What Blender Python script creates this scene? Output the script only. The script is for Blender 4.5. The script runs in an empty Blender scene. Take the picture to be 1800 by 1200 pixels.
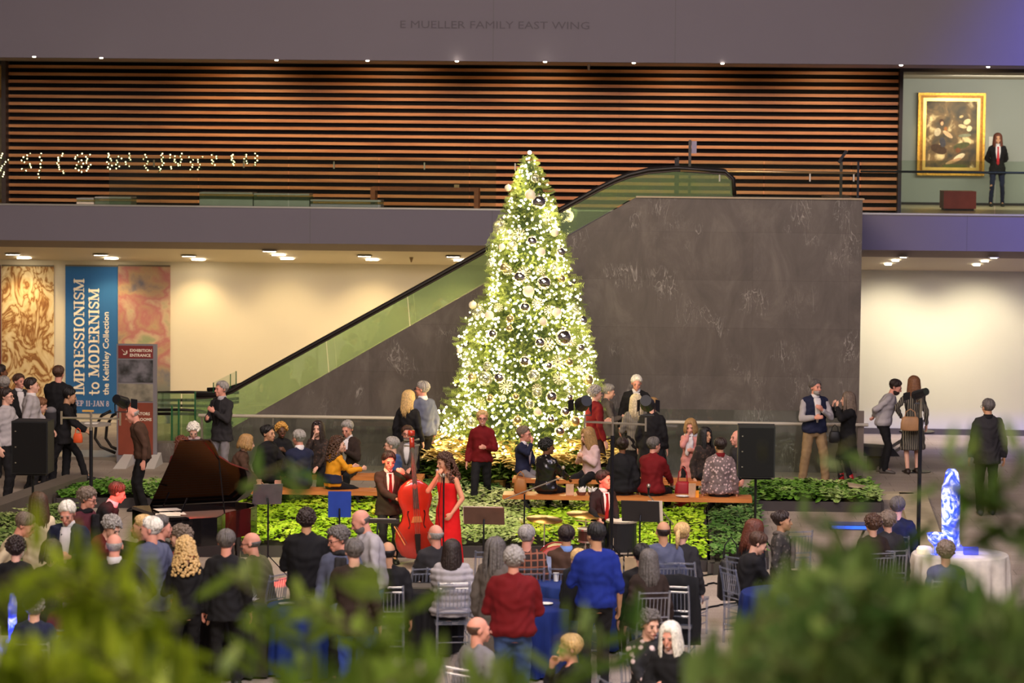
import bpy, math, random
import numpy as np
from mathutils import Vector, Matrix, noise
sc = bpy.context.scene
COL = sc.collection
rnd = random.Random(7)
R = math.radians
V = Vector
F = 5000.0
# ------------------------------------------------------------------ camera
CAMH = 5.9
PSI, RHO = R(2.9), 0.0095
TH = math.atan(355 / F)
fw = V((-math.sin(PSI) * math.cos(TH), math.cos(PSI) * math.cos(TH), -math.sin(TH)))
rt0 = V((math.cos(PSI), math.sin(PSI), 0))
up0 = rt0.cross(fw)
rt = rt0 * math.cos(RHO) + up0 * math.sin(RHO)
up = up0 * math.cos(RHO) - rt0 * math.sin(RHO)
CAM = V((0, 0, CAMH))
cd = bpy.data.cameras.new('camera'); co = bpy.data.objects.new('camera', cd); COL.objects.link(co)
co.matrix_world = Matrix(((rt.x, up.x, -fw.x, 0), (rt.y, up.y, -fw.y, 0), (rt.z, up.z, -fw.z, CAMH), (0, 0, 0, 1)))
cd.sensor_width = 36; cd.lens = 36 * F / 1800; cd.clip_end = 400
cd.dof.use_dof = True; cd.dof.focus_distance = 42; cd.dof.aperture_fstop = 2.1
sc.camera = co

def P(px, py, z=None, y=None, d=None):
    """the point of the place seen at a pixel: on a level plane z, an upright plane y, or at distance d"""
    r = fw + rt * ((px - 900) / F) + up * ((600 - py) / F)
    t = (z - CAMH) / r.z if z is not None else (y / r.y if y is not None else d)
    return CAM + r * t

# ------------------------------------------------------------------ materials
MATS = {}
def lin(c):
    return tuple(((x / 255) / 12.92 if x <= 10 else (((x / 255) + .055) / 1.055) ** 2.4) for x in c) + (1,)
def M(name, col=(128, 128, 128), rough=.7, metal=0, var=.18, vs=6.0, bump=0, emit=None, es=1.0, spec=.4, coat=0):
    key = (name, tuple(col), rough, metal, var, vs, bump, emit, es)
    if key in MATS: return MATS[key]
    m = bpy.data.materials.new(name); m.use_nodes = True; MATS[key] = m
    nt = m.node_tree; b = nt.nodes['Principled BSDF']
    c = lin(col)
    b.inputs['Roughness'].default_value = rough; b.inputs['Metallic'].default_value = metal
    b.inputs['Specular IOR Level'].default_value = spec; b.inputs['Coat Weight'].default_value = coat
    if var > 0 or bump > 0:
        tc = nt.nodes.new('ShaderNodeTexCoord'); nz = nt.nodes.new('ShaderNodeTexNoise')
        nz.inputs['Scale'].default_value = vs; nz.inputs['Detail'].default_value = 4
        nt.links.new(tc.outputs['Object'], nz.inputs['Vector'])
        rp = nt.nodes.new('ShaderNodeValToRGB')
        rp.color_ramp.elements[0].position = .3; rp.color_ramp.elements[1].position = .7
        rp.color_ramp.elements[0].color = tuple(x * (1 - var) for x in c[:3]) + (1,)
        rp.color_ramp.elements[1].color = tuple(min(1, x * (1 + var)) for x in c[:3]) + (1,)
        nt.links.new(nz.outputs['Fac'], rp.inputs['Fac']); nt.links.new(rp.outputs['Color'], b.inputs['Base Color'])
        if bump > 0:
            bp = nt.nodes.new('ShaderNodeBump'); bp.inputs['Strength'].default_value = bump; bp.inputs['Distance'].default_value = .02
            nt.links.new(nz.outputs['Fac'], bp.inputs['Height']); nt.links.new(bp.outputs['Normal'], b.inputs['Normal'])
    else:
        b.inputs['Base Color'].default_value = c
    if emit:
        b.inputs['Emission Color'].default_value = lin(emit); b.inputs['Emission Strength'].default_value = es
    return m
def glass_mat(name, tint=(200, 225, 205), refl=.08, haze=0.0, hazecol=(180, 200, 180)):
    key = ('glass', name)
    if key in MATS: return MATS[key]
    m = bpy.data.materials.new(name); m.use_nodes = True; MATS[key] = m
    nt = m.node_tree; nt.nodes.clear()
    out = nt.nodes.new('ShaderNodeOutputMaterial'); tr = nt.nodes.new('ShaderNodeBsdfTransparent'); gl = nt.nodes.new('ShaderNodeBsdfGlossy')
    tr.inputs['Color'].default_value = lin(tint); gl.inputs['Roughness'].default_value = .02
    mx = nt.nodes.new('ShaderNodeMixShader'); mx.inputs['Fac'].default_value = refl
    nt.links.new(tr.outputs[0], mx.inputs[1]); nt.links.new(gl.outputs[0], mx.inputs[2])
    last = mx
    if haze > 0:
        df = nt.nodes.new('ShaderNodeBsdfDiffuse'); df.inputs['Color'].default_value = lin(hazecol)
        m2 = nt.nodes.new('ShaderNodeMixShader'); m2.inputs['Fac'].default_value = haze
        nt.links.new(mx.outputs[0], m2.inputs[1]); nt.links.new(df.outputs[0], m2.inputs[2]); last = m2
    nt.links.new(last.outputs[0], out.inputs['Surface'])
    return m
def emis(name, col, s, samp=True):
    key = ('em', name)
    if key in MATS: return MATS[key]
    m = bpy.data.materials.new(name); m.use_nodes = True; MATS[key] = m
    nt = m.node_tree; nt.nodes.clear(); out = nt.nodes.new('ShaderNodeOutputMaterial'); e = nt.nodes.new('ShaderNodeEmission')
    e.inputs['Color'].default_value = lin(col); e.inputs['Strength'].default_value = s
    nt.links.new(e.outputs[0], out.inputs['Surface'])
    if not samp: m.cycles.emission_sampling = 'NONE'
    return m

# ------------------------------------------------------------------ mesh building
class MB:
    def __init__(s): s.v = []; s.f = []
    def add(s, vs, fs):
        o = len(s.v); s.v.extend([tuple(p) for p in vs]); s.f.extend([tuple(i + o for i in f) for f in fs]); return s
    def box(s, a, b):
        x0, y0, z0 = [min(p, q) for p, q in zip(a, b)]; x1, y1, z1 = [max(p, q) for p, q in zip(a, b)]
        return s.add([(x0, y0, z0), (x1, y0, z0), (x1, y1, z0), (x0, y1, z0), (x0, y0, z1), (x1, y0, z1), (x1, y1, z1), (x0, y1, z1)],
                     [(0, 3, 2, 1), (4, 5, 6, 7), (0, 1, 5, 4), (1, 2, 6, 5), (2, 3, 7, 6), (3, 0, 4, 7)])
    def bar(s, p, q, w, h=None):
        p, q = V(p), V(q); h = h or w; d = (q - p).normalized()
        u = d.cross(V((0, 0, 1)));  u = u.normalized() if u.length > 1e-4 else V((1, 0, 0)); n = u.cross(d)
        c = [u * w / 2 + n * h / 2, -u * w / 2 + n * h / 2, -u * w / 2 - n * h / 2, u * w / 2 - n * h / 2]
        return s.add([p + x for x in c] + [q + x for x in c], [(0, 1, 2, 3), (7, 6, 5, 4), (0, 4, 5, 1), (1, 5, 6, 2), (2, 6, 7, 3), (3, 7, 4, 0)])
    def cone(s, p, q, r0, r1, n=10, cap=True, flat=1.0, side=None):
        p, q = V(p), V(q); d = (q - p)
        if d.length < 1e-6: return s
        d.normalize(); u = V(side) if side is not None else (V((0, 0, 1)) if abs(d.z) < .9 else V((1, 0, 0)))
        u = (u - d * u.dot(d)).normalized(); w = d.cross(u)
        vs = []
        for c, r in ((p, r0), (q, r1)):
            for i in range(n):
                a = 2 * math.pi * i / n; vs.append(c + u * (math.cos(a) * r) + w * (math.sin(a) * r * flat))
        fs = [(i, (i + 1) % n, n + (i + 1) % n, n + i) for i in range(n)]
        if cap: fs += [tuple(range(n - 1, -1, -1)), tuple(range(n, 2 * n))]
        return s.add(vs, fs)
    def ball(s, c, r, n=10, m=7, rot=None):
        c = V(c); r = (r, r, r) if not hasattr(r, '__len__') else r
        vs = [V((0, 0, -r[2]))]
        for j in range(1, m):
            t = math.pi * j / m - math.pi / 2
            for i in range(n):
                a = 2 * math.pi * i / n; vs.append(V((math.cos(a) * math.cos(t) * r[0], math.sin(a) * math.cos(t) * r[1], math.sin(t) * r[2])))
        vs.append(V((0, 0, r[2])))
        fs = [(0, 1 + (i + 1) % n, 1 + i) for i in range(n)]
        for j in range(m - 2):
            for i in range(n):
                a = 1 + j * n; fs.append((a + i, a + (i + 1) % n, a + n + (i + 1) % n, a + n + i))
        a = 1 + (m - 2) * n; e = len(vs) - 1
        fs += [(a + i, a + (i + 1) % n, e) for i in range(n)]
        if rot is not None: vs = [rot @ x for x in vs]
        return s.add([x + c for x in vs], fs)
    def caps(s, p, q, r0, r1, n=10):
        s.cone(p, q, r0, r1, n); s.ball(p, r0, n, 6); s.ball(q, r1, n, 6); return s
    def loft(s, rings, cap=True):
        """rings: list of equal-length point lists"""
        n = len(rings[0]); vs = [p for r in rings for p in r]; fs = []
        for j in range(len(rings) - 1):
            for i in range(n): fs.append((j * n + i, j * n + (i + 1) % n, (j + 1) * n + (i + 1) % n, (j + 1) * n + i))
        if cap: fs += [tuple(range(n - 1, -1, -1)), tuple(range((len(rings) - 1) * n, len(rings) * n))]
        return s.add(vs, fs)
    def tube(s, pts, r, n=6, cap=True):
        pts = [V(p) for p in pts]; rs = r if hasattr(r, '__len__') else [r] * len(pts)
        rings = []; u = None
        for i, p in enumerate(pts):
            d = (pts[min(i + 1, len(pts) - 1)] - pts[max(i - 1, 0)]).normalized()
            if u is None: u = V((0, 0, 1)) if abs(d.z) < .9 else V((1, 0, 0))
            u = (u - d * u.dot(d)); u = u.normalized() if u.length > 1e-5 else V((1, 0, 0)); w = d.cross(u)
            rings.append([p + u * (math.cos(2 * math.pi * k / n) * rs[i]) + w * (math.sin(2 * math.pi * k / n) * rs[i]) for k in range(n)])
        return s.loft(rings, cap)
    def prism(s, poly, off):
        """extrude a polygon (3D points) by a vector"""
        off = V(off); n = len(poly); a = [V(p) for p in poly]
        return s.add(a + [p + off for p in a], [tuple(range(n)), tuple(range(2 * n - 1, n - 1, -1))] + [(i, n + i, n + (i + 1) % n, (i + 1) % n) for i in range(n)])
    def lathe(s, c, prof, n=20):
        c = V(c); rings = [[c + V((math.cos(2 * math.pi * k / n) * r, math.sin(2 * math.pi * k / n) * r, z)) for k in range(n)] for r, z in prof]
        return s.loft(rings)
    def build(s, name, mat, parent=None, smooth=False, world=True):
        me = bpy.data.meshes.new(name)
        off = V(parent.location) if (parent is not None and world) else V((0, 0, 0))
        vs = [(x - off.x, y - off.y, z - off.z) for x, y, z in s.v] if off.length else s.v
        me.from_pydata(vs, [], s.f); me.materials.append(mat)
        if smooth: me.polygons.foreach_set('use_smooth', [True] * len(me.polygons))
        o = bpy.data.objects.new(name, me); COL.objects.link(o)
        if parent is not None: o.parent = parent
        return o
    def single(s, name, mat, label, cat, group=None, smooth=False, kind=None):
        """a thing that is one mesh; origin at its base"""
        n = len(s.v); cx = sum(p[0] for p in s.v) / n; cy = sum(p[1] for p in s.v) / n; cz = min(p[2] for p in s.v)
        s.v = [(x - cx, y - cy, z - cz) for x, y, z in s.v]
        o = s.build(name, mat, None, smooth); o.location = (cx, cy, cz); tag(o, label, cat, group, kind); return o
def tag(o, label=None, cat=None, group=None, kind=None):
    if label: o['label'] = label
    if cat: o['category'] = cat
    if group: o['group'] = group
    if kind: o['kind'] = kind
    return o
def thing(name, label, cat, loc=(0, 0, 0), rz=0, group=None):
    o = bpy.data.objects.new(name, None); COL.objects.link(o); o.location = loc; o.rotation_euler = (0, 0, rz)
    return tag(o, label, cat, group)
def struct(name, mb, mat, parent=None, smooth=False):
    o = mb.build(name, mat, parent, smooth)
    if parent is None: o['kind'] = 'structure'
    return o
def copy_tree(root, loc, rz=None, label=None, group=None, scale=None):
    c = root.copy(); COL.objects.link(c); c.location = loc
    if rz is not None: c.rotation_euler = (0, 0, rz)
    if scale is not None: c.scale = (scale,) * 3
    if label: c['label'] = label
    if group: c['group'] = group
    for ch in root.children:
        d = ch.copy(); COL.objects.link(d); d.parent = c
        for g in ch.children:
            e = g.copy(); COL.objects.link(e); e.parent = d
    return c
def bulk(name, verts, faces, mat, parent=None, smooth=False):
    me = bpy.data.meshes.new(name); me.from_pydata(verts, [], faces); me.materials.append(mat)
    if smooth: me.polygons.foreach_set('use_smooth', [True] * len(me.polygons))
    o = bpy.data.objects.new(name, me); COL.objects.link(o)
    if parent is not None: o.parent = parent
    return o
def text(s, name, size, mat, loc, rot, parent=None, off=0.0, align='LEFT', ext=.004, sx=1.0):
    c = bpy.data.curves.new(name, 'FONT'); c.body = s; c.size = size; c.extrude = ext; c.offset = off; c.align_x = align; c.resolution_u = 2
    o = bpy.data.objects.new(name, c); COL.objects.link(o); c.materials.append(mat)
    o.rotation_euler = rot; o.scale = (sx, 1, 1)
    o.location = V(loc) - (V(parent.location) if parent is not None else V((0, 0, 0)))
    if parent is not None: o.parent = parent
    TEXTS.append(o); return o
TEXTS = []
def spot(name, loc, tgt, power, col=(255, 255, 255), ang=60, rad=.1, blend=.5):
    l = bpy.data.lights.new(name, 'SPOT'); l.energy = power; l.color = lin(col)[:3]; l.spot_size = R(ang); l.spot_blend = blend; l.shadow_soft_size = rad
    o = bpy.data.objects.new(name, l); COL.objects.link(o); o.location = loc
    o.rotation_euler = (V(tgt) - V(loc)).to_track_quat('-Z', 'Y').to_euler(); return o
def area(name, loc, tgt, power, size, col=(255, 255, 255), size_y=None):
    l = bpy.data.lights.new(name, 'AREA'); l.energy = power; l.color = lin(col)[:3]; l.size = size
    if size_y: l.shape = 'RECTANGLE'; l.size_y = size_y
    o = bpy.data.objects.new(name, l); COL.objects.link(o); o.location = loc
    o.rotation_euler = (V(tgt) - V(loc)).to_track_quat('-Z', 'Y').to_euler(); return o
def point(name, loc, power, col=(255, 255, 255), rad=.05):
    l = bpy.data.lights.new(name, 'POINT'); l.energy = power; l.color = lin(col)[:3]; l.shadow_soft_size = rad
    o = bpy.data.objects.new(name, l); COL.objects.link(o); o.location = loc; return o
DARKMETAL = M('black_powder_coated_metal', (22, 22, 24), .45, .3, var=0)
STEEL = M('brushed_steel', (190, 182, 165), .3, .9, var=0)
# ================================================================== the setting
YS, YF, YB, YSL, YG = 50.9, 55.5, 57.9, 58.3, 67.5
Z2 = 4.456
def X(px, py, y): return P(px, py, y=y).x
def Z(px, py, y): return P(px, py, y=y).z
def noise_mat(name, build):
    m = bpy.data.materials.new(name); m.use_nodes = True; nt = m.node_tree; b = nt.nodes['Principled BSDF']
    tc = nt.nodes.new('ShaderNodeTexCoord'); build(nt, b, tc); return m
def nd(nt, t, **kw):
    n = nt.nodes.new(t)
    for k, v in kw.items():
        if k in ('Scale', 'Detail', 'Distortion', 'Roughness'): n.inputs[k].default_value = v
        else: setattr(n, k, v)
    return n
def ramp(nt, src, stops):
    r = nt.nodes.new('ShaderNodeValToRGB'); cr = r.color_ramp
    cr.elements[0].position, cr.elements[0].color = stops[0][0], lin(stops[0][1])
    cr.elements[1].position, cr.elements[1].color = stops[-1][0], lin(stops[-1][1])
    for p, c in stops[1:-1]:
        e = cr.elements.new(p); e.color = lin(c)
    nt.links.new(src, r.inputs['Fac']); return r
def mapping(nt, tc, scale, out='Object', rot=(0, 0, 0)):
    mp = nt.nodes.new('ShaderNodeMapping'); mp.inputs['Scale'].default_value = scale; mp.inputs['Rotation'].default_value = rot
    nt.links.new(tc.outputs[out], mp.inputs['Vector']); return mp
# floor
def f_floor(nt, b, tc):
    n = nd(nt, 'ShaderNodeTexNoise', Scale=.6, Detail=6); nt.links.new(tc.outputs['Object'], n.inputs['Vector'])
    n2 = nd(nt, 'ShaderNodeTexNoise', Scale=60, Detail=2); nt.links.new(tc.outputs['Object'], n2.inputs['Vector'])
    br = nd(nt, 'ShaderNodeTexBrick'); br.inputs['Scale'].default_value = .55; br.inputs['Mortar Size'].default_value = .004; br.offset = .5
    br.inputs['Color1'].default_value = lin((192, 178, 162)); br.inputs['Color2'].default_value = lin((182, 168, 152)); br.inputs['Mortar'].default_value = lin((150, 138, 124))
    nt.links.new(tc.outputs['Object'], br.inputs['Vector'])
    r = ramp(nt, n.outputs['Fac'], [(.3, (215, 212, 210)), (.7, (255, 255, 255))])
    mx = nt.nodes.new('ShaderNodeMix'); mx.data_type = 'RGBA'; mx.blend_type = 'MULTIPLY'; mx.inputs['Factor'].default_value = 1
    nt.links.new(br.outputs['Color'], mx.inputs['A']); nt.links.new(r.outputs['Color'], mx.inputs['B'])
    r2 = ramp(nt, n2.outputs['Fac'], [(.35, (215, 215, 215)), (.65, (255, 255, 255))])
    m2 = nt.nodes.new('ShaderNodeMix'); m2.data_type = 'RGBA'; m2.blend_type = 'MULTIPLY'; m2.inputs['Factor'].default_value = 1
    nt.links.new(mx.outputs['Result'], m2.inputs['A']); nt.links.new(r2.outputs['Color'], m2.inputs['B'])
    nt.links.new(m2.outputs['Result'], b.inputs['Base Color']); b.inputs['Roughness'].default_value = .62; b.inputs['Specular IOR Level'].default_value = .2
FLOOR = noise_mat('honed_stone_floor', f_floor)
struct('floor', MB().box((-22, -4, -.2), (22, 70, 0)), FLOOR)
# dark veined stone of the escalator block
def f_slate(nt, b, tc):
    n = nd(nt, 'ShaderNodeTexNoise', Scale=1.1, Detail=12, Distortion=.6); n.inputs['Roughness'].default_value = .68
    nt.links.new(mapping(nt, tc, (1.6, 1, .8), rot=(0, R(20), 0)).outputs[0], n.inputs['Vector'])
    base = ramp(nt, n.outputs['Fac'], [(.3, (76, 68, 60)), (.5, (90, 81, 73)), (.72, (112, 103, 93))])
    def veins(sc_, rot, dist, lo, hi):
        w = nd(nt, 'ShaderNodeTexNoise', Scale=sc_, Detail=3, Distortion=dist)
        nt.links.new(mapping(nt, tc, (2.2, 1, .55), rot=(0, R(rot), 0)).outputs[0], w.inputs['Vector'])
        a = nt.nodes.new('ShaderNodeMath'); a.operation = 'SUBTRACT'; a.inputs[1].default_value = .5; nt.links.new(w.outputs['Fac'], a.inputs[0])
        c = nt.nodes.new('ShaderNodeMath'); c.operation = 'ABSOLUTE'; nt.links.new(a.outputs[0], c.inputs[0])
        return ramp(nt, c.outputs[0], [(lo, (255, 255, 255)), (hi, (0, 0, 0))])
    v1 = veins(1.9, 33, 1.2, .0, .012); v2 = veins(3.6, 24, 2.0, .0, .018)
    msk = nd(nt, 'ShaderNodeTexNoise', Scale=1.3, Detail=3); nt.links.new(tc.outputs['Object'], msk.inputs['Vector'])
    mr = ramp(nt, msk.outputs['Fac'], [(.54, (0, 0, 0)), (.66, (255, 255, 255))])
    ml = nt.nodes.new('ShaderNodeMix'); ml.data_type = 'RGBA'; ml.blend_type = 'LIGHTEN'; ml.inputs['Factor'].default_value = .6
    nt.links.new(v1.outputs['Color'], ml.inputs['A']); nt.links.new(v2.outputs['Color'], ml.inputs['B'])
    mm = nt.nodes.new('ShaderNodeMix'); mm.data_type = 'RGBA'; mm.blend_type = 'MULTIPLY'; mm.inputs['Factor'].default_value = 1
    nt.links.new(ml.outputs['Result'], mm.inputs['A']); nt.links.new(mr.outputs['Color'], mm.inputs['B'])
    sc2 = nt.nodes.new('ShaderNodeMath'); sc2.operation = 'MULTIPLY'; sc2.inputs[1].default_value = .5; nt.links.new(mm.outputs['Result'], sc2.inputs[0])
    # slabs 1.7 m wide, slightly different tones
    br = nd(nt, 'ShaderNodeTexBrick'); br.inputs['Scale'].default_value = .42; br.inputs['Mortar Size'].default_value = .0015; br.offset = 0; br.inputs['Row Height'].default_value = .36; br.inputs['Brick Width'].default_value = .72
    br.inputs['Color1'].default_value = lin((255, 255, 255)); br.inputs['Color2'].default_value = lin((236, 234, 232)); br.inputs['Mortar'].default_value = lin((215, 213, 211))
    nt.links.new(mapping(nt, tc, (1, 1, 1), rot=(R(-90), 0, 0)).outputs[0], br.inputs['Vector'])
    mb = nt.nodes.new('ShaderNodeMix'); mb.data_type = 'RGBA'; mb.blend_type = 'MULTIPLY'; mb.inputs['Factor'].default_value = 1
    nt.links.new(base.outputs['Color'], mb.inputs['A']); nt.links.new(br.outputs['Color'], mb.inputs['B'])
    fin = nt.nodes.new('ShaderNodeMix'); fin.data_type = 'RGBA'; nt.links.new(sc2.outputs[0], fin.inputs['Factor'])
    nt.links.new(mb.outputs['Result'], fin.inputs['A']); fin.inputs['B'].default_value = lin((196, 188, 178))
    nt.links.new(fin.outputs['Result'], b.inputs['Base Color']); b.inputs['Roughness'].default_value = .5
SLATE = noise_mat('dark_veined_stone', f_slate)
xr = X(1512, 600, YS); zt = Z(1300, 349, YS)
x_knee = X(1118, 347, YS)
a = P(985, 420, y=YS); b_ = P(437, 735, y=YS)
sl = (x_knee - b_.x) / (zt - b_.z)
x_toe = b_.x - sl * b_.z
x_cut = b_.x - sl * (b_.z - .0)
mb = MB()
poly = [(xr, YS, 0), (xr, YS, zt), (x_knee, YS, zt), (x_toe + .35 * sl, YS, .35), (x_toe + .35 * sl - .9, YS, .35), (x_toe + .35 * sl - .9, YS, 0)]
mb.prism(poly, (0, .45, 0))
struct('wall_escalator', mb, SLATE)
mb = MB().box((xr - .45, YS + .45, 0), (xr, YF + .3, zt))
struct('wall_escalator_end', mb, SLATE)
struct('trim_1', MB().box((x_knee, YS - .03, zt), (xr + .03, YS + .5, zt + .025)), M('stone_coping', (168, 150, 122), .4, var=.05))  # pale strip: light along the wall's top edge put into its colour
# fascias
GREYP = M('grey_painted_plaster', (122, 116, 124), .8, var=.02, vs=1)
zf1, zf0 = Z(900, 370, YF), Z(900, 432, YF)
mb = MB()
mb.box((-16, YF, zf0), (16, YF + .3, zf1))
mb.v = [(x, y, z + (.0 if z > zf0 + .01 else .0)) for x, y, z in mb.v]
struct('slab_upper_floor', mb, GREYP)
struct('floor_upper', MB().box((-16, YF + .3, Z2 - .2), (16, YG + .5, Z2)), M('pale_oak_gallery_floor', (176, 160, 130), .35, var=.1, vs=2))
struct('trim_2', MB().box((-16, YF - .02, zf1), (16, YF + .3, zf1 + .03)), M('steel_edge_trim', (186, 184, 176), .35, .6, var=0))
CREAM = M('warm_white_plaster', (214, 202, 172), .8, var=.02, vs=1)
WHITE = M('white_plaster', (206, 204, 190), .8, var=.02, vs=1)
# sloping soffit of the lower level
zc0 = Z(900, 444, YF + .4); zc1 = Z(900, 467, YB)
mb = MB(); mb.add([(-16, YF + .004, zf0), (16, YF + .004, zf0), (16, YF + .4, zc0), (-16, YF + .4, zc0), (-16, YF + .004, zf0 + .06), (16, YF + .004, zf0 + .06), (16, YF + .4, zf0 + .06), (-16, YF + .4, zf0 + .06)],
                  [(0, 3, 2, 1), (4, 5, 6, 7), (0, 1, 5, 4), (1, 2, 6, 5), (2, 3, 7, 6), (3, 0, 4, 7)])
struct('ceiling_reveal', mb, M('taupe_plaster', (136, 122, 108), .8, var=.02))
mb = MB(); mb.add([(-16, YF + .4, zc0), (16, YF + .4, zc0), (16, YB, zc1), (-16, YB, zc1), (-16, YF + .4, zc0 + .3), (16, YF + .4, zc0 + .3), (16, YB, zc1 + .3), (-16, YB, zc1 + .3)],
                  [(0, 3, 2, 1), (4, 5, 6, 7), (0, 1, 5, 4), (1, 2, 6, 5), (2, 3, 7, 6), (3, 0, 4, 7)])
struct('ceiling_lower', mb, CREAM)
struct('wall_lower_left', MB().box((-16, YB, 0), (xr - 1.5, YB + .2, zc1 + .4)), CREAM)
struct('wall_lower_right', MB().box((xr - 1.5, YB, 0), (16, YB + .2, zc1 + .4)), WHITE)
struct('baseboard_lower', MB().box((xr - .2, YB - .03, 0), (16, YB, .12)), M('dark_bronze_skirting', (84, 78, 76), .5, var=0))
# upper fascia, its ceiling
zu0 = Z(900, 108, YF)
struct('wall_upper_fascia', MB().box((-16, YF, zu0), (16, YF + .3, zu0 + 5.5)), GREYP)
struct('ceiling_upper', MB().box((-16, YF + .3, zu0), (16, YG + .5, zu0 + .2)), M('pale_soffit', (170, 165, 150), .8, var=0))
for i, px in enumerate((867, 1187)):
    x = X(px, 60, YF); struct('trim_%d' % (3 + i), MB().box((x - .006, YF - .003, zu0), (x + .006, YF, zu0 + 5.4)), M('joint_shadow', (110, 106, 108), .9, var=0))
for i, px in enumerate((545, 865, 1700)):
    x = X(px, 400, YF); struct('trim_%d' % (5 + i), MB().box((x - .006, YF - .003, zf0), (x + .006, YF, zf1)), M('joint_shadow', (110, 106, 108), .9, var=0))
# slatted timber wall
xs0, xs1 = X(15, 240, YSL), X(1578, 240, YSL)
BLACKW = M('black_backing', (14, 11, 10), .9, var=0)
sw = struct('wall_slatted', MB().box((xs0 - .05, YSL + .14, Z2), (xs1 + .05, YSL + .3, zu0)), BLACKW)
def f_wood(nt, b, tc):
    n = nd(nt, 'ShaderNodeTexNoise', Scale=1.0, Detail=8, Distortion=.4); nt.links.new(mapping(nt, tc, (.8, 6, 14)).outputs[0], n.inputs['Vector'])
    r = ramp(nt, n.outputs['Fac'], [(.3, (176, 112, 62)), (.5, (206, 140, 82)), (.7, (226, 164, 102))])
    nt.links.new(r.outputs['Color'], b.inputs['Base Color']); b.inputs['Roughness'].default_value = .45
WOOD = noise_mat('warm_oiled_timber', f_wood)
z = zu0 - .075; pitch = .1525; k = 0
while z - .06 > Z2 + .02:
    mb = MB(); x = xs0
    while x < xs1:
        x2 = min(xs1, x + 3.15); mb.box((x + .002, YSL, z - .062), (x2 - .002, YSL + .1, z)); x = x2
    o = mb.build('slat', WOOD, sw); z -= pitch; k += 1
struct('column_left', MB().box((xs0 - .09, YSL - .25, Z2), (xs0 - .002, YSL + .3, zu0)), M('dark_bronze_panel', (74, 62, 54), .5, var=.05))
struct('column_right', MB().box((xs1 + .002, YSL - .25, Z2), (xs1 + .07, YSL + .3, zu0)), M('dark_bronze_panel_2', (48, 42, 40), .5, var=.05))
struct('beam_gallery', MB().box((xs1 + .07, YSL - .2, zu0 - .07), (16, YSL + .3, zu0)), M('dark_bronze_panel_3', (56, 50, 42), .5, var=.05))
struct('beam_gallery_left', MB().box((-16, YSL - .2, zu0 - .07), (xs0 - .09, YSL + .3, zu0)), M('dark_bronze_panel_3', (56, 50, 42), .5, var=.05))
# picture galleries beyond
GALG = M('grey_green_gallery_paint', (160, 166, 158), .8, var=.03, vs=.8)
struct('wall_gallery_right', MB().box((xs1 - .5, YG, Z2), (16, YG + .2, zu0)), GALG)
struct('wall_gallery_side', MB().box((xs1 + .07, YSL + .3, Z2), (xs1 + .12, YG, zu0)), GALG)
struct('wall_gallery_left', MB().box((-16, YSL + 2, Z2), (xs0 - .1, YSL + 2.2, zu0)), M('ochre_gallery_paint', (205, 160, 90), .8, var=.05))
struct('baseboard_gallery', MB().box((xs1 + .12, YG - .02, Z2), (16, YG, Z2 + .06)), M('black_skirting', (40, 34, 32), .5, var=0))
# unseen sides of the hall keep its light in
HALL = M('hall_side_plaster', (120, 114, 112), .9, var=0)
struct('wall_left', MB().box((-18.2, -4, 0), (-18, YG + 1, 15)), HALL)
struct('wall_right', MB().box((18, -4, 0), (18.2, YG + 1, 15)), HALL)
struct('wall_back', MB().box((-18, -4.2, 0), (18, -4, 15)), HALL)
struct('ceiling', MB().box((-18, -4, 15), (18, YG + 1, 15.2)), HALL)

# lettering on the upper fascia (tone on tone)
tl = P(702, 49, y=YF); tr = P(1034, 57, y=YF)
fl = text('E MUELLER FAMILY EAST WING', 'fascia_lettering', .205, M('raised_grey_lettering', (100, 94, 100), .8, var=0), (tl.x, YF - .01, tl.z), (R(90), 0, 0), ext=.004, sx=1.0)
FASCIA_TEXT = (fl, tr.x - tl.x)
tag(fl, 'tone on tone grey lettering naming the wing on the upper fascia', 'lettering')

# downlights in the sloping soffit
GLOW = emis('lamp_lens', (255, 240, 215), 14)
def soffit_pt(px, py):
    # intersect with the sloping ceiling plane
    r = P(px, py, d=1) - CAM; n = V((0, zc1 - zc0, -(YB - YF - .4)))
    p0 = V((0, YF + .4, zc0)); t = (p0 - CAM).dot(n) / r.dot(n); return CAM + r * t
dl = [(33, 449, 2), (187, 450, 2), (341, 452, 2), (490, 447, 3), (648, 452, 2), (803, 453, 2), (1574, 457, 3), (1731, 458, 3)]
for i, (px, py, k) in enumerate(dl):
    c = soffit_pt(px, py)
    t = thing('ceiling_downlight', ['recessed twin downlight above the drawing banner', 'recessed twin downlight above the blue banner', 'recessed twin downlight beside the cloudy landscape banner', 'recessed triple downlight in the cream soffit over the escalator foot',
              'recessed twin downlight in the soffit between the triple one and the tree', 'recessed twin downlight where the escalator handrail meets the soffit', 'recessed triple downlight beside the dark stone wall', 'recessed triple downlight above the man in the dark suit'][i], 'ceiling light', c, group='downlights in the lower soffit')
    sgn = -1 if px > 1000 else 1
    slope = (zc1 - zc0) / (YB - YF - .4)
    for j in range(k):
        dy = (j - (k - 1) / 2) * .62
        cc = V((c.x + sgn * dy * .16, c.y + dy * .9, c.z + dy * .9 * slope - .012))
        w = .12 if px < 1000 else .06
        MB().box(cc - V((w, .12, .01)), cc + V((w, .12, .006))).build('lens', GLOW, t)
        if j == 0: MB().box(cc - V((w + .03, .16, .002)), cc + V((w + .03, .16, .012))).build('trim_plate', M('white_lamp_trim', (220, 215, 200), .5, var=0), t)
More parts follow.
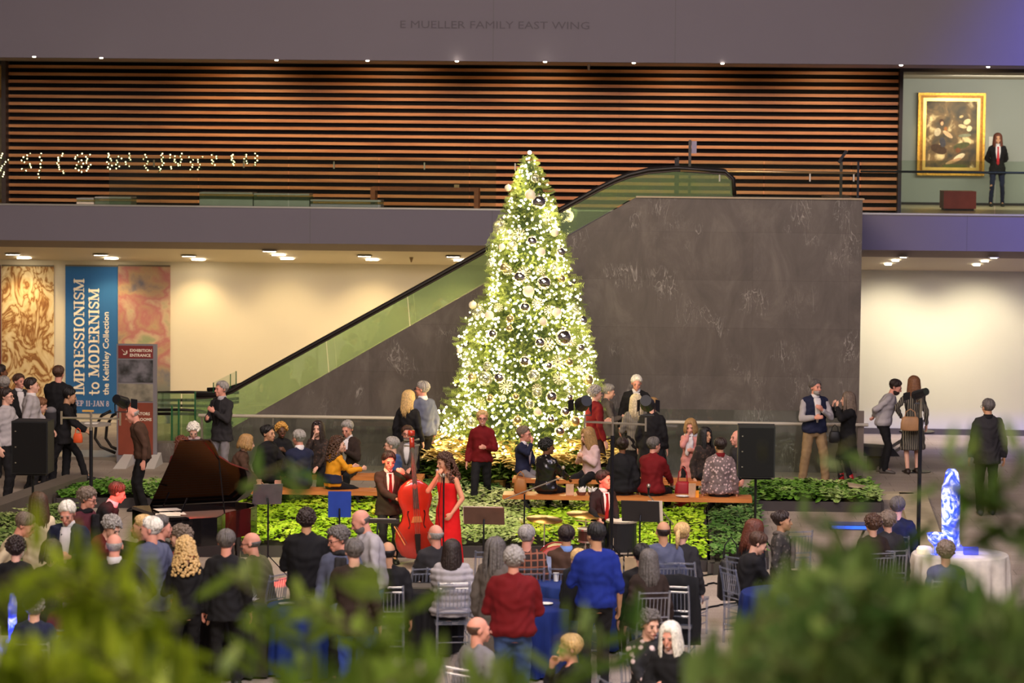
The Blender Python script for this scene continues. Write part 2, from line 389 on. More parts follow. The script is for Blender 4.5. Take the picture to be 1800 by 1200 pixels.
for i, (px, py) in enumerate(((60, 99), (178, 101), (486, 105), (646, 106), (803, 107), (958, 108), (1114, 110), (1270, 111), (1584, 114), (1737, 117))):
    c = P(px, py, z=zu0); 
    MB().lathe((c.x, c.y, zu0 - .03), [(.028, .01), (.034, .02), (.034, .03)], 10).single('soffit_spotlight', GLOW, 'tiny glowing spotlight in the upper soffit above the slatted wall', 'ceiling light', group='spotlights in the upper soffit')
c = P(1035, 113, z=zu0); MB().cone((c.x, c.y, zu0 - .12), (c.x, c.y, zu0), .02, .03, 8).single('sprinkler_head', STEEL, 'small steel sprinkler hanging from the upper soffit edge', 'sprinkler')
c = soffit_pt(723, 452); MB().cone((c.x, c.y, c.z - .1), (c.x, c.y, c.z), .012, .04, 8).single('sprinkler_head', M('brass_dull', (150, 125, 90), .5, .5, var=0), 'small sprinkler in the cream soffit over the escalator', 'sprinkler')

# ------------------------------------------------------------ banners on the lower wall
def banner_box(x0, y0, x1, y1, y):
    a = P(x0, y0, y=y); b = P(x1, y1, y=y); return a.x, b.x, b.z, a.z
def f_sepia(nt, b, tc):
    n = nd(nt, 'ShaderNodeTexNoise', Scale=1.6, Detail=4, Distortion=2.2); nt.links.new(mapping(nt, tc, (1.5, 1, .9), rot=(0, R(-25), 0)).outputs[0], n.inputs['Vector'])
    a = nt.nodes.new('ShaderNodeMath'); a.operation = 'SUBTRACT'; a.inputs[1].default_value = .5; nt.links.new(n.outputs['Fac'], a.inputs[0])
    c = nt.nodes.new('ShaderNodeMath'); c.operation = 'ABSOLUTE'; nt.links.new(a.outputs[0], c.inputs[0])
    r = ramp(nt, c.outputs[0], [(0, (132, 84, 40)), (.025, (170, 122, 68)), (.06, (214, 186, 130)), (.2, (232, 212, 164))])
    nt.links.new(r.outputs['Color'], b.inputs['Base Color']); b.inputs['Roughness'].default_value = .9
def f_sky(nt, b, tc):
    n = nd(nt, 'ShaderNodeTexNoise', Scale=1.5, Detail=9, Distortion=.25); nt.links.new(mapping(nt, tc, (1, 1, 1.1), rot=(0, R(30), 0)).outputs[0], n.inputs['Vector'])
    g = nt.nodes.new('ShaderNodeSeparateXYZ'); nt.links.new(tc.outputs['Generated'], g.inputs[0])
    top = ramp(nt, n.outputs['Fac'], [(.3, (100, 98, 108)), (.42, (170, 140, 104)), (.5, (166, 104, 98)), (.58, (182, 156, 124)), (.68, (138, 144, 104))])
    bot = ramp(nt, n.outputs['Fac'], [(.3, (66, 92, 118)), (.5, (74, 112, 96)), (.6, (110, 104, 140)), (.7, (200, 190, 160))])
    mx = nt.nodes.new('ShaderNodeMix'); mx.data_type = 'RGBA'
    rr = ramp(nt, g.outputs['Z'], [(.25, (0, 0, 0)), (.5, (255, 255, 255))]); nt.links.new(rr.outputs['Color'], mx.inputs['Factor'])
    nt.links.new(bot.outputs['Color'], mx.inputs['A']); nt.links.new(top.outputs['Color'], mx.inputs['B'])
    nt.links.new(mx.outputs['Result'], b.inputs['Base Color']); b.inputs['Roughness'].default_value = .9
def banner(name, px, mat, label):
    x0, x1, z0, z1 = banner_box(*px, YB - .02)
    t = thing(name, label, 'banner', (x0, YB - .02, z0)); MB().box((x0, YB - .03, z0), (x1, YB - .005, z1)).build('banner_cloth', mat, t)
    MB().box((x0, YB - .035, z1 - .02), (x1, YB - .003, z1 + .012)).build('top_bar', M('banner_rail', (120, 110, 90), .5, .5, var=0), t)
    return t, x0, x1, z0, z1
banner('hanging_banner', (3, 466, 95, 730), noise_mat('sepia_drawing_print', f_sepia), 'tall sepia banner of swirling brown pen strokes on the cream wall')
banner('hanging_banner', (-30, 466, 2, 730), M('burgundy_print', (110, 40, 42), .9, var=.05), 'narrow burgundy banner edge beside the sepia drawing banner')
bl = M('blue_banner_print', (44, 98, 148), .9, var=.06, vs=.7)
tb, bx0, bx1, bz0, bz1 = banner('hanging_banner', (115, 466, 207, 727), bl, 'tall blue banner with white exhibition title running upwards')
banner('hanging_banner', (208, 466, 299, 790), noise_mat('cloudy_landscape_print', f_sky), 'tall painted banner of pink and gold clouds beside the blue one')
TXW = M('cream_banner_lettering', (236, 226, 200), .8, var=0)
# bold serif capitals as strokes on a 0..1 grid: (thick, thin) polylines
def arc(cx, cy, rx, ry, a0, a1, n=9): return [(cx + rx * math.cos(R(a0 + (a1 - a0) * i / n)), cy + ry * math.sin(R(a0 + (a1 - a0) * i / n))) for i in range(n + 1)]
T_, S_ = .19, .08
GL = {
 'I': (.42, [([(.21, 0), (.21, 1)], T_)], [(.21, 0), (.21, 1)]),
 'M': (1.05, [([(.15, 0), (.15, 1)], S_), ([(.17, 1), (.52, .08)], T_), ([(.52, .08), (.86, 1)], S_), ([(.88, 0), (.88, 1)], T_)], [(.15, 0), (.15, 1), (.88, 0), (.88, 1)]),
 'P': (.74, [([(.2, 0), (.2, 1)], T_), ([(.2, .96), (.4, .96)] + arc(.4, .72, .22, .24, 90, -90) + [(.2, .48)], .12)], [(.2, 0), (.2, 1)]),
 'R': (.82, [([(.2, 0), (.2, 1)], T_), ([(.2, .96), (.4, .96)] + arc(.4, .74, .2, .22, 90, -90) + [(.2, .52)], .12), ([(.42, .52), (.7, .02)], T_)], [(.2, 0), (.2, 1), (.72, 0)]),
 'E': (.74, [([(.2, 0), (.2, 1)], T_), ([(.2, .96), (.66, .96), (.66, .8)], S_), ([(.2, .5), (.52, .5)], S_), ([(.52, .6), (.52, .4)], S_), ([(.2, .04), (.68, .04), (.68, .22)], S_)], [(.2, 0), (.2, 1)]),
 'S': (.68, [(arc(.34, .73, .22, .24, 20, 180) + [(.13, .66), (.34, .5), (.54, .38)] + arc(.34, .27, .22, .24, 10, -170), .13), ([(.58, .95), (.58, .72)], S_), ([(.1, .05), (.1, .3)], S_)], []),
 'O': (.86, [(arc(.43, .5, .3, .46, 0, 360, 20), .15)], []),
 'N': (.9, [([(.17, 0), (.17, 1)], S_), ([(.17, .96), (.74, .04)], T_), ([(.74, 0), (.74, 1)], S_)], [(.17, 0), (.17, 1), (.74, 1)]),
 'D': (.86, [([(.2, 0), (.2, 1)], T_), ([(.2, .96), (.36, .96)] + arc(.36, .5, .36, .46, 90, -90, 14) + [(.2, .04)], .12)], [(.2, 0), (.2, 1)]),
 'A': (.84, [([(.12, 0), (.42, 1)], S_), ([(.42, 1), (.72, 0)], T_), ([(.22, .34), (.62, .34)], S_)], [(.12, 0), (.72, 0)]),
 'J': (.6, [([(.34, 1), (.34, .2)] + arc(.2, .16, .14, .16, 0, -150), .16)], [(.34, 1)]),
 't': (.5, [([(.22, .95), (.22, .14)] + arc(.33, .14, .11, .12, 180, 300), .15), ([(.04, .66), (.44, .66)], S_)], []),
 'o': (.68, [(arc(.33, .34, .23, .32, 0, 360, 16), .13)], []),
 '1': (.5, [([(.26, 0), (.26, 1)], .16), ([(.1, .84), (.26, .96)], S_)], [(.26, 0)]),
 '8': (.66, [(arc(.32, .74, .18, .22, 0, 360, 14), .11), (arc(.32, .26, .22, .24, 0, 360, 14), .12)], []),
 '-': (.5, [([(.08, .42), (.42, .42)], .08)], []), ' ': (.4, [], []),
}
def serif_text(s, name, h, mat, org, du, dv, parent, length=None, boost=1.0):
    du, dv = V(du), V(dv); nrm = du.cross(dv)
    tot = sum(GL[c][0] for c in s); k = (length / (tot * h)) if length else 1.0
    mb = MB(); x = 0; q = 0
    for c in s:
        w, strokes, serifs = GL[c]
        segs = []
        for pts, th in strokes:
            for i in range(len(pts) - 1): segs.append((pts[i], pts[i + 1], th * boost))
        for (sx, sy) in serifs:
            yy = sy + (.035 if sy == 0 else -.035); segs.append(((sx - .17, yy), (sx + .17, yy), .07 * boost))
        for (p, q_, th) in segs:
            A = V(org) + du * ((x + p[0]) * h * k) + dv * (p[1] * h); B = V(org) + du * ((x + q_[0]) * h * k) + dv * (q_[1] * h)
            d = (B - A); 
            if d.length < 1e-6: continue
            d.normalize(); n = nrm.cross(d).normalized(); e = d * (th * h * .18)
            o = n * (th * h / 2)
            q += 1; off = nrm * (.004 + (q % 7) * .0006)
            mb.add([A - e + o + off, A - e - o + off, B + e - o + off, B + e + o + off, A - e + o, A - e - o, B + e - o, B + e + o], [(0, 1, 2, 3), (4, 7, 6, 5), (0, 4, 5, 1), (1, 5, 6, 2), (2, 6, 7, 3), (3, 7, 4, 0)])
        x += w
    return mb.build(name, mat, parent)
def vtext(s, xr_, ybot, ytop, hpx, mat=TXW):
    a = P(xr_, ybot, y=YB - .032); b = P(xr_, ytop, y=YB - .032); h = hpx / 86.4
    return serif_text(s, 'lettering', h, mat, (a.x, YB - .034, a.z), (0, 0, 1), (-1, 0, 0), tb, length=(b.z - a.z), boost=1.15)
vtext('IMPRESSIONISM', 148, 695, 490, 18)
vtext('to MODERNISM', 174, 695, 507, 18)
a = P(191, 694, y=YB - .034)
t3 = text('the Keithley Collection', 'lettering', .17, TXW, (a.x, YB - .034, a.z), (R(90), R(-90), 0), tb, off=.002)
T3LEN = P(191, 548, y=YB).z - a.z
a = P(129, 713, y=YB - .034); b = P(192, 713, y=YB - .034)
serif_text('SEP 11-JAN 8', 'lettering', 9.5 / 86.4, M('pink_white_lettering', (200, 190, 200), .8, var=0), (a.x, YB - .034, a.z), (1, 0, 0), (0, 0, 1), tb, length=b.x - a.x)
for px in (153,):
    a = P(px, 722, y=YB - .034); MB().box((a.x - .1, YB - .036, a.z - .02), (a.x + .14, YB - .03, a.z + .02)).build('footer_mark', M('gold_print', (210, 170, 90), .8, var=0), tb)

# ------------------------------------------------------------ exhibition sign pylon
ysg = P(240, 815, z=0).y
def sp(px, py): return P(px, py, y=ysg)
a, b = sp(207, 607), sp(273, 812)
sg = thing('exhibition_sign', 'tall freestanding sign with dark red panels and a white arrow', 'sign', ((a.x + b.x) / 2, ysg, 0))
MB().box((a.x - .02, ysg, .02), (b.x + .03, ysg + .06, a.z + .03)).build('sign_frame', M('pale_aluminium', (150, 145, 148), .4, .6, var=0), sg)
def panel(n, y0, y1, mat, x0=208, x1=269):
    p, q = sp(x0, y0), sp(x1, y1); MB().box((p.x, ysg - .012, q.z), (q.x, ysg, p.z)).build(n, mat, sg)
DRED = M('oxblood_panel', (120, 40, 34), .6, var=.05)
panel('header_panel', 607, 630, DRED); 
def f_photo(nt, b, tc):
    n = nd(nt, 'ShaderNodeTexNoise', Scale=5, Detail=6); nt.links.new(tc.outputs['Object'], n.inputs['Vector'])
    r = ramp(nt, n.outputs['Fac'], [(.35, (34, 34, 30)), (.5, (84, 82, 84)), (.65, (120, 116, 120))]); nt.links.new(r.outputs['Color'], b.inputs['Base Color'])
panel('photo_panel', 632, 672, noise_mat('grey_photograph', f_photo))
def f_photo2(nt, b, tc):
    n = nd(nt, 'ShaderNodeTexNoise', Scale=4, Detail=6); nt.links.new(tc.outputs['Object'], n.inputs['Vector'])
    r = ramp(nt, n.outputs['Fac'], [(.35, (96, 92, 78)), (.6, (150, 142, 120))]); nt.links.new(r.outputs['Color'], b.inputs['Base Color'])
panel('notice_panel', 674, 705, noise_mat('pale_photograph', f_photo2)); panel('footer_panel', 707, 800, M('rust_red_panel', (128, 58, 36), .6, var=.12, vs=3))
for s_, px, py, h in (('EXHIBITION', 228, 618, .074), ('ENTRANCE', 228, 626.5, .074), ('ELEVATORS', 226, 729, .074), ('RESTROOMS', 226, 739, .074)):
    a = P(px, py, y=ysg - .013); text(s_, 'lettering', h, TXW, (a.x, ysg - .014, a.z), (R(90), 0, 0), sg, off=.0015, ext=.002)
mb = MB(); c = P(218.5, 618, y=ysg - .013)
mb.bar((c.x - .045, ysg - .016, c.z + .045), (c.x + .04, ysg - .016, c.z - .04), .02, .004); mb.box((c.x - .02, ysg - .019, c.z - .055), (c.x + .055, ysg - .013, c.z - .036)); mb.box((c.x + .036, ysg - .019, c.z - .055), (c.x + .055, ysg - .013, c.z + .02))
mb.build('arrow', TXW, sg)
for x0, x1 in ((203, 226), (254, 276)):
    p = P(x0, 821, z=0); q = P(x1, 821, z=0)
    mb = MB(); mb.add([(p.x, p.y - .25, 0), (q.x, p.y - .25, 0), (q.x - .03, ysg + .12, .2), (p.x + .05, ysg + .12, .2), (p.x, p.y - .25, -.0), (q.x, p.y - .25, -.0), (q.x, ysg + .14, 0), (p.x, ysg + .14, 0)],
        [(0, 1, 2, 3), (4, 7, 6, 5), (1, 6, 2), (0, 3, 7), (2, 6, 7, 3)])
    mb.build('foot', M('white_sign_foot', (205, 200, 190), .5, var=0), sg)
# ================================================================== glass, rails, escalator, gallery fittings
GL_CLEAR = glass_mat('clear_glass', (242, 248, 244), .04)
GL_GREEN = glass_mat('green_edged_glass', (222, 236, 208), .12, .12, (190, 214, 166))
GL_FENCE = glass_mat('balustrade_glass', (240, 246, 240), .05)
RUB = M('black_rubber_handrail', (26, 20, 18), .45, var=0)
# upper floor balustrade, panel by panel, stopping at the escalator landing
def glass_run(name, label, xa, xb, y, z0, z1, step, rail=None, clamps=True, mat=None):
    t = thing(name, label, 'balustrade', ((xa + xb) / 2, y, z0)); x = xa
    while x < xb - .05:
        x2 = min(xb, x + step); MB().box((x + .01, y - .008, z0), (x2 - .01, y + .008, z1)).build('glass_panel', mat or GL_FENCE, t)
        if clamps: MB().box((x + step / 2 - .012, y + .02, z1 - .22), (x + step / 2 + .012, y + .07, z1 - .08)).build('clamp', STEEL, t)
        x = x2
    if rail is not None: MB().tube([(xa, y + .08, rail), (xb, y + .08, rail)], .022, 8).build('handrail', rail_mat, t, smooth=True)
    return t
rail_mat = M('dark_slim_handrail', (70, 78, 84), .35, .6, var=0)
glass_run('glass_balustrade', 'long clear glass balustrade along the upper floor in front of the slatted wall', -10.8, X(872, 330, YF), YF + .12, zf1 + .03, Z(300, 274, YF), 1.78)
glass_run('glass_balustrade', 'clear glass balustrade with dark handrail before the framed painting', X(1513, 330, YF), 11.5, YF + .12, zf1 + .03, Z(1700, 283, YF), 2.6, rail=Z(1700, 303, YF), clamps=False)
# landing balustrade on top of the dark stone block
t = glass_run('glass_balustrade', 'short glass balustrade with bright rail on top of the dark stone wall', X(1190, 340, YS), X(1511, 340, YS), YS + .2, zt + .02, Z(1350, 284, YS), 1.55, clamps=False)
MB().tube([P(1196, 300, y=YS + .12), P(1504, 304, y=YS + .12)], .022, 8).build('handrail', M('brass_lit_rail', (200, 170, 120), .3, .8, var=0), t, smooth=True)
for px in (1265, 1424, 1501):
    p = P(px, 303, y=YS + .12); MB().box((p.x - .012, p.y, p.z - .16), (p.x + .012, p.y + .06, p.z)).build('clamp', STEEL, t)
for px, y0, y1 in ((1188, 278, 346), (1192, 276, 346), (1509, 284, 348)):
    a = P(px, y0, y=YS + .18); b = P(px, y1, y=YS + .18); MB().box((a.x - .02, a.y, b.z), (a.x + .02, a.y + .03, a.z)).build('post', DARKMETAL, t)
# escalator: green glass side, handrail, far side
ES = thing('escalator', 'escalator with green glass sides climbing behind the lit tree', 'escalator', (b_.x, YS, 0))
def seg(px, py, y): p = P(px, py, y=y); return (p.x, p.z)
yg = YS + .12
top = [seg(345, 697, yg), seg(385, 695, yg), seg(408, 687, yg), seg(432, 673, yg), seg(860, 437, yg), seg(985, 370, yg), seg(1050, 334, yg), seg(1080, 319, yg), seg(1105, 309, yg), seg(1140, 301, yg), seg(1190, 297, yg), seg(1275, 303, yg), seg(1289, 316, yg), seg(1291, 345, yg)]
bot = [seg(345, 800, yg), seg(385, 765, yg), seg(408, 752, yg), seg(437, 735, yg), seg(865, 490, yg), seg(985, 420, yg), seg(1050, 384, yg), seg(1080, 367, yg), seg(1105, 352, yg), seg(1140, 345, yg), seg(1190, 345, yg), seg(1268, 345, yg), seg(1278, 345, yg), seg(1286, 345, yg)]
def side(y, parent, mat, n0=0, n1=None):
    tp, bt = top[n0:n1], bot[n0:n1]
    for i in range(len(tp) - 1):
        k = max(1, int((tp[i + 1][0] - tp[i][0]) / 1.3))
        for j in range(k):
            f0, f1 = j / k, (j + 1) / k - .004 * (k > 1)
            L = lambda A, B, f: (A[0] + (B[0] - A[0]) * f, A[1] + (B[1] - A[1]) * f)
            q = [L(bt[i], bt[i + 1], f0), L(bt[i], bt[i + 1], f1), L(tp[i], tp[i + 1], f1), L(tp[i], tp[i + 1], f0)]
            if (V(q[0]) - V(q[1])).length < .03 and (V(q[2]) - V(q[3])).length < .03: continue
            MB().prism([(p[0], y, p[1]) for p in q], (0, .012, 0)).build('glass_panel', mat, parent)
side(yg, ES, GL_GREEN)
MB().tube([(x, yg, z + .02) for x, z in top], .038, 8).build('handrail', RUB, ES, smooth=True)
MB().tube([(x, yg, z - .03) for x, z in top], .018, 6).build('handrail_guide', M('dark_guide_rail', (60, 50, 44), .4, .5, var=0), ES)
MB().tube([(x, yg + 1.25, z + .02) for x, z in top], .038, 8).build('handrail', RUB, ES, smooth=True)
side(yg + 1.25, ES, GL_CLEAR)
# steps between the sides
mb = MB(); n = 30; (xa, za), (xb, zb) = (x_toe + .3, .1), (x_knee, zt - .1)
for i in range(n):
    x = xa + (xb - xa) * i / n; z = za + (zb - za) * i / n; mb.box((x, yg + .1, z - .22), (x + (xb - xa) / n, yg + 1.15, z))
mb.build('steps', M('ribbed_escalator_step', (60, 60, 60), .5, .4, var=0), ES)
mb = MB(); mb.prism([(x_toe - .6, yg + 1.3, 0), (xr, yg + 1.3, 0), (xr, yg + 1.3, zt - .3), (x_knee, yg + 1.3, zt - .3), (x_toe + .35 * sl, yg + 1.3, .2), (x_toe - .6, yg + 1.3, .2)], (0, .2, 0))
mb.build('truss_cladding', SLATE, ES)
MB().box((x_toe - 2.2, yg + .05, 0), (x_toe + .6, yg + 1.2, .06)).build('landing_plate', STEEL, ES)
# second flight going down, seen by its rails at the escalator foot
E2 = thing('escalator_entry', 'pair of dark curved handrails with green glass at the escalator foot', 'escalator', (P(330, 800, z=0).x, 53.2, 0))
yy = 53.2
for ys_ in ((690, 689, 690, 690), (703, 703, 704, 700), (712, 713, 713, 706)):
    pts = [P(x, y + 0, y=yy) for x, y in zip((277, 330, 380, 420), ys_)]
    MB().tube(pts, .028, 6).build('handrail', RUB, E2, smooth=True); yy += .5
yy = 52.4
for ys_ in ((720, 720, 722, 730, 744), (727, 727, 728, 738, 752)):
    pts = [P(x, y, y=yy) for x, y in zip((277, 320, 352, 380, 410), ys_)]; MB().tube(pts, .028, 6).build('handrail', RUB, E2, smooth=True); yy += .4
for x0, x1, yt, y_ in ((277, 318, 690, 53.1), (320, 372, 692, 53.1), (300, 390, 722, 52.35)):
    a = P(x0, yt, y=y_); b = P(x1, yt, y=y_); MB().box((a.x, y_, .1), (b.x, y_ + .012, a.z)).build('glass_panel', GL_GREEN, E2)
for px, yt in ((314, 701), (343, 688), (302, 712)):
    a = P(px, yt, y=52.3); MB().box((a.x - .015, 52.3, 0), (a.x + .015, 52.33, a.z)).build('post', M('green_glass_edge', (40, 100, 60), .4, var=0), E2)
a = P(275, 789, y=52.2); MB().box((a.x - .05, 52.15, .0), (a.x + 1.4, 53.2, .12)).build('landing_plate', STEEL, E2)
c = P(281, 784, y=52.1); MB().box((c.x - .06, 52.1, c.z - .03), (c.x + .14, 52.15, c.z + .05)).build('safety_notice', M('yellow_safety_notice', (226, 200, 70), .6, var=0), E2)
MB().prism([P(375, 700, y=52.0), P(415, 708, y=52.0), P(415, 652, y=52.0), P(375, 672, y=52.0)], (0, .012, 0)).build('glass_screen', GL_CLEAR, E2)
for px, a_, b_2 in ((375, 672, 704), (405, 657, 690), (415, 652, 690)):
    MB().tube([P(px, a_, y=52.0), P(px, b_2, y=52.0)], .01, 5).build('screen_edge', M('green_glass_edge', (40, 100, 60), .4, var=0), E2)
for cx, ly in ((165, 0), (184, 1)):
    pts = [P(cx + dx, y, y=51.5) for dx, y in ((30, 722), (14, 730), (4, 748), (2, 770), (12, 785), (38, 796))]
    MB().tube(pts, .028, 6).build('curved_handrail', RUB, E2, smooth=True)
# floor level balustrade in front of the dark wall
yb = P(1000, 737, z=.98).y
FB = thing('floor_balustrade', 'long glass balustrade with brushed steel rail before the dark stone wall', 'balustrade', (0, yb, 0))
x0 = P(350, 736, y=yb).x; x1 = P(1526, 741, y=yb).x
zr = (P(440, 735, y=yb).z + P(1500, 741, y=yb).z) / 2
MB().tube([(x0, yb - .06, zr), (x1, yb - .06, zr)], .03, 8).build('handrail', M('polished_rail', (250, 240, 215), .35, .3, var=0), FB, smooth=True)
x = x0 + .12
zg = P(1200, 719, y=yb).z
while x < x1 - .35:
    x2 = min(x1 - .3, x + 2.45); hgt = zg if x > P(900, 700, y=yb).x - 1 else zr - .03
    MB().box((x, yb, .02), (x2 - .015, yb + .014, hgt)).build('glass_panel', GL_CLEAR, FB)
    MB().box((x + 1.2, yb - .06, zr - .16), (x + 1.22, yb, zr)).build('rail_bracket', STEEL, FB); x = x2
a = P(1513, 722, y=yb)
MB().box((a.x - .05, yb - .02, 0), (a.x + .06, yb + .05, a.z)).build('end_post', M('stone_grey_metal', (120, 108, 98), .5, .4, var=0), FB)
a = P(355, 738, y=yb); MB().box((a.x - .02, yb - .02, 0), (a.x + .02, yb + .03, zr)).build('end_post', STEEL, FB)
# landing signs
def gpost(name, label, px, y0, y1):
    y = YS + .8; a = P(px, y0, y=y); t = thing(name, label, 'sign post', (a.x, y, zt - .3)); MB().box((a.x - .025, y, zt - .3), (a.x + .025, y + .04, a.z)).build('post', M('bronze_post', (70, 62, 56), .4, .5, var=0), t); return t, a
t, a = gpost('notice_stand', 'slim post holding a small grey notice above the stone wall', 1213, 246, 345)
MB().box((a.x + .03, YS + .79, a.z - .24), (a.x + .12, YS + .83, a.z - .02)).build('notice_panel', M('lilac_notice', (150, 140, 160), .5, var=.1), t)
t, a = gpost('phone_stand', 'slim post with a tilted dark reader above the stone wall', 1479, 284, 345)
MB().bar((a.x - .05, YS + .8, a.z - .02), (a.x + .09, YS + .8, a.z + .2), .09, .05).build('reader_head', DARKMETAL, t)
MB().box((a.x + .06, YS + .78, a.z + .17), (a.x + .11, YS + .8, a.z + .21)).build('orange_cap', M('orange_plastic', (200, 130, 60), .5, var=0), t)
# console table, vitrines behind the upper glass
yc = YF + 1.3
a = P(653, 328, y=yc); b = P(842, 372, y=yc)
cn = thing('console_table', 'long reddish timber console table on the upper floor', 'table', ((a.x + b.x) / 2, yc, Z2))
WD2 = M('reddish_timber', (168, 96, 52), .5, var=.15, vs=8)
MB().box((a.x, yc - .2, a.z - .07), (b.x, yc + .3, a.z)).build('table_top', WD2, cn)
for x in (a.x, b.x - .09): MB().box((x, yc - .2, Z2), (x + .09, yc + .3, a.z - .07)).build('leg', WD2, cn)
p = P(803, 324, y=yc); MB().box((p.x - .05, yc - .05, a.z), (p.x + .05, yc + .05, a.z + .06)).single('card_holder', M('cream_card', (200, 170, 120), .7, var=0), 'small cream card holder standing on the reddish console table', 'card holder')
def vitrine(x0, x1, yt, label, y=YF + .75, col=(150, 156, 140)):
    a = P(x0, yt, y=y); b = P(x1, yt, y=y); t = thing('display_case', label, 'display case', ((a.x + b.x) / 2, y, Z2))
    MB().box((a.x, y - .3, Z2), (b.x, y + .3, Z2 + (a.z - Z2) * .6)).build('plinth', M('pale_plinth', tuple(min(255, int(v * 1.15)) for v in col), .6, var=.05), t)
    MB().box((a.x, y - .3, Z2 + (a.z - Z2) * .6), (b.x, y + .3, a.z - .03)).build('glass_box', GL_GREEN, t)
    MB().box((a.x, y - .31, a.z - .03), (b.x, y + .31, a.z)).build('lid', M('silver_lid', (176, 178, 168), .4, .4, var=0), t)
vitrine(355, 448, 337, 'wide pale display case near the middle of the upper glass')
vitrine(450, 547, 339, 'second wide display case standing beside the pale one')
vitrine(549, 672, 350, 'low white display case next to the console table', col=(160, 158, 162))
vitrine(140, 170, 347, 'small cream pedestal case behind the upper glass', col=(214, 200, 176))
vitrine(172, 235, 345, 'low greenish display case beside the small cream pedestal', col=(96, 110, 84))
# painting, bench and attendant things in the gallery
a = P(1614, 163, y=YG - .02); b = P(1729, 309, y=YG - .02)
PT = thing('framed_painting', 'tall painting of figures under trees in a deep gold frame', 'painting', ((a.x + b.x) / 2, YG - .05, b.z))
GOLD = M('carved_gilt', (206, 158, 66), .35, .75, var=.3, vs=25, bump=.4)
cx0, cx1, cz0, cz1 = a.x, b.x, b.z, a.z
def fr(n, w0, w1, d, mat):
    mb = MB(); X0, X1, Z0, Z1 = cx0 + w0, cx1 - w0, cz0 + w0, cz1 - w0; x0_, x1_, z0_, z1_ = cx0 + w1, cx1 - w1, cz0 + w1, cz1 - w1
    y1 = YG - .002; y0_ = YG - d
    for (p, q) in (((X0, Z0), (X1, z0_)), ((X0, z1_), (X1, Z1)), ((X0, z0_), (x0_, z1_)), ((x1_, z0_), (X1, z1_))): mb.box((p[0], y0_, p[1]), (q[0], y1, q[1]))
    mb.build(n, mat, PT)
fr('outer_moulding', 0, .055, .14, GOLD); fr('cove_moulding', .055, .12, .08, M('dark_gilt', (150, 104, 44), .4, .6, var=.3, vs=20)); fr('inner_slip', .12, .19, .11, M('bright_gilt', (240, 200, 110), .3, .6, var=.1))
def f_paint(nt, b, tc):
    n = nd(nt, 'ShaderNodeTexNoise', Scale=3.2, Detail=7, Distortion=.5); nt.links.new(tc.outputs['Object'], n.inputs['Vector'])
    r = ramp(nt, n.outputs['Fac'], [(.34, (40, 34, 20)), (.48, (84, 66, 34)), (.57, (120, 92, 50)), (.66, (236, 214, 160))])
    nt.links.new(r.outputs['Color'], b.inputs['Base Color']); b.inputs['Roughness'].default_value = .5
MB().box((cx0 + .18, YG - .06, cz0 + .18), (cx1 - .18, YG - .03, cz1 - .18)).build('canvas', noise_mat('woodland_painting', f_paint), PT)
def blob(px, py, w, h, col, rot=0):
    p = P(px, py, y=YG - .07); n = 14
    pts = [(p.x + math.cos(R(rot)) * w * math.cos(t) - math.sin(R(rot)) * h * math.sin(t), YG - .064 - blob.k * .0006, p.z + math.sin(R(rot)) * w * math.cos(t) + math.cos(R(rot)) * h * math.sin(t)) for t in [2 * math.pi * i / n for i in range(n)]]
    blob.k += 1
    MB().prism(pts[::-1], (0, .004, 0)).build('painted_shape', M('paint', col, .6, var=.25, vs=14), PT)
blob.k = 0
for args in ((1700, 214, .09, .06, (236, 218, 170), 30), (1692, 222, .1, .045, (226, 206, 160), -15), (1704, 226, .07, .06, (240, 226, 186), 60), (1690, 205, .05, .03, (220, 190, 140), 20), (1696, 238, .15, .04, (130, 136, 112), 5), (1690, 256, .2, .07, (78, 82, 48), 15), (1650, 262, .2, .11, (66, 44, 28), -20),
             (1648, 232, .075, .1, (206, 192, 162), -20), (1655, 214, .055, .07, (70, 40, 24)), (1656, 217, .035, .05, (224, 180, 140)), (1666, 236, .14, .05, (226, 190, 150), -35), (1662, 226, .04, .05, (170, 110, 60)), (1657, 250, .07, .12, (60, 60, 72), 10),
             (1686, 276, .15, .06, (230, 214, 180), 30), (1676, 283, .2, .04, (190, 150, 110), 20), (1684, 264, .06, .06, (120, 70, 40)), (1678, 292, .3, .05, (80, 84, 40))): blob(*args)
p0 = P(1657, 326, y=YSL + 4); p1 = P(1713, 366, y=YSL + 4)
rb = thing('gallery_bench', 'boxy red upholstered gallery bench below the painting', 'bench', ((p0.x + p1.x) / 2, YSL + 4, Z2))
MB().box((p0.x, YSL + 3.7, Z2 + .04), (p1.x, YSL + 4.6, Z2 + .42)).build('seat', M('red_leather', (150, 60, 48), .45, var=.15, vs=3), rb)
MB().box((p0.x + .04, YSL + 3.74, Z2), (p1.x - .04, YSL + 4.56, Z2 + .04)).build('base', DARKMETAL, rb)
p = P(1743, 243, y=YG - .01); MB().box((p.x - .06, YG - .012, p.z - .22), (p.x + .06, YG, p.z + .04)).single('wall_label', M('white_wall_label', (214, 214, 206), .7, var=0), 'small white wall label between the painting and the attendant', 'label')
p0 = P(-6, 116, y=YSL + 2); p1 = P(8, 158, y=YSL + 2)
MB().box((p0.x - .6, YSL + 1.95, p1.z), (p1.x, YSL + 1.99, p0.z)).single('framed_painting', M('gold_ground_painting', (235, 200, 110), .5, var=.2, vs=4), 'glowing gold ground panel painting seen past the dark column', 'painting')
p0 = P(-6, 172, y=YSL + 2); p1 = P(8, 350, y=YSL + 2)
MB().box((p0.x - .6, YSL + 1.95, p1.z), (p1.x, YSL + 1.99, p0.z)).single('framed_painting', M('pale_tapestry', (176, 170, 150), .7, var=.25, vs=9), 'pale tapestry strip hanging below the gold panel', 'painting')
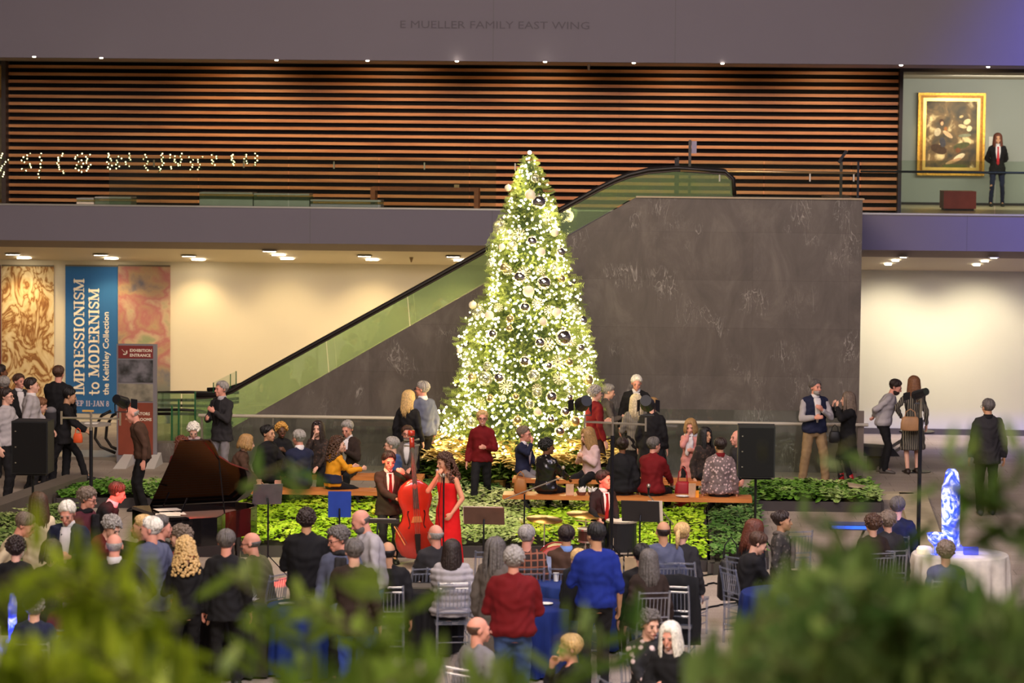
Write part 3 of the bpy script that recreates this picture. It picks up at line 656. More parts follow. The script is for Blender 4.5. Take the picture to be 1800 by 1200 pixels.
# tree lights reflected in the upper glass, imitated by small glowing strands
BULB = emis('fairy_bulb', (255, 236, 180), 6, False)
LEAFD = M('garland_leaf', (60, 84, 40), .6, var=.2)
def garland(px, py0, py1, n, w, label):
    a = P(px, py0, y=YF + .3); t = thing('light_garland', label, 'garland', (a.x, YF + .3, P(px, py1, y=YF + .3).z), group='imitated light reflections on the upper balustrade')
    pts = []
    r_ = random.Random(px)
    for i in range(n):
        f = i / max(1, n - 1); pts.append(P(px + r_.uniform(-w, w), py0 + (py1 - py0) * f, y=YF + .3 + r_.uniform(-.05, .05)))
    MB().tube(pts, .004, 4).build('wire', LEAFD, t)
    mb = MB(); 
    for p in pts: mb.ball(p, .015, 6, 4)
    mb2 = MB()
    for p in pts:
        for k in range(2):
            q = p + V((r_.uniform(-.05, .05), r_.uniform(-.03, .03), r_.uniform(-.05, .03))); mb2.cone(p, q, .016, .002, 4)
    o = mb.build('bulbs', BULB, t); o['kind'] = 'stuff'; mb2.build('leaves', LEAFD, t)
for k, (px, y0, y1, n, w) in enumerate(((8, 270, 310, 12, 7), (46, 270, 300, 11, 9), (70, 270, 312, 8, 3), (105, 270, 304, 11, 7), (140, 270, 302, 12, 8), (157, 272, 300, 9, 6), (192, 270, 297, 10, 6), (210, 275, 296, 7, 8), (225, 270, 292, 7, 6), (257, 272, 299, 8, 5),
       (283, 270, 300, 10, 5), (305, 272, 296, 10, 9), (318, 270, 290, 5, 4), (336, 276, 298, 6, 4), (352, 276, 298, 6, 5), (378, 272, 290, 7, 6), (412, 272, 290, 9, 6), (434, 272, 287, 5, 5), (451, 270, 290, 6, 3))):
    garland(px, y0, y1, n, w, 'small glowing strand imitating tree lights reflected in the upper glass balustrade')
# ================================================================== Christmas tree
r3 = random.Random(11)
TB = P(916, 853, z=0); TX, TY = TB.x, TB.y
ttop = P(931, 272, y=TY).z
prof = [(272, 930, 3), (290, 932, 12), (330, 932, 28), (360, 932, 38), (400, 933, 47), (440, 930, 60), (480, 930, 64), (520, 933, 76), (560, 930, 96), (600, 925, 106), (640, 924, 104), (680, 922, 118), (720, 918, 124), (760, 916, 132), (790, 915, 128)]
ppm = F / (TB - CAM).dot(fw)
PR = [(P(cx, y, y=TY).z, P(cx, y, y=TY).x - TX, hw / ppm) for y, cx, hw in prof]
PR.sort()
def tree_at(z):
    if z <= PR[0][0]: return PR[0][1:]
    for (a, b) in zip(PR, PR[1:]):
        if a[0] <= z <= b[0]:
            f = (z - a[0]) / (b[0] - a[0]); return (a[1] + (b[1] - a[1]) * f, a[2] + (b[2] - a[2]) * f)
    return PR[-1][1:]
ZB = PR[0][0]; ZT = PR[-1][0]
CT = thing('christmas_tree', 'tall conical christmas tree covered in warm white lights before the dark wall', 'christmas tree', (TX, TY, 0))
MB().cone((TX, TY, 0), (TX + .06, TY, ZT - .3), .11, .02, 10).build('trunk', M('bark', (70, 52, 36), .9, var=.2), CT)
MB().lathe((TX, TY, 0), [(.42, 0), (.46, .3), (.5, .34), (.5, .4)], 20).build('stand', DARKMETAL, CT)
# needled sprays: short drooping branchlets all over the cone
NEED = M('fir_needles', (118, 134, 66), .5, var=.35, vs=5)
def needle_cloud(n):
    vs, fs = [], []
    for i in range(n):
        z = ZB + (ZT - ZB) * (1 - math.sqrt(r3.random()) ) if r3.random() < .8 else r3.uniform(ZB, ZT)
        ox, rad = tree_at(z); a = r3.uniform(0, 2 * math.pi); wob = 1 + .09 * math.sin(a * 5 + z * 4) + .05 * math.sin(a * 11 - z * 7)
        rr = rad * wob * r3.uniform(.62, 1.02) + .02
        c = V((TX + ox + math.cos(a) * rr, TY + math.sin(a) * rr * .95, z))
        d = V((math.cos(a) + r3.uniform(-.5, .5), math.sin(a) + r3.uniform(-.5, .5), r3.uniform(-.5, .55))).normalized()
        L = r3.uniform(.09, .17) * (.45 + .55 * min(1, rad / .6)); w = d.cross(V((r3.uniform(-1, 1), r3.uniform(-1, 1), r3.uniform(-1, 1)))).normalized()
        # a spray: stem with paired needles as thin blades
        for k in range(5):
            p = c + d * (L * k / 5)
            for s in (-1, 1):
                e = p + (d * .5 + w * s * .9).normalized() * L * .42; b2 = w.cross(d) * .006 * s
                o = len(vs); vs += [p - d * .009, p + d * .009 + b2, e]; fs.append((o, o + 1, o + 2))
    return vs, fs
vs, fs = needle_cloud(9000)
vs = [(v[0] - TX, v[1] - TY, v[2]) for v in vs]
bulk('needles', vs, fs, NEED, CT)
# inner dark mass so the wall never shows through
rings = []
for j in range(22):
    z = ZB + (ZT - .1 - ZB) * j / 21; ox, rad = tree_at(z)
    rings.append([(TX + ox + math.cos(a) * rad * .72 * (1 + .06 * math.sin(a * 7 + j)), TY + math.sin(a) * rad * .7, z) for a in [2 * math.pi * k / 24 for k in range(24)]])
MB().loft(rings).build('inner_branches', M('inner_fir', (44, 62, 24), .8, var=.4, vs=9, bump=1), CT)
# light string: 110 bulbs as parts, the rest one object
LS = thing('string_lights', 'warm white string lights wound all over the christmas tree', 'string lights', (TX, TY, 0))
TBULB = emis('tree_bulb', (255, 238, 182), 8, False)
def surf(z, a, k=1.02):
    ox, rad = tree_at(z); wob = 1 + .09 * math.sin(a * 5 + z * 4) + .05 * math.sin(a * 11 - z * 7)
    rr = rad * wob * k + .02; return V((TX + ox + math.cos(a) * rr, TY + math.sin(a) * rr * .95, z))
bp = []
for i in range(1900):
    z = ZB + (ZT - ZB) * (1 - math.sqrt(1 - r3.random() * .985)) if i % 6 else r3.uniform(ZB, ZT - .05)
    a = r3.uniform(-math.pi * 1.02, .06) if i % 8 else r3.uniform(0, math.pi); bp.append(surf(z, a, r3.uniform(.9, 1.05)))
front = [p for p in bp if p.y < TY - .1][:110]; fset = set(map(tuple, front))
bm0 = MB().ball((0, 0, 0), .0175, 6, 4)
pb = None
for p in front:
    if pb is None:
        pb = bm0.build('bulb', TBULB, LS, world=False); o = pb
    else:
        o = pb.copy(); COL.objects.link(o); o.parent = LS
    o.location = p - V((TX, TY, 0)); s_ = r3.uniform(.9, 1.4); o.scale = (s_, s_, s_)
mb = MB()
for p in bp:
    if tuple(p) not in fset: mb.ball(p, .0175 * r3.uniform(.7, 1.4), 6, 4)
o = mb.build('bulb', TBULB, LS); o['kind'] = 'stuff'
pts = []
for i in range(420):
    f = i / 419; z = ZB + .05 + (ZT - ZB - .1) * f; pts.append(surf(z, f * 2 * math.pi * 19, .98))
MB().tube(pts, .004, 4).build('cable', M('green_cable', (40, 60, 30), .6, var=0), LS)
# the light those bulbs give, from unseen point lamps added round the branches
for i in range(44):
    z = ZB + (ZT - ZB) * ((i + .5) / 44) ** 1.25; a = -math.pi / 2 + (i * 2.399) % 2.8 - 1.4; p = surf(z, a, 1.12)
    point('tree_glow', p, 9.5, (255, 226, 160), .12)
# ornaments: hung things, each its own object
OM = {'mirror': M('mirrored_glass_ball', (236, 236, 232), .06, 1, var=0), 'frost': M('frosted_white_ball', (250, 240, 206), .4, var=0),
      'gold': M('champagne_ball', (214, 196, 140), .22, .8, var=0), 'clear': glass_mat('clear_glass_ball', (236, 240, 226), .28, .1, (230, 226, 200))}
for k in list(OM): pass
CAPM = M('ornament_cap', (190, 180, 150), .3, .9, var=0)
orn = [(932, 342, 9, 'frost'), (947, 355, 12, 'mirror'), (941, 314, 8, 'clear'), (893, 330, 6, 'frost'), (878, 398, 12, 'clear'), (895, 412, 9, 'clear'), (882, 434, 6, 'frost'), (901, 432, 9, 'clear'), (935, 424, 9, 'mirror'), (951, 443, 8, 'frost'), (975, 409, 7, 'frost'), (985, 443, 8, 'mirror'),
       (862, 463, 7, 'clear'), (892, 475, 9, 'clear'), (914, 487, 11, 'mirror'), (956, 497, 12, 'mirror'), (929, 512, 10, 'frost'), (887, 470, 8, 'gold'), (975, 470, 8, 'clear'), (987, 490, 7, 'gold'), (831, 536, 7, 'frost'), (840, 548, 12, 'clear'), (860, 554, 8, 'frost'), (923, 540, 9, 'mirror'), (897, 560, 7, 'gold'), (979, 549, 8, 'frost'),
       (1012, 545, 8, 'clear'), (1024, 563, 8, 'mirror'), (990, 593, 14, 'mirror'), (867, 587, 8, 'mirror'), (896, 577, 6, 'gold'), (949, 602, 9, 'mirror'), (808, 616, 5, 'frost'), (823, 638, 8, 'clear'), (857, 643, 8, 'clear'), (923, 635, 10, 'mirror'), (964, 642, 7, 'mirror'), (1000, 636, 7, 'gold'),
       (853, 665, 13, 'clear'), (878, 664, 10, 'mirror'), (938, 660, 11, 'clear'), (1020, 611, 7, 'mirror'), (830, 664, 8, 'gold'), (1034, 668, 9, 'gold'), (969, 697, 10, 'mirror'), (931, 710, 8, 'clear'), (862, 700, 7, 'gold'), (944, 690, 9, 'clear'), (1001, 698, 6, 'mirror'), (907, 697, 6, 'gold'),
       (827, 742, 10, 'clear'), (884, 700, 6, 'clear'), (968, 737, 7, 'mirror'), (993, 723, 8, 'mirror'), (910, 738, 8, 'gold'), (983, 758, 9, 'mirror'), (1010, 740, 9, 'gold'), (850, 765, 8, 'clear'), (812, 772, 7, 'gold'), (945, 724, 7, 'frost'), (1001, 683, 8, 'clear'), (880, 620, 7, 'clear'), (955, 565, 7, 'frost')]
kindname = {'mirror': 'mirrored silver glass ball', 'frost': 'frosted white glass ball', 'gold': 'champagne gold glass ball', 'clear': 'clear glass ball'}
for px, py, r, k in orn:
    z = P(px, py, y=TY - .8).z; ox, rad = tree_at(z); x_ = P(px, py, y=TY).x - TX - ox; x_ = max(-rad * 1.02, min(rad * 1.02, x_))
    y = TY - math.sqrt(max(0, rad * rad * 1.25 - x_ * x_)) * .95 - .1
    p = P(px, py, y=y); rr = r / ppm
    band = 'near the top' if py < 400 else 'on the upper part' if py < 520 else 'round the middle' if py < 640 else 'on the lower part' if py < 720 else 'near the bottom'
    t = thing('christmas_ball', '%s %s hanging %s of the christmas tree' % ('large' if r > 9 else 'small', kindname[k], band), 'ornament', p, group='%s %s ornaments %s' % ('large' if r > 9 else 'small', k, band))
    MB().ball(p, rr, 18, 12).build('ball', OM[k], t, smooth=True)
    MB().cone(p + V((0, 0, rr * .95)), p + V((0, 0, rr * 1.2)), rr * .22, rr * .18, 8).build('cap', CAPM, t)
SNOW = M('white_glitter', (250, 240, 205), .5, var=0)
for px, py, r in ((913, 413, 12), (962, 383, 10), (921, 480, 12), (950, 475, 9), (945, 533, 10), (966, 546, 10), (963, 605, 12), (980, 636, 12), (889, 680, 12), (983, 665, 11), (944, 683, 9), (1004, 600, 9), (876, 540, 8), (909, 742, 8), (1018, 650, 9), (844, 708, 10), (996, 745, 8)):
    z = P(px, py, y=TY - .8).z; ox, rad = tree_at(z); x_ = P(px, py, y=TY).x - TX - ox; x_ = max(-rad, min(rad, x_)); y = TY - math.sqrt(max(0, rad * rad * 1.1 - x_ * x_)) * .95 - .05
    p = P(px, py, y=y); rr = r / ppm; mb = MB()
    for q in range(6):
        a = math.pi * q / 6 + .2; d = V((math.cos(a), 0, math.sin(a))) * rr; mb.bar(p - d, p + d, rr * .13, rr * .1)
        for s in (-1, 1):
            e = p + d * .6 * s; a2 = a + .6; mb.bar(e, e + V((math.cos(a2), 0, math.sin(a2))) * rr * .4 * s, rr * .09, rr * .08)
    band = 'upper' if py < 500 else 'middle' if py < 640 else 'lower'
    mb.single('snowflake_ornament', SNOW, 'white glitter snowflake on the %s branches of the christmas tree' % band, 'ornament', 'snowflakes on the %s branches' % band)
# pine star on the tip
p = P(931, 268, y=TY); MB().ball(p, .035, 8, 6).single('tree_top_light', TBULB, 'single bright bulb on the very tip of the christmas tree', 'bulb')
# poinsettias massed round the foot
BR = M('cream_bract', (240, 216, 140), .6, var=.15, vs=12); LG = M('poinsettia_leaf', (96, 124, 40), .6, var=.2); POT = M('gold_foil_pot', (170, 140, 70), .4, .5, var=.1)
def poinsettia():
    t = thing('poinsettia', 'cream poinsettia', 'plant', (0, 0, 0)); rr = random.Random(4)
    MB().lathe((0, 0, 0), [(.09, 0), (.12, .2), (.13, .21), (.13, .23)], 12).build('pot', POT, t)
    def petals(n, z0, z1, rad, L, W, name, mat, heads):
        mb = MB()
        for hx, hy in heads:
            for i in range(n):
                a = 2 * math.pi * (i + rr.random() * .5) / n; z = rr.uniform(z0, z1); d = V((math.cos(a), math.sin(a), rr.uniform(-.25, .35))); s = V((-math.sin(a), math.cos(a), 0)); c = V((hx, hy, z)) + d * rad
                m = c + d * L * .45 + V((0, 0, .015)); e = c + d * L
                mb.add([c, m + s * W, e, m - s * W], [(0, 1, 2), (0, 2, 3)])
        mb.build(name, mat, t)
    heads = [(rr.uniform(-.2, .2), rr.uniform(-.2, .2)) for _ in range(9)]
    petals(9, .46, .6, .01, .15, .05, 'bracts', BR, heads); petals(8, .26, .44, .03, .17, .05, 'leaves', LG, heads)
    mb = MB(); [mb.cone((0, 0, .2), (x, y, .5), .012, .008, 5) for x, y in heads]; mb.build('stems', LG, t)
    return t
po = poinsettia(); first = True
spots = []
for i in range(17):
    a = math.pi * 1.0 + (math.pi * 1.0) * i / 16; spots.append((TX + math.cos(a) * 1.66, TY + math.sin(a) * 1.42))
for i in range(13):
    a = math.pi * 1.02 + math.pi * .96 * i / 12; spots.append((TX + math.cos(a) * 1.28, TY + math.sin(a) * 1.0 ))
for i, (x, y) in enumerate(spots):
    ring = 'outer' if i < 17 else 'inner'
    lab = 'cream poinsettia in a gold pot in the %s ring under the christmas tree' % ring
    if first: po.location = (x, y, 0); po['label'] = lab; po['group'] = ring + ' ring of poinsettias'; po.rotation_euler = (0, 0, i); first = False
    else:
        c = copy_tree(po, (x, y, 0 if ring == 'outer' else .16), i * 1.3, lab, ring + ' ring of poinsettias', scale=r3.uniform(.95, 1.2))
MB().lathe((TX, TY, 0), [(1.2, 0), (1.2, .15), (1.16, .16)], 40).single('tree_platform', M('dark_platform', (60, 54, 44), .8, var=.1), 'low round dark platform carrying the inner poinsettias and the tree', 'platform')
# ================================================================== people
def Rx(a): return Matrix.Rotation(a, 3, 'X')
def Rz(a): return Matrix.Rotation(a, 3, 'Z')
def Ry(a): return Matrix.Rotation(a, 3, 'Y')
SKINS = {'fair': (222, 170, 146), 'rosy': (216, 150, 128), 'tan': (196, 146, 112), 'brown': (126, 82, 56), 'dark': (92, 60, 42)}
C = dict(black=(24, 23, 25), charcoal=(44, 42, 44), navy=(30, 34, 58), blue=(24, 42, 124), denim=(58, 78, 122), grey=(120, 116, 118), lgrey=(168, 162, 164), white=(214, 208, 208), red=(106, 16, 20), darkred=(96, 26, 30), wine=(84, 36, 44),
         pink=(206, 140, 132), brown=(74, 52, 40), dbrown=(48, 36, 30), khaki=(140, 116, 84), tan=(166, 132, 96), mustard=(216, 146, 30), cream=(206, 188, 156), blush=(206, 176, 172), slate=(84, 88, 110), olive=(84, 84, 56), green=(150, 166, 120), sage=(146, 158, 118), greybrown=(92, 84, 78), sequin=(18, 18, 20))
HC = dict(white=(226, 220, 206), grey=(150, 144, 138), dgrey=(92, 86, 82), blonde=(206, 170, 112), dblonde=(160, 124, 76), brown=(74, 48, 32), dbrown=(42, 28, 22), black=(20, 17, 17), auburn=(92, 44, 26), ginger=(122, 80, 50), goldcurl=(198, 146, 66), silverblonde=(208, 192, 156), greybrown=(112, 96, 82))
def cmat(c, kind='cloth'):
    col = C.get(c, c) if isinstance(c, str) else c
    if kind == 'stripe':
        key = ('stripe', col)
        if key not in MATS:
            def f(nt, b, tc):
                wv = nt.nodes.new('ShaderNodeTexWave'); wv.inputs['Scale'].default_value = 9; wv.bands_direction = 'X'; nt.links.new(tc.outputs['Object'], wv.inputs['Vector'])
                r = ramp(nt, wv.outputs['Fac'], [(.55, col), (.8, (130, 122, 106))]); nt.links.new(r.outputs['Color'], b.inputs['Base Color']); b.inputs['Roughness'].default_value = .85
            MATS[key] = noise_mat('striped_cloth', f)
        return MATS[key]
    if kind == 'pattern' or kind == 'floral':
        key = (kind, col)
        if key not in MATS:
            def f(nt, b, tc):
                vo = nt.nodes.new('ShaderNodeTexVoronoi'); vo.inputs['Scale'].default_value = 22 if kind == 'pattern' else 13; nt.links.new(tc.outputs['Object'], vo.inputs['Vector'])
                c2 = (226, 200, 196) if kind == 'floral' else tuple(int(x * .55) for x in col)
                r = ramp(nt, vo.outputs['Distance'], [(.25, c2 if kind == 'floral' else col), (.42, col if kind == 'floral' else c2)]); nt.links.new(r.outputs['Color'], b.inputs['Base Color']); b.inputs['Roughness'].default_value = .85
            MATS[key] = noise_mat('patterned_cloth', f)
        return MATS[key]
    if kind == 'plaid':
        key = ('plaid', col)
        if key not in MATS:
            def f(nt, b, tc):
                a = []
                for d in 'XZ':
                    wv = nt.nodes.new('ShaderNodeTexWave'); wv.inputs['Scale'].default_value = 4; wv.bands_direction = d; nt.links.new(tc.outputs['Object'], wv.inputs['Vector']); a.append(wv)
                m = nt.nodes.new('ShaderNodeMath'); m.operation = 'MAXIMUM'; nt.links.new(a[0].outputs['Fac'], m.inputs[0]); nt.links.new(a[1].outputs['Fac'], m.inputs[1])
                r = ramp(nt, m.outputs[0], [(.8, col), (.98, (150, 90, 66))]); nt.links.new(r.outputs['Color'], b.inputs['Base Color']); b.inputs['Roughness'].default_value = .9
            MATS[key] = noise_mat('plaid_cloth', f)
        return MATS[key]
    if kind == 'sequin':
        key = ('sequin', col)
        if key not in MATS:
            def f(nt, b, tc):
                vo = nt.nodes.new('ShaderNodeTexVoronoi'); vo.inputs['Scale'].default_value = 70; nt.links.new(tc.outputs['Object'], vo.inputs['Vector'])
                b.inputs['Base Color'].default_value = lin((70, 68, 70)); b.inputs['Metallic'].default_value = .9; b.inputs['Roughness'].default_value = .25
                bp = nt.nodes.new('ShaderNodeBump'); bp.inputs['Strength'].default_value = 1; bp.inputs['Distance'].default_value = .02; nt.links.new(vo.outputs['Color'], bp.inputs['Height']); nt.links.new(bp.outputs['Normal'], b.inputs['Normal'])
            MATS[key] = noise_mat('sequin_cloth', f)
        return MATS[key]
    return M('cloth', col, .85, 0, .1, 9, .25, spec=.25)
BAKE = []
ARM = {  # hand targets from the middle of the shoulders, mirrored for the other side: (out, forward, up), elbow hint out/back/down
 'down': (.26, .03, -.54, .3, .8, -.6), 'cup': (.09, .27, -.26, .6, .2, -1), 'mouth': (.03, .19, .07, .6, .1, -1), 'chest': (.05, .24, -.14, .7, 0, -1), 'lap': (.09, .34, -.42, .5, .4, -1), 'table': (.16, .42, -.34, .6, .3, -1),
 'back': (.03, -.15, -.42, 1, .5, -.3), 'hip': (.21, .02, -.40, 1.4, .8, -.2), 'out': (.2, .46, -.14, .4, .2, -1), 'up': (.12, .26, .1, .7, .1, -1), 'fwdlow': (.12, .3, -.46, .5, .6, -.6), 'side': (.34, .05, -.46, .3, .8, -.5), 'neck': (-.02, .3, .12, 1, 0, -.3), 'strum': (-.1, .36, -.3, 1, .3, -.4), 'brace': (.26, -.05, -.5, .6, .9, 0)}
def ik(S, T, a, b, hint):
    d = T - S; L = max(.12, min(d.length, (a + b) * .985)); d.normalize(); T = S + d * L
    x = (a * a - b * b + L * L) / (2 * L); h = math.sqrt(max(0, a * a - x * x))
    n = hint - d * hint.dot(d); n = n.normalized() if n.length > 1e-4 else V((0, 1, 0))
    return S + d * x + n * h, T
def hand_prims(mb, W, d, n, s, curl=.5, mir=1, k=1.0, fat=1.0):
    """palm from wrist W along d, palm facing n; s = thumb side"""
    s = (s - d * s.dot(d)).normalized(); n = (n - d * n.dot(d) - s * n.dot(s)).normalized()
    pl = .088 * k
    rings = []
    for f, w, t in ((-.1, .026, .019), (.25, .034, .018), (.7, .041, .016), (1.0, .038, .012)):
        c = W + d * pl * f; rings.append([c + s * (w * k * math.cos(2 * math.pi * i / 10)) + n * (t * k * math.sin(2 * math.pi * i / 10)) for i in range(10)])
    if s.cross(n).dot(d) < 0: rings = [r[::-1] for r in rings]
    mb.loft(rings)
    for off, L in ((.029, .068), (.010, .076), (-.009, .071), (-.027, .056)):
        a = W + d * pl * .95 + s * off * k; cu = curl * (.8 + off * 4)
        d1 = (d * math.cos(cu) + n * math.sin(cu)).normalized(); b = a + d1 * L * .5 * k
        d2 = (d * math.cos(cu * 2.1) + n * math.sin(cu * 2.1)).normalized(); e = b + d2 * L * .5 * k
        mb.caps(a, b, .0098 * fat, .0092 * fat, 6); mb.caps(b, e, .0092 * fat, .0078 * fat, 6)
    a = W + d * pl * .25 + s * .026 * k; b = a + (d * .7 + s * .6 + n * .35) * .042 * k; e = b + (d * .9 + s * .1 + n * .4) * .034 * k
    mb.caps(a, b, .0125 * fat, .0105 * fat, 6); mb.caps(b, e, .0105 * fat, .0085 * fat, 6)
def quick_top(h, sit, seat, lean, hp, female, pose):
    k = h / 1.75; hipz = (seat + .10) if sit else (.93 * k if pose == 'stand' else .90 * k)
    z = hipz
    for i in range(10): z += .54 * k / 10 * math.cos(R(lean) * min(1, .54 * (i + .5) / 10 / .26))
    a = R(lean); b = a * .45 + R(hp); hs = 1.10 * (.97 + .03 * k) * (.96 if female else 1.0)
    return z + .034 * k * math.cos(a) + .014 * math.sin(b) * 0 + math.cos(b) * (.098 + .116) * hs, hipz
def person(label, px, yt, face=0, h=1.72, pose='stand', aL='down', aR='down', top=('jacket', 'black'), bot=('trousers', 'black'), hair=('short', 'grey'), skin='fair', lean=0, side=0, hf=None, hp=0, girth=1.0, z0=0.0, seat=.46, shoes='black', extra=(), walk=0, wide=.1, vox=.0125, group=None, at=None, female=False, legs=None, base=None, vest=False, yy=None):
    if base is not None: yy = P(px, base, z=z0).y; base = None
    sit = pose == 'sit'
    if yy is not None:
        for _ in range(4):
            tz, hz = quick_top(h, sit, seat, lean, hp, female, pose); h = max(1.3, min(2.05, h * (1 + (P(px, yt, y=yy).z - z0 - tz) / (tz - (hz if sit else 0)))))
    k = h / 1.75
    rr = random.Random(px * 31 + int(yt))
    hipz = (seat + .10) if sit else (.93 * k if pose == 'stand' else .90 * k)
    if pose == 'kneel': hipz = .6
    L = R(lean); S = R(side)
    hy = 0 if hf is None else R(hf - face)
    while hy > math.pi: hy -= 2 * math.pi
    while hy < -math.pi: hy += 2 * math.pi
    hy = max(-1.35, min(1.35, hy)); tw = hy * .22
    # spine
    offs = [-.12, -.06, 0, .08, .16, .24, .32, .40, .47, .51, .545]
    def spine(t):
        p = V((0, 0, hipz)); 
        if t <= 0: return p + V((0, 0, t * k)), Matrix.Identity(3)
        n = 10; m = None
        for i in range(n):
            u = t * (i + .5) / n; a = min(1, u / .26); m = Rz(tw * a) @ Ry(S * a) @ Rx(L * a); p = p + m @ V((0, 0, t * k / n))
        return p, m
    fr = [spine(t) for t in offs]
    g = girth; gb = 1 + (g - 1) * 1.8
    sh = .9 if female else 1.0
    W0 = [.125, .168, .172, .152 * (1 if not female else .92), .142 * (1 if not female else .9), .150, .166, .176, .165, .12, .062]
    D0 = [.095, .120, .122, .112, .106, .112, .120, .118, .098, .075, .056]
    wid = [w * k * (gb if 2 <= i <= 5 else g) * (sh if i > 4 else 1.02 if female and i < 3 else 1) for i, w in enumerate(W0)]
    dep = [d * k * (gb * (1.06 if g > 1 else 1) if 2 <= i <= 6 else g) for i, d in enumerate(D0)]
    def torso_rings(i0, i1, add, n=18, fwd=0.0):
        rings = []
        for i in range(i0, i1):
            p, m = fr[i]; a, b = wid[i] + add, dep[i] + add
            rings.append([p + m @ V((math.cos(t) * a, math.sin(t) * b * (1.0) - fwd, 0)) for t in [2 * math.pi * q / n for q in range(n)]])
        return rings
    chest, cm = spine(.47); neckp, nm = spine(.54)
    sw = .172 * k * sh * (1 + (g - 1) * .6)
    body = MB()
    body.loft(torso_rings(0, 11, -.012))
    # head
    hm = Rz(hy) @ Ry(S * .5) @ Rx(L * .45 + R(hp)); hs = 1.10 * (.97 + .03 * k) * (.96 if female else 1.0)
    hc = neckp + (nm @ V((0, 0, .034 * k))) + hm @ V((0, -.016, .098 * hs))
    def H(x, y, z): return hc + hm @ (V((x, y, z)) * hs)
    body.cone(neckp - nm @ V((0, 0, .07)), H(0, .022, -.05), .066 * k * (.86 if female else 1), .053 * (.86 if female else 1), 12)
    def HB(mb, x, y, z, r, n=14, m=10): mb.ball(H(x, y, z), tuple(q * hs for q in r), n, m, hm)
    HB(body, 0, .014, .03, (.074, .094, .086)); HB(body, 0, -.03, -.042, (.055, .058, .066)); HB(body, 0, -.04, -.004, (.061, .054, .058))
    HB(body, 0, -.072, -.09, (.022, .02, .02), 8, 6)
    body.caps(H(0, -.09, .012), H(0, -.112, -.028), .0085, .0145, 8)
    body.caps(H(-.036, -.079, .027), H(.036, -.079, .027), .0115, .0115, 8)
    for s in (-1, 1):
        HB(body, s * .038, -.062, -.028, (.022, .026, .022), 8, 6)
        HB(body, s * .077, .01, -.004, (.010, .019, .031), 8, 6)
    body.caps(H(-.018, -.09, -.062), H(.018, -.09, -.062), .0085, .0085, 8)
    # arms
    arms = {}
    for s, tgt in ((1, aL), (-1, aR)):
        T = ARM[tgt] if isinstance(tgt, str) else tgt
        Sh = chest + cm @ V((s * sw, 0, -.03 * k)); Wt = chest + cm @ (V((s * T[0], -T[1], T[2])) * k)
        hint = cm @ V((s * T[3], T[4], T[5])) if len(T) > 3 else cm @ V((s * .5, .4, -1))
        El, Wr = ik(Sh, Wt, .285 * k, .255 * k, hint); arms[s] = (Sh, El, Wr)
        body.caps(Sh, El, .046 * k * g, .037 * k * g, 10); body.caps(El, Wr, .037 * k * g, .025 * k, 10)
        d = (Wr - El).normalized()
        if tgt in ('down', 'side', 'hip'): nrm = cm @ V((-s, 0, 0)); th = cm @ V((0, -1, .0))
        elif tgt == 'mouth': nrm = cm @ V((-s * .4, 1, .2)); th = cm @ V((-s * .3, .3, 1)); d = (d + V((0, 0, .5))).normalized()
        elif tgt == 'back': nrm = cm @ V((0, 1, 0)); th = cm @ V((0, 0, 1))
        elif tgt in ('table', 'lap', 'fwdlow'): nrm = V((0, 0, -1)); th = cm @ V((-s, 0, 0))
        else: nrm = cm @ V((-s, .25, 0)); th = V((0, 0, 1))
        hand_prims(body, Wr, d, nrm, th, .35 if tgt in ('down', 'side', 'table', 'lap') else .62, k=k * (.92 if female else 1), fat=max(1, vox / .0105))
        arms[s] += (d,)
    # legs
    LG_ = {}
    for s in (-1, 1):
        hp_ = V((s * .088 * k, 0, hipz - .02))
        if sit:
            kn = 1.0; an = V((s * .13, -.43 * k + (.05 * s), .085)); hint = V((s * .25, -1, .8))
        elif pose == 'walk':
            an = V((s * .075, -.34 * s * walk, .085 + (.06 if s * walk < 0 else 0))); hint = V((0, -1, 0))
        else:
            an = V((s * wide, (.05 * s) if wide < .15 else -.06 * s, .085)); hint = V((s * .1, -1, 0))
        if legs: an = V((s * legs[0 if s > 0 else 1][0], -legs[0 if s > 0 else 1][1], legs[0 if s > 0 else 1][2] + .085))
        Kn, An = ik(hp_, an, .43 * k, .42 * k, hint); LG_[s] = (hp_, Kn, An)
        body.caps(hp_, Kn, (.078 if top[0] not in ('gown', 'dress') else .06) * k * g, .05 * k, 10); body.caps(Kn, An, .052 * k, .036 * k, 10)
        body.caps(An, An + V((0, -.13, -.045)), .036, .026, 8); body.ball(An + V((0, .035, -.04)), .033, 8, 6)
    # place
    topz = max((H(0, .014, .03) + hm @ V((0, 0, .09))).z, H(0, .0, .116).z)
    if at is not None: base_p = V(at)
    elif base is not None:
        base_p = None; fp = P(px, base, z=z0)
    if at is None:
        fp = P(px, yt, z=z0 + topz) if yy is None else P(px, yt, y=yy)
        ho = Rz(R(face)) @ V((hc.x, hc.y, 0)); base_p = V((fp.x - ho.x, (fp.y - ho.y) if yy is None else yy - ho.y * .0, z0))
    root = None
    bo = body.build('person', M('skin', SKINS[skin], .55, 0, .06, 12, spec=.35), None, True)
    bo.location = base_p; bo.rotation_euler = (0, 0, R(face)); tag(bo, label, 'person', group)
    BAKE.append((bo, vox, 0)); root = bo
    def child(mb, name, mat, v=None, wr=0.0, smooth=True, lab=None):
        o = mb.build(name, mat, root, smooth, world=False)
        if v: BAKE.append((o, v, wr))
        if lab: o['label'] = lab
        return o
    # top garment
    tk, tc_ = top[0], top[1]; tkind = top[2] if len(top) > 2 else 'cloth'
    padd = {'jacket': .026, 'coat': .03, 'sweater': .022, 'shirt': .016, 'fleece': .028, 'puffer': .045, 'dress': .014, 'vest': .03, 'cardigan': .026, 'gown': .012}.get(tk, .02)
    tm = cmat(tc_, tkind); mb = MB()
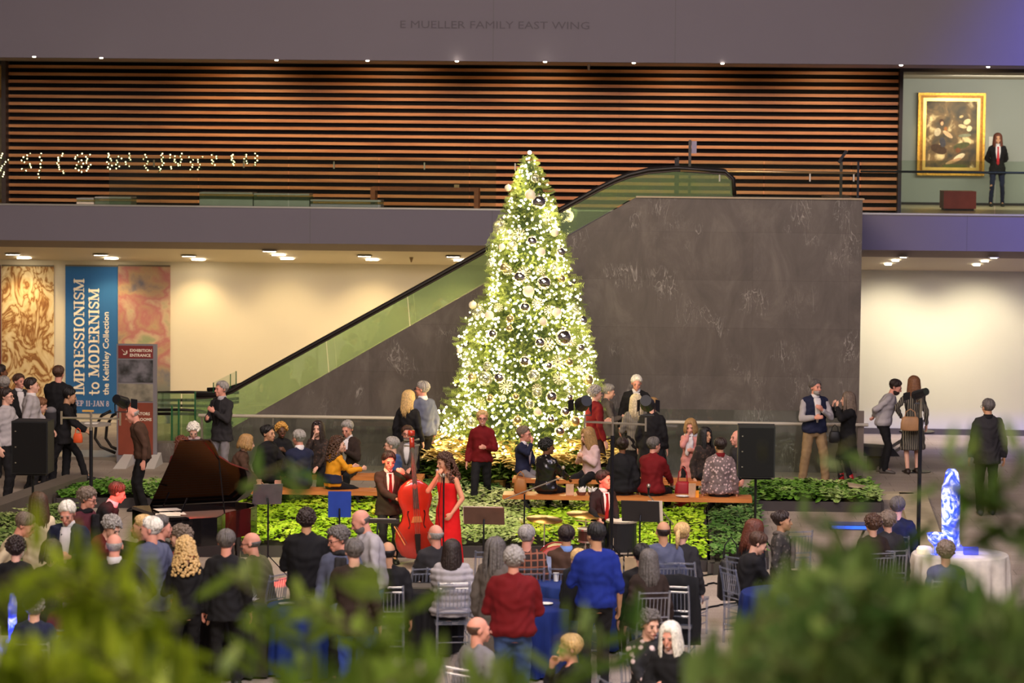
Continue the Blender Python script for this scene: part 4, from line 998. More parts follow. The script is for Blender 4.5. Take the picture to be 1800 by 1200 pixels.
    hem = {'jacket': -.16, 'coat': -.42, 'sweater': -.08, 'shirt': -.06, 'fleece': -.10, 'puffer': -.12, 'dress': -.5, 'vest': -.08, 'cardigan': -.16, 'gown': -.86}.get(tk, -.1)
    rings = []
    if hem < -.12 and not sit:
        n = 18; p, m = fr[1]; fl_ = 1.0 + (.12 if tk in ('jacket', 'cardigan') else .3 if tk in ('coat', 'dress') else .34)
        for f in (1, .66, .33):
            zz = hipz + (hem + .06) * f * k - .06 * k; sc_ = 1 + (fl_ - 1) * f
            rings.append([V((math.cos(t) * (wid[1] + padd) * sc_, math.sin(t) * (dep[1] + padd + (.05 * f if tk == 'gown' else 0)) * sc_, zz)) for t in [2 * math.pi * q / n for q in range(n)]])
    e = 10 if tk not in ('gown', 'dress') else 9
    i0 = 1 if sit else 0 if hem < -.1 else 1
    tr_ = torso_rings(max(i0, 1), e, padd)
    if tk in ('gown',): tr_ = torso_rings(1, 8, padd)
    mb.loft(rings + tr_)
    if tk not in ('gown', 'vest') or tk == 'vest':
        slv = 1.0 if tk not in ('dress',) else 1.0
        if tk == 'vest':
            pass
        elif tk != 'gown':
            for s in (1, -1):
                Sh, El, Wr, d = arms[s]; ad = padd * .72
                mb.caps(Sh, El, (.046 * k * g) + ad, (.039 * k * g) + ad, 12)
                if 'short' in extra: pass
                elif 'rolled' in extra: mb.ball(El, .04 * k + ad, 10, 6); mb.cone(El, El + (Wr - El) * .35, .04 * k + ad, .036 * k + ad, 12)
                else: mb.ball(El, (.039 * k * g) + ad, 10, 6); mb.cone(El, Wr - d * .005, (.039 * k * g) + ad, .028 * k + ad, 12)
        # shoulder yoke
        mb.caps(chest + cm @ V((-sw * .9, 0, -.01)), chest + cm @ V((sw * .9, 0, -.01)), .05 * k + padd * .7, .05 * k + padd * .7, 10)
        for s in (1, -1): mb.cone(chest + cm @ V((s * sw * .75, 0, .0)), neckp + nm @ V((0, .01, -.012)), .05 * k + padd * .5, .045 * k + padd * .3, 10)
        if tk in ('coat', 'fleece', 'puffer', 'sweater'): mb.cone(neckp - nm @ V((0, 0, .07)), neckp + nm @ V((0, -.004, .035 if tk != 'sweater' else .01)), .088 * k, .066 * k, 12)
    nm_ = {'gown': 'dress', 'fleece': 'fleece_jacket', 'puffer': 'puffer_jacket'}.get(tk, tk)
    child(mb, nm_, tm, .0165, .011 if tk != 'gown' else .003)
    if tk == 'puffer':
        pass
    def front_patch(name, mat, pts, add, th=.008, back=False, v=False):
        """pts: (t offset, half width left, half width right) along the chest; lies on the garment"""
        A, B = [], []
        for t, x0, x1 in pts:
            p, m = spine(t); i = max(0, min(len(offs) - 2, next((q for q in range(len(offs) - 1) if offs[q + 1] >= t), 9))); f = (t - offs[i]) / (offs[i + 1] - offs[i])
            a = wid[i] + (wid[i + 1] - wid[i]) * f + add; b = dep[i] + (dep[i + 1] - dep[i]) * f + add; sg = 1 if back else -1
            row = []
            for q in range(5):
                x = (x0 + (x1 - x0) * q / 4) * k; x = max(-a * .95, min(a * .95, x)); y = sg * b * math.sqrt(1 - (x / a) ** 2)
                row.append((p + m @ V((x, y, 0)), p + m @ V((x * .98, y - sg * -th, 0))))
            A.append([r[0] for r in row]); B.append([r[1] for r in row])
        mb = MB(); nR = len(pts); vs = [q for r in A for q in r] + [q for r in B for q in r]; o = nR * 5; fs = []
        for j in range(nR - 1):
            for i in range(4):
                a = j * 5 + i; fs += [(a, a + 1, a + 6, a + 5), (o + a, o + a + 5, o + a + 6, o + a + 1)]
            fs += [(j * 5, (j + 1) * 5, o + (j + 1) * 5, o + j * 5), (j * 5 + 4, o + j * 5 + 4, o + (j + 1) * 5 + 4, (j + 1) * 5 + 4)]
        fs += [(0, o, o + 1, 1), (1, o + 1, o + 2, 2), (2, o + 2, o + 3, 3), (3, o + 3, o + 4, 4)]
        mb.add(vs, fs); return child(mb, name, mat, None)
    def E(kk):
        for x in extra:
            if isinstance(x, tuple) and x[0] == kk: return x
        return (kk,) if kk in extra else None
    x = E('shirt')
    if x:
        m2 = cmat(x[1] if len(x) > 1 else 'white'); w_ = .07 if tk != 'vest' else .05
        front_patch('shirt', m2, [(.12, -.012, .012), (.26, -.045, .045), (.38, -w_, w_), (.47, -.062, .062), (.515, -.055, .055)], padd + .003)
        mb = MB(); mb.cone(neckp - nm @ V((0, 0, .045)), neckp + nm @ V((0, -.004, .035)), .082 * k, .066 * k, 14, True); child(mb, 'collar', m2)
    x = E('collar')
    if x:
        mb = MB(); mb.cone(neckp - nm @ V((0, 0, .055)), neckp + nm @ V((0, -.004, .038)), .088 * k, .07 * k, 14, True); child(mb, 'collar', cmat(x[1]))
    if 'sleeves' in extra or tk == 'vest':
        x = E('sleeves'); mb = MB()
        for s in (1, -1):
            Sh, El, Wr, d = arms[s]; mb.caps(Sh, El, .064 * k, .054 * k, 12); mb.ball(El, .054 * k, 8, 6); mb.cone(El, Wr, .054 * k, .042 * k, 12)
        child(mb, 'shirt_sleeves', cmat(x[1] if x and len(x) > 1 else 'white'), .016, .008)
    x = E('tie')
    if x: front_patch('tie', cmat(x[1]), [(.06, -.004, .004), (.1, -.036, .036), (.3, -.026, .026), (.44, -.018, .018), (.5, -.026, .026)], padd + .012)
    x = E('lapels')
    if tk in ('jacket',) and E('shirt'):
        for s in (-1, 1): front_patch('lapel', cmat(tc_), [(.1, s * .01, s * .03), (.24, s * .042, s * .075), (.38, s * .062, s * .115), (.44, s * .06, s * .1), (.51, s * .055, s * .075)] if s > 0 else [(.1, -.03, -.01), (.24, -.075, -.042), (.38, -.115, -.062), (.44, -.1, -.06), (.51, -.075, -.055)], padd + .007)
    x = E('band')
    if x:
        mb = MB(); mb.loft(torso_rings(2, 5, padd + .02)); child(mb, 'waist_band', cmat(x[1]), .0165, .006)
    x = E('scarf')
    if x:
        mb = MB(); mb.tube([neckp + nm @ V((math.cos(a) * .085, math.sin(a) * .078 + .0, -.01 + .012 * math.sin(3 * a))) for a in [2 * math.pi * q / 12 for q in range(13)]], .034, 8)
        for s, ln in ((-1, .42), (1, .3)):
            pts = []
            for q in range(7):
                t = .5 - ln * q / 6; p, m = spine(t); pts.append(p + m @ V((s * .035, -(dep[6] + padd + .02), 0)))
            mb.tube(pts, [.03, .034, .034, .036, .036, .038, .03], 8)
        child(mb, 'scarf', cmat(x[1]), .015, .01)
    # bottoms
    bk, bc = bot[0], bot[1]
    if bk == 'trousers':
        mb = MB(); mb.loft(torso_rings(0, 4, .004))
        for s in (1, -1):
            hp_, Kn, An = LG_[s]; w_ = bot[2] if len(bot) > 2 else 1.0
            mb.caps(hp_, Kn, .095 * k * g, .068 * k * w_, 12); mb.ball(Kn, .068 * k * w_, 10, 7); mb.cone(Kn, An - V((0, 0, .05)), .068 * k * w_, .06 * k * w_, 12)
        child(mb, 'trousers', cmat(bc), .0165, .009)
    elif bk == 'skirt':
        mb = MB(); n = 18; rings = []
        for z, sc_ in ((hipz - (.36 if not sit else .1) * k, 1.12), (hipz - .1, 1.08), (hipz, 1.0), (hipz + .12, .9)): rings.append([V((math.cos(t) * (wid[1] + .02) * sc_, math.sin(t) * (dep[1] + .02) * sc_, z)) for t in [2 * math.pi * q / n for q in range(n)]])
        mb.loft(rings)
        if sit:
            for s in (1, -1): mb.caps(LG_[s][0], LG_[s][1], .1 * k, .075 * k, 10)
        child(mb, 'skirt', cmat(bc), .0165, .01)
        mb = MB()
        for s in (1, -1): hp_, Kn, An = LG_[s]; mb.caps(hp_, Kn, .08 * k, .056 * k, 10); mb.caps(Kn, An, .056 * k, .04 * k, 10)
        child(mb, 'tights', cmat(bot[2] if len(bot) > 2 else 'black'), .0165, 0)
    # shoes
    if shoes:
        for s in (1, -1):
            An = LG_[s][2]; mb = MB(); n = 12; rings = []
            zf = An.z - .085
            for yy_, w_, hh in ((.085, .026, .06), (.06, .046, .1), (.0, .048, .115), (-.06, .05, .09), (-.12, .053, .07), (-.175, .044, .05), (-.2, .018, .03)):
                rings.append([An + V((math.cos(t) * w_, yy_, -.085 + hh * .5 * (1 + math.sin(t)) * .98 + .001)) for t in [2 * math.pi * q / n for q in range(n)]])
            mb.loft([r[::-1] for r in rings])
            if 'boots' in extra: mb.cone(An - V((0, 0, .03)), An + (LG_[s][1] - An) * .35, .05, .056, 12)
            child(mb, 'shoe', M('shoe_leather', C.get(shoes, shoes) if isinstance(shoes, str) else shoes, .45, 0, .05), None)
    # face
    if 'noface' not in extra:
        ek = M('eye', (34, 26, 24), .25, 0, 0)
        for s in (-1, 1):
            mb = MB(); HB(mb, s * .031, -.0885, .004, (.0135, .006, .0065), 8, 6); child(mb, 'eye', ek)
            mb = MB(); mb.caps(H(s * .016, -.0935, .023), H(s * .046, -.085, .026), .0042, .003, 6); child(mb, 'eyebrow', M('brow', tuple(int(v * .7) for v in HC[hair[1]]), .8, 0, 0))
        mb = MB(); HB(mb, 0, -.0965, -.064, (.021, .006, .0065 if 'smile' not in extra else .009), 8, 6); child(mb, 'mouth', M('lips', (140, 66, 60) if 'smile' not in extra else (190, 150, 144), .5, 0, 0))
    if 'glasses' in extra:
        mb = MB()
        for s in (-1, 1):
            mb.tube([H(s * .033 + .025 * math.cos(a), -.106, .004 + .019 * math.sin(a)) for a in [2 * math.pi * q / 10 for q in range(11)]], .0028, 5)
            mb.tube([H(s * .058, -.104, .008), H(s * .08, 0, .006)], .0028, 5)
        mb.tube([H(-.008, -.108, .008), H(.008, -.108, .008)], .0028, 5); child(mb, 'glasses', DARKMETAL, None)
    if 'topglasses' in extra:
        mb = MB()
        for s in (-1, 1): HB(mb, s * .034, -.06, .105, (.028, .012, .02), 10, 6)
        child(mb, 'sunglasses', M('sunglass_lens', (60, 50, 56), .08, .5, 0), None)
    x = E('beard')
    if x:
        mb = MB(); HB(mb, 0, -.036, -.066, (.059, .064, .056)); bp_ = mb
        bp_.v = [tuple(hc + hm @ (lambda q: V((q.x, q.y, q.z)) if not (q.z > -.045 * hs and abs(q.x) < .04 * hs and q.y < -.02) else V((q.x, q.y * .6, q.z)))(hm.inverted() @ (V(v) - hc))) for v in bp_.v]
        child(mb, 'beard', M('hair', HC[x[1]], .8, 0, .2, 60, .4))
    if 'cap' in extra:
        mb = MB(); HB(mb, 0, .014, .045, (.083, .102, .085)); mb.prism([H(-.06, -.07, .055), H(.06, -.07, .055), H(.045, -.16, .045), H(-.045, -.16, .045)], hm @ V((0, 0, .01))); child(mb, 'cap', cmat('black'))
    # hair
    make_hair(hair[0], HC[hair[1]], H, HB, hm, hs, child, rr, neckp)
    info = dict(root=root, arms=arms, H=H, base=base_p, face=R(face), hc=hc, chest=chest, cm=cm, label=label, topz=topz, k=k, hipz=hipz, dep=dep)
    info['w'] = lambda p: base_p + Rz(R(face)) @ V(p)
    PEOPLE.append(info); return info
PEOPLE = []
def make_hair(style, col, H, HB, hm, hs, child, rr, neckp):
    hmat = M('hair', col, .55, 0, .3, 40, .5, spec=.5)
    if style == 'none': return
    mb = MB()
    bald = style in ('bald', 'fringe')
    inv = hm.inverted(); 
    if bald:
        t = MB(); t.ball((0, 0, 0), (.079, .099, .088), 20, 14); lim = .052 if style == 'fringe' else .03
        for v in t.v:
            x, y, z = v[0], v[1] + .016, v[2] + .034
            if z > lim or z < -.05 or (y < -.012): x, y, z = x * .8, y * .8, z * .8
            mb.v.append(tuple(H(x, y, z)))
        mb.f = list(t.f); child(mb, 'hair', hmat); return
    if not bald:
        big = 1.03 if style == 'short' else 1.05 if style in ('bob', 'long', 'pony', 'bun', 'side') else 1.1
        t = MB(); t.ball((0, 0, 0), (.081 * big, .101 * big, .091 * big), 20, 14)
        for v in t.v:
            x, y, z = v[0], v[1] + .018, v[2] + .036
            hl = .062 - max(0, abs(x) - .03) * .7      # hairline, lower at the temples
            front = y < -.035 + (abs(x) > .062) * .012
            low = z < (-.058 if style == 'short' else -.07)
            if (front and z < hl) or (y < .0 and z < .012 and abs(x) < .2) or (low): x, y, z = x * .8, y * .62 + .01, z * .8
            n = noise.noise(V((x, y, z)) * 28 + V((rr.random() * 9, 0, 0))) * .006
            mb.v.append(tuple(H(x * (1 + n * 4), y * (1 + n * 4), z + n)))
        mb.f = list(t.f)
        child(mb, 'hair', hmat)
    # strands
    mb = MB(); N = {'short': 46, 'fringe': 40, 'bald': 22, 'bob': 90, 'long': 120, 'curly': 0, 'bun': 40, 'pony': 60, 'curlylong': 0, 'side': 60, 'fluffy': 60}[style]
    def sc_pt(az, el, r=1.0):  # az 0 = front, el from the crown down
        return V((math.sin(az) * math.sin(el) * .083 * r, -math.cos(az) * math.sin(el) * .102 * r + .016, math.cos(el) * .092 * r + .034))
    for i in range(N):
        az = rr.uniform(-math.pi, math.pi)
        a = abs(az)
        if bald:
            az = rr.uniform(.5 * math.pi, 1.5 * math.pi); e0 = rr.uniform(1.25, 1.4); e1 = e0 + .55; thick = .011; drop = 0
            if style == 'bald': e0 = rr.uniform(1.5, 1.6); e1 = e0 + .35; thick = .006
        elif style in ('short', 'side', 'fluffy'):
            e0 = rr.uniform(.05, .5); e1 = (1.05 if a < .7 else 1.45 if a < 1.3 else 1.95); thick = .013 if style != 'fluffy' else .02; drop = 0
        elif style == 'bun': e0 = rr.uniform(.1, 1.0); e1 = (1.0 if a < .6 else 1.5 if a < 1.4 else 1.9); thick = .012; drop = 0
        elif style == 'pony': e0 = rr.uniform(.1, .6); e1 = (1.0 if a < .6 else 1.5 if a < 1.4 else 1.9); thick = .013; drop = 0
        else:
            e0 = rr.uniform(.03, .35); e1 = 1.05 if a < .55 else 1.62; thick = .017; drop = 0 if a < .62 else {'bob': rr.uniform(.08, .13), 'long': rr.uniform(.2, .34)}[style]
        pts = [sc_pt(az, e0 + (e1 - e0) * q / 4, 1.04) for q in range(5)]
        if drop:
            l = pts[-1]; out = V((l.x, l.y - .016, 0)).normalized()
            back = min(1, max(0, (a - .6) / 1.2))
            for q in (1, 2, 3): pts.append(V((l.x * (1 + .06 * q), l.y + .010 * q * (1 if a > 1.2 else .3), l.z - drop * q / 3)) + out * (.012 * q if q < 3 else .02) + V((rr.uniform(-.006, .006), 0, 0)))
        P_ = [H(*p) for p in pts]; n = len(P_)
        if drop:
            down = []
            for q in range(n):
                if q >= 5: down.append(P_[4] + (P_[q] - P_[4]) * .55 + V((0, 0, 0)) + (V((0, 0, -1)) * (P_[q] - P_[4]).length * .45))
                else: down.append(P_[q])
            P_ = down
        mb.tube(P_, [thick * (.6 + .4 * math.sin(math.pi * min(1, (q + 1) / n * 1.05))) * (1 if q < n - 1 else .35) for q in range(n)], 6)
    if style in ('curly', 'curlylong', 'fluffy'):
        cnt = 190 if style != 'curlylong' else 430
        for i in range(cnt):
            az = rr.uniform(-math.pi, math.pi); a = abs(az); emax = 1.05 if a < .7 else 1.5 if a < 1.3 else 1.95
            el = math.acos(1 - rr.random() * (1 - math.cos(emax))); q = sc_pt(az, el, rr.uniform(1.02, 1.16)); r = rr.uniform(.011, .02)
            if style == 'curlylong' and i % 3:
                a2 = rr.uniform(.85, 2 * math.pi - .85); zz = rr.uniform(-.25, .03); w_ = .09 + .05 * min(1, -(zz - .03) / .2)
                q = V((math.sin(a2) * w_, -math.cos(a2) * w_ * .95 + .03, zz)); r = rr.uniform(.012, .022)
            mb.ball(H(*q), r, 6, 5)
    if style == 'bun': HB(mb, 0, .11, .06, (.045, .04, .042), 12, 8)
    if style == 'pony': mb.tube([H(0, .1, .05), H(0, .15, .03), H(0, .17, -.05), H(.01, .155, -.16)], [.02, .03, .03, .01], 8)
    if mb.v: child(mb, 'hair_strands' if not bald else 'hair', hmat)
def finish_people():
    mods = []
    for o, v, wr in BAKE:
        m = o.modifiers.new('r', 'REMESH'); m.mode = 'VOXEL'; m.voxel_size = v; m.use_smooth_shade = True
        s = o.modifiers.new('s', 'SMOOTH'); s.factor = .5; s.iterations = 2 if wr == 0 else 5
    bpy.context.view_layer.update(); dg = bpy.context.evaluated_depsgraph_get(); dg.update()
    for o, v, wr in BAKE:
        me = bpy.data.meshes.new_from_object(o.evaluated_get(dg)); old = o.data
        if not me.materials: me.materials.append(old.materials[0])
        if wr:
            n = len(me.vertices); co_ = np.empty(n * 3, np.float32); me.vertices.foreach_get('co', co_); co_ = co_.reshape(-1, 3)
            no = np.empty(n * 3, np.float32); me.vertices.foreach_get('normal', no); no = no.reshape(-1, 3)
            s = sum(map(ord, o.name)) % 97
            x, y, z = co_[:, 0] + s, co_[:, 1], co_[:, 2]
            w1 = np.sin(x * 23 + 2.2 * np.sin(z * 17 + y * 9) + 3 * np.sin(y * 7)) * np.sin(z * 31 + 2.6 * np.sin(x * 13 + y * 11))
            w2 = np.sin(y * 37 + z * 19 + 2 * np.sin(x * 29))
            nf = 1.0
            if 'puffer' in o.name: w1 = np.abs(np.sin(z * 42)) * 2 - 1; nf = 1.3
            co_ += no * ((w1 * .7 + w2 * .3) * wr * nf)[:, None]; me.vertices.foreach_set('co', co_.reshape(-1)); me.update()
        o.modifiers.clear(); o.data = me; bpy.data.meshes.remove(old)
    n = sum(len(o.data.vertices) for o in bpy.data.objects if o.type == 'MESH'); print('VERTS', n)
# ================================================================== who stands and sits where
p = person
YBL = P(540, 862, z=.46).y + .25; YBR = P(1100, 873, z=.46).y + .25; YBB = P(950, 842, z=.46).y + .25
SH = ('shirt',)
# --- far side, at the banners
p('person in a grey hooded sweatshirt with dark hair beside the black loudspeaker', 12, 683, 75, 1.75, top=('sweater', 'lgrey'), bot=('trousers', 'black'), hair=('short', 'dbrown'), extra=('glasses',), base=884, shoes='charcoal', aL='fwdlow', aR='down')
p('grey haired person half hidden behind the one in the hooded sweatshirt', 7, 662, 200, 1.75, top=('jacket', 'black'), hair=('short', 'grey'), aL='down')
p('person with dark beard at the very edge of the drawing banner', 2, 642, 120, 1.8, top=('jacket', 'black'), hair=('short', 'dbrown'), skin='brown', extra=(('beard', 'dbrown'),))
p('smiling person in a dark vest over a white shirt before the sepia banner', 34, 658, 20, 1.75, top=('vest', 'charcoal'), hair=('short', 'brown'), skin='rosy', extra=(SH, 'smile'), hf=50)
p('dark haired person in a pale grey sweater turned to the blue banner', 56, 665, 95, 1.74, top=('sweater', 'lgrey'), hair=('short', 'dbrown'), aL='fwdlow', base=862, extra=(('collar', 'white'),))
p('short person in a dusty pink top with brown hair in a knot', 72, 700, 120, 1.5, top=('shirt', 'wine'), hair=('bun', 'ginger'), female=True, hp=20)
p('tall person in a black pullover facing the blue banner', 103, 640, 170, 1.88, top=('sweater', 'black'), hair=('short', 'brown'), aL='fwdlow', aR='fwdlow', base=850, skin='rosy')
a_pack = p('striding person in black with a hood and grey backpack', 122, 683, 100, 1.74, 'walk', walk=1.25, top=('jacket', 'black'), hair=('short', 'black'), lean=10, aL='table', aR='table', base=852, hp=10, skin='tan')
a_bald = p('bald person in a brown sweater standing bent before the exhibition sign', 233, 714, 280, 1.74, top=('sweater', 'brown'), bot=('trousers', 'black'), hair=('bald', 'grey'), skin='rosy', lean=14, hp=18, aL='down', aR='down', base=900)
a_blaz = p('grey haired person in a charcoal blazer eating near the escalator foot', 389, 671, 330, 1.8, top=('jacket', 'charcoal'), bot=('trousers', 'grey'), hair=('short', 'grey'), skin='rosy', aL='chest', aR='cup', hf=310, extra=(SH[0:1] + ('black',), ('collar', 'lgrey')))
p('person with white curls and a pink scarf looking down behind the piano lid', 340, 745, 10, 1.66, 'sit', top=('jacket', 'black'), hair=('curly', 'white'), hp=30, aL='chest', aR='cup', extra=(('scarf', 'blush'),), female=True)
p('person with long auburn hair seated behind the raised piano lid', 318, 768, 200, 1.6, 'sit', top=('jacket', 'darkred'), hair=('curlylong', 'auburn'), female=True, hf=240)
# --- left bench
p('person with a blonde bob and brown sweater leaning over the end of the bench', 434, 765, 95, 1.62, 'sit', top=('sweater', 'brown'), hair=('bob', 'dblonde'), yy=YBL, lean=22, aL='table', aR='table', female=True)
p('person in a black coat behind the blonde bob on the bench', 472, 748, 60, 1.68, 'sit', top=('coat', 'black'), hair=('bun', 'black'), skin='tan', aL='table')
p('person with short golden curls and a black top holding a napkin', 495, 744, 10, 1.64, 'sit', top=('coat', 'black'), hair=('curly', 'goldcurl'), skin='dark', yy=YBB, aL='chest', aR='cup', female=True, hf=20)
p('grey haired person in a navy suit sitting with the back turned on the bench', 524, 757, 200, 1.78, 'sit', top=('jacket', 'navy'), hair=('short', 'grey'), skin='rosy', yy=YBL, hf=225, lean=8, aL='table', aR='table', extra=(('collar', 'white'),))
p('dark haired person in brown lace with sunglasses on the head, eating', 559, 741, 350, 1.66, 'sit', top=('shirt', 'brown', 'pattern'), hair=('long', 'dbrown'), yy=YBB, aR='mouth', aL='lap', female=True, extra=('topglasses',))
p('person in a mustard sweater with a navy band gesturing on the bench', 594, 768, 130, 1.64, 'sit', top=('sweater', 'mustard'), bot=('trousers', 'black'), hair=('curlylong', 'brown'), yy=YBL, hf=90, lean=10, aL='out', aR='out', female=True, extra=(('band', 'navy'),))
p('grey haired person in a dark jacket eating opposite the mustard sweater', 611, 740, 340, 1.76, 'sit', top=('jacket', 'dbrown'), hair=('short', 'grey'), skin='rosy', yy=YBB, hp=20, aL='chest', aR='chest', extra=(SH,))
p('grey haired person in a denim vest seated behind the bassist', 688, 769, 260, 1.7, 'sit', top=('vest', 'denim'), hair=('short', 'grey'), skin='fair', yy=YBL + .5, lean=8, aL='lap', aR='lap', extra=('glasses',), hf=265)
p('bearded person in a grey tweed jacket seated facing the camera behind the bass', 716, 749, 0, 1.78, 'sit', top=('jacket', 'greybrown'), hair=('short', 'brown'), skin='rosy', yy=YBB, aL='lap', aR='lap', extra=(SH, ('beard', 'dgrey'), 'glasses'))
# --- by the rail
p('person with long blonde hair and black jacket looking at the dark wall', 719, 687, 165, 1.68, top=('jacket', 'black'), hair=('long', 'blonde'), female=True, aL='down', aR='down', hf=150)
p('tall grey haired person in a navy sweater beside the long blonde hair', 742, 671, 215, 1.84, top=('sweater', 'slate'), bot=('trousers', 'black'), hair=('short', 'grey'), skin='rosy', hf=255, aL='cup', aR='down', extra=('glasses', ('collar', 'white')), girth=1.08)
a_red = p('person with short blonde hair in a red jacket walking before the tree', 848, 722, 355, 1.66, 'walk', walk=-.95, top=('fleece', 'red'), bot=('trousers', 'black'), hair=('short', 'blonde'), skin='rosy', base=896, aL='cup', aR='down', female=True, extra=('glasses', 'smile'), hf=5)
p('short grey haired person in a red sweater standing at the rail', 1047, 679, 130, 1.64, top=('sweater', 'red'), bot=('trousers', 'dbrown'), hair=('curly', 'grey'), hf=110, female=True, aL='cup', aR='down', yy=47.4)
a_silv = p('grey haired person in a taupe vest holding a plate at the rail', 1070, 676, 100, 1.68, top=('cardigan', 'greybrown'), bot=('trousers', 'dbrown'), hair=('short', 'grey'), hp=14, aL='table', aR='cup', female=True)
p('tall white haired person in a black suit looking down at two guests', 1119, 661, 5, 1.86, top=('jacket', 'black'), hair=('short', 'white'), skin='rosy', hp=16, aL='down', aR='down', extra=(SH, 'smile'))
p('person with long pale hair in a silvery striped jacket and black skirt', 1118, 694, 190, 1.66, top=('jacket', (112, 108, 100), 'stripe'), bot=('skirt', 'black'), hair=('long', 'silverblonde'), female=True, aL='cup', aR='cup')
p('person in a wide black coat beside the silvery striped jacket', 1148, 700, 170, 1.66, top=('coat', 'black'), hair=('side', 'dblonde'), female=True, girth=1.12, aL='down', aR='down', hf=150)
# --- right bench
p('person in glasses and a navy blazer raising a phone under the tree', 922, 750, 60, 1.78, 'sit', top=('jacket', 'navy'), bot=('trousers', 'grey'), hair=('short', 'greybrown'), skin='rosy', yy=YBB + .2, aR='up', aL='lap', hf=70, extra=(SH, 'glasses'))
p('person with dark curls in a black sequin coat seen from behind', 962, 772, 155, 1.64, 'sit', top=('coat', 'black', 'sequin'), hair=('curly', 'black'), skin='brown', yy=YBR, hf=110, aL='table', aR='table', female=True, girth=1.05)
p('person with long ginger blonde hair in a pale knit eating at the bench', 1033, 752, 315, 1.7, 'sit', top=('sweater', 'blush'), bot=('trousers', 'black'), hair=('long', 'dblonde'), yy=YBB, hf=300, hp=10, lean=8, aL='chest', aR='chest', female=True, girth=1.1)
p('person in a black coat with a dark bun, back turned, behind the light stand', 1094, 770, 185, 1.64, 'sit', top=('coat', 'black'), hair=('bun', 'dbrown'), yy=YBR, skin='brown', female=True, girth=1.08)
p('grey haired person in a bright red fleece sitting on the bench', 1150, 770, 165, 1.66, 'sit', top=('fleece', 'red'), hair=('short', 'dgrey'), skin='rosy', yy=YBR, hf=130, aL='table', aR='table', lean=6, female=True, girth=1.1)
a_pink = p('person in a pink coat and long white scarf bringing food to the mouth', 1214, 737, 350, 1.62, top=('coat', 'pink'), bot=('trousers', 'black'), hair=('bob', 'dblonde'), skin='rosy', base=880, aR='mouth', aL='cup', female=True, extra=(('scarf', 'white'),), hp=14)
p('dark haired person half hidden behind the pink coat', 1240, 752, 40, 1.66, 'sit', top=('coat', 'brown', 'pattern'), hair=('long', 'black'), skin='tan', yy=YBB, female=True)
p('short haired person in a white crochet cardigan on the bench', 1266, 770, 175, 1.66, 'sit', top=('cardigan', 'blush', 'pattern'), hair=('short', 'dbrown'), skin='tan', yy=YBR, hf=200, female=True, extra=(('collar', 'red'),), girth=1.05)
p('balding person in a dark jacket beside the tall black loudspeaker', 1296, 756, 300, 1.72, 'sit', top=('jacket', 'charcoal'), hair=('bald', 'dgrey'), skin='rosy', yy=YBB)
# --- right of the stone wall
p('bearded person in a navy quilted vest and khaki trousers holding a cup', 1434, 668, 10, 1.84, top=('vest', 'navy'), bot=('trousers', 'khaki', 1.15), hair=('short', 'dgrey'), skin='rosy', base=853, wide=.2, hf=35, aL='chest', aR='cup', shoes='dbrown', extra=(SH, ('sleeves', 'lgrey'), ('beard', 'grey')), girth=1.06)
p('person in black with red boots raising a phone towards the navy vest', 1490, 690, 290, 1.64, top=('coat', 'black'), bot=('trousers', 'black', .9), hair=('long', 'greybrown'), base=854, aL='up', aR='up', shoes=(150, 20, 24), female=True, hf=275, extra=('boots',))
a_bow = p('person in a pale grey sweater bowing with hands behind the back', 1574, 668, 75, 1.8, top=('sweater', 'lgrey'), bot=('trousers', 'black'), hair=('short', 'dbrown'), skin='rosy', base=831, lean=20, hp=14, aL='back', aR='back', extra=(('beard', 'dbrown'),), shoes='greybrown', girth=1.05)
a_dress = p('person in a black pinstriped dress with a tan shoulder bag', 1606, 662, 190, 1.68, top=('dress', (40, 38, 36), 'stripe'), bot=('none', 0), hair=('long', 'ginger'), base=832, aL='hip', aR='down', female=True, hf=210, shoes='dbrown')
p('grey haired person in a dark suit walking away past the ice sculpture', 1737, 702, 182, 1.8, top=('jacket', 'charcoal'), bot=('trousers', 'black'), hair=('short', 'dgrey'), skin='tan', base=905, hf=205, aL='down', aR='down', extra=('glasses', ('collar', 'black')), shoes='navy')
# --- upstairs
p('gallery attendant in a black blazer and red scarf beside the painting', 1754, 235, 0, 1.64, z0=Z2, top=('jacket', 'black'), bot=('trousers', 'navy', .85), hair=('long', 'auburn'), skin='tan', base=None, yy=P(1754, 363, z=Z2).y, female=True, aL='back', aR='back', extra=(SH, ('tie', (170, 40, 46)), 'smile'), wide=.14)
# --- the band
a_pian = p('pianist in a black suit with cropped hair bent over the keys', 206, 850, 85, 1.78, 'sit', top=('jacket', 'black'), hair=('short', 'brown'), skin='rosy', aL='fwdlow', aR='fwdlow', lean=24, hp=8, hf=110, extra=(('collar', 'white'),), seat=.5)
a_bass = p('bassist in a dark suit and red tie plucking a double bass', 684, 794, 20, 1.8, top=('jacket', 'dbrown'), hair=('short', 'dbrown'), skin='rosy', yy=39.1, aL=(.16, .34, .06, 1, .2, -.6), aR=(-.06, .34, -.34, 1, .3, -.5), extra=(SH, ('tie', 'red')), hp=12, vox=.0105)
a_sing = p('singer with curly brown hair in a long red dress holding a microphone', 782, 796, 330, 1.68, top=('gown', (196, 26, 26)), bot=('none', 0), hair=('curlylong', 'brown'), skin='tan', yy=38.2, aR=(.02, .2, .03, .8, .1, -1), aL=(.2, .16, -.48, .6, .5, -.4), female=True, hp=10, hf=305, extra=('smile',), vox=.0105, lean=4)
a_drum = p('drummer in a black suit and red tie looking sideways over the cymbals', 1062, 828, 20, 1.74, 'sit', top=('jacket', 'black'), hair=('short', 'dbrown'), skin='rosy', seat=.5, yy=39.2, hf=60, aR=(.3, .4, -.34, .8, .2, -1), aL='lap', extra=(SH, ('tie', 'red')))
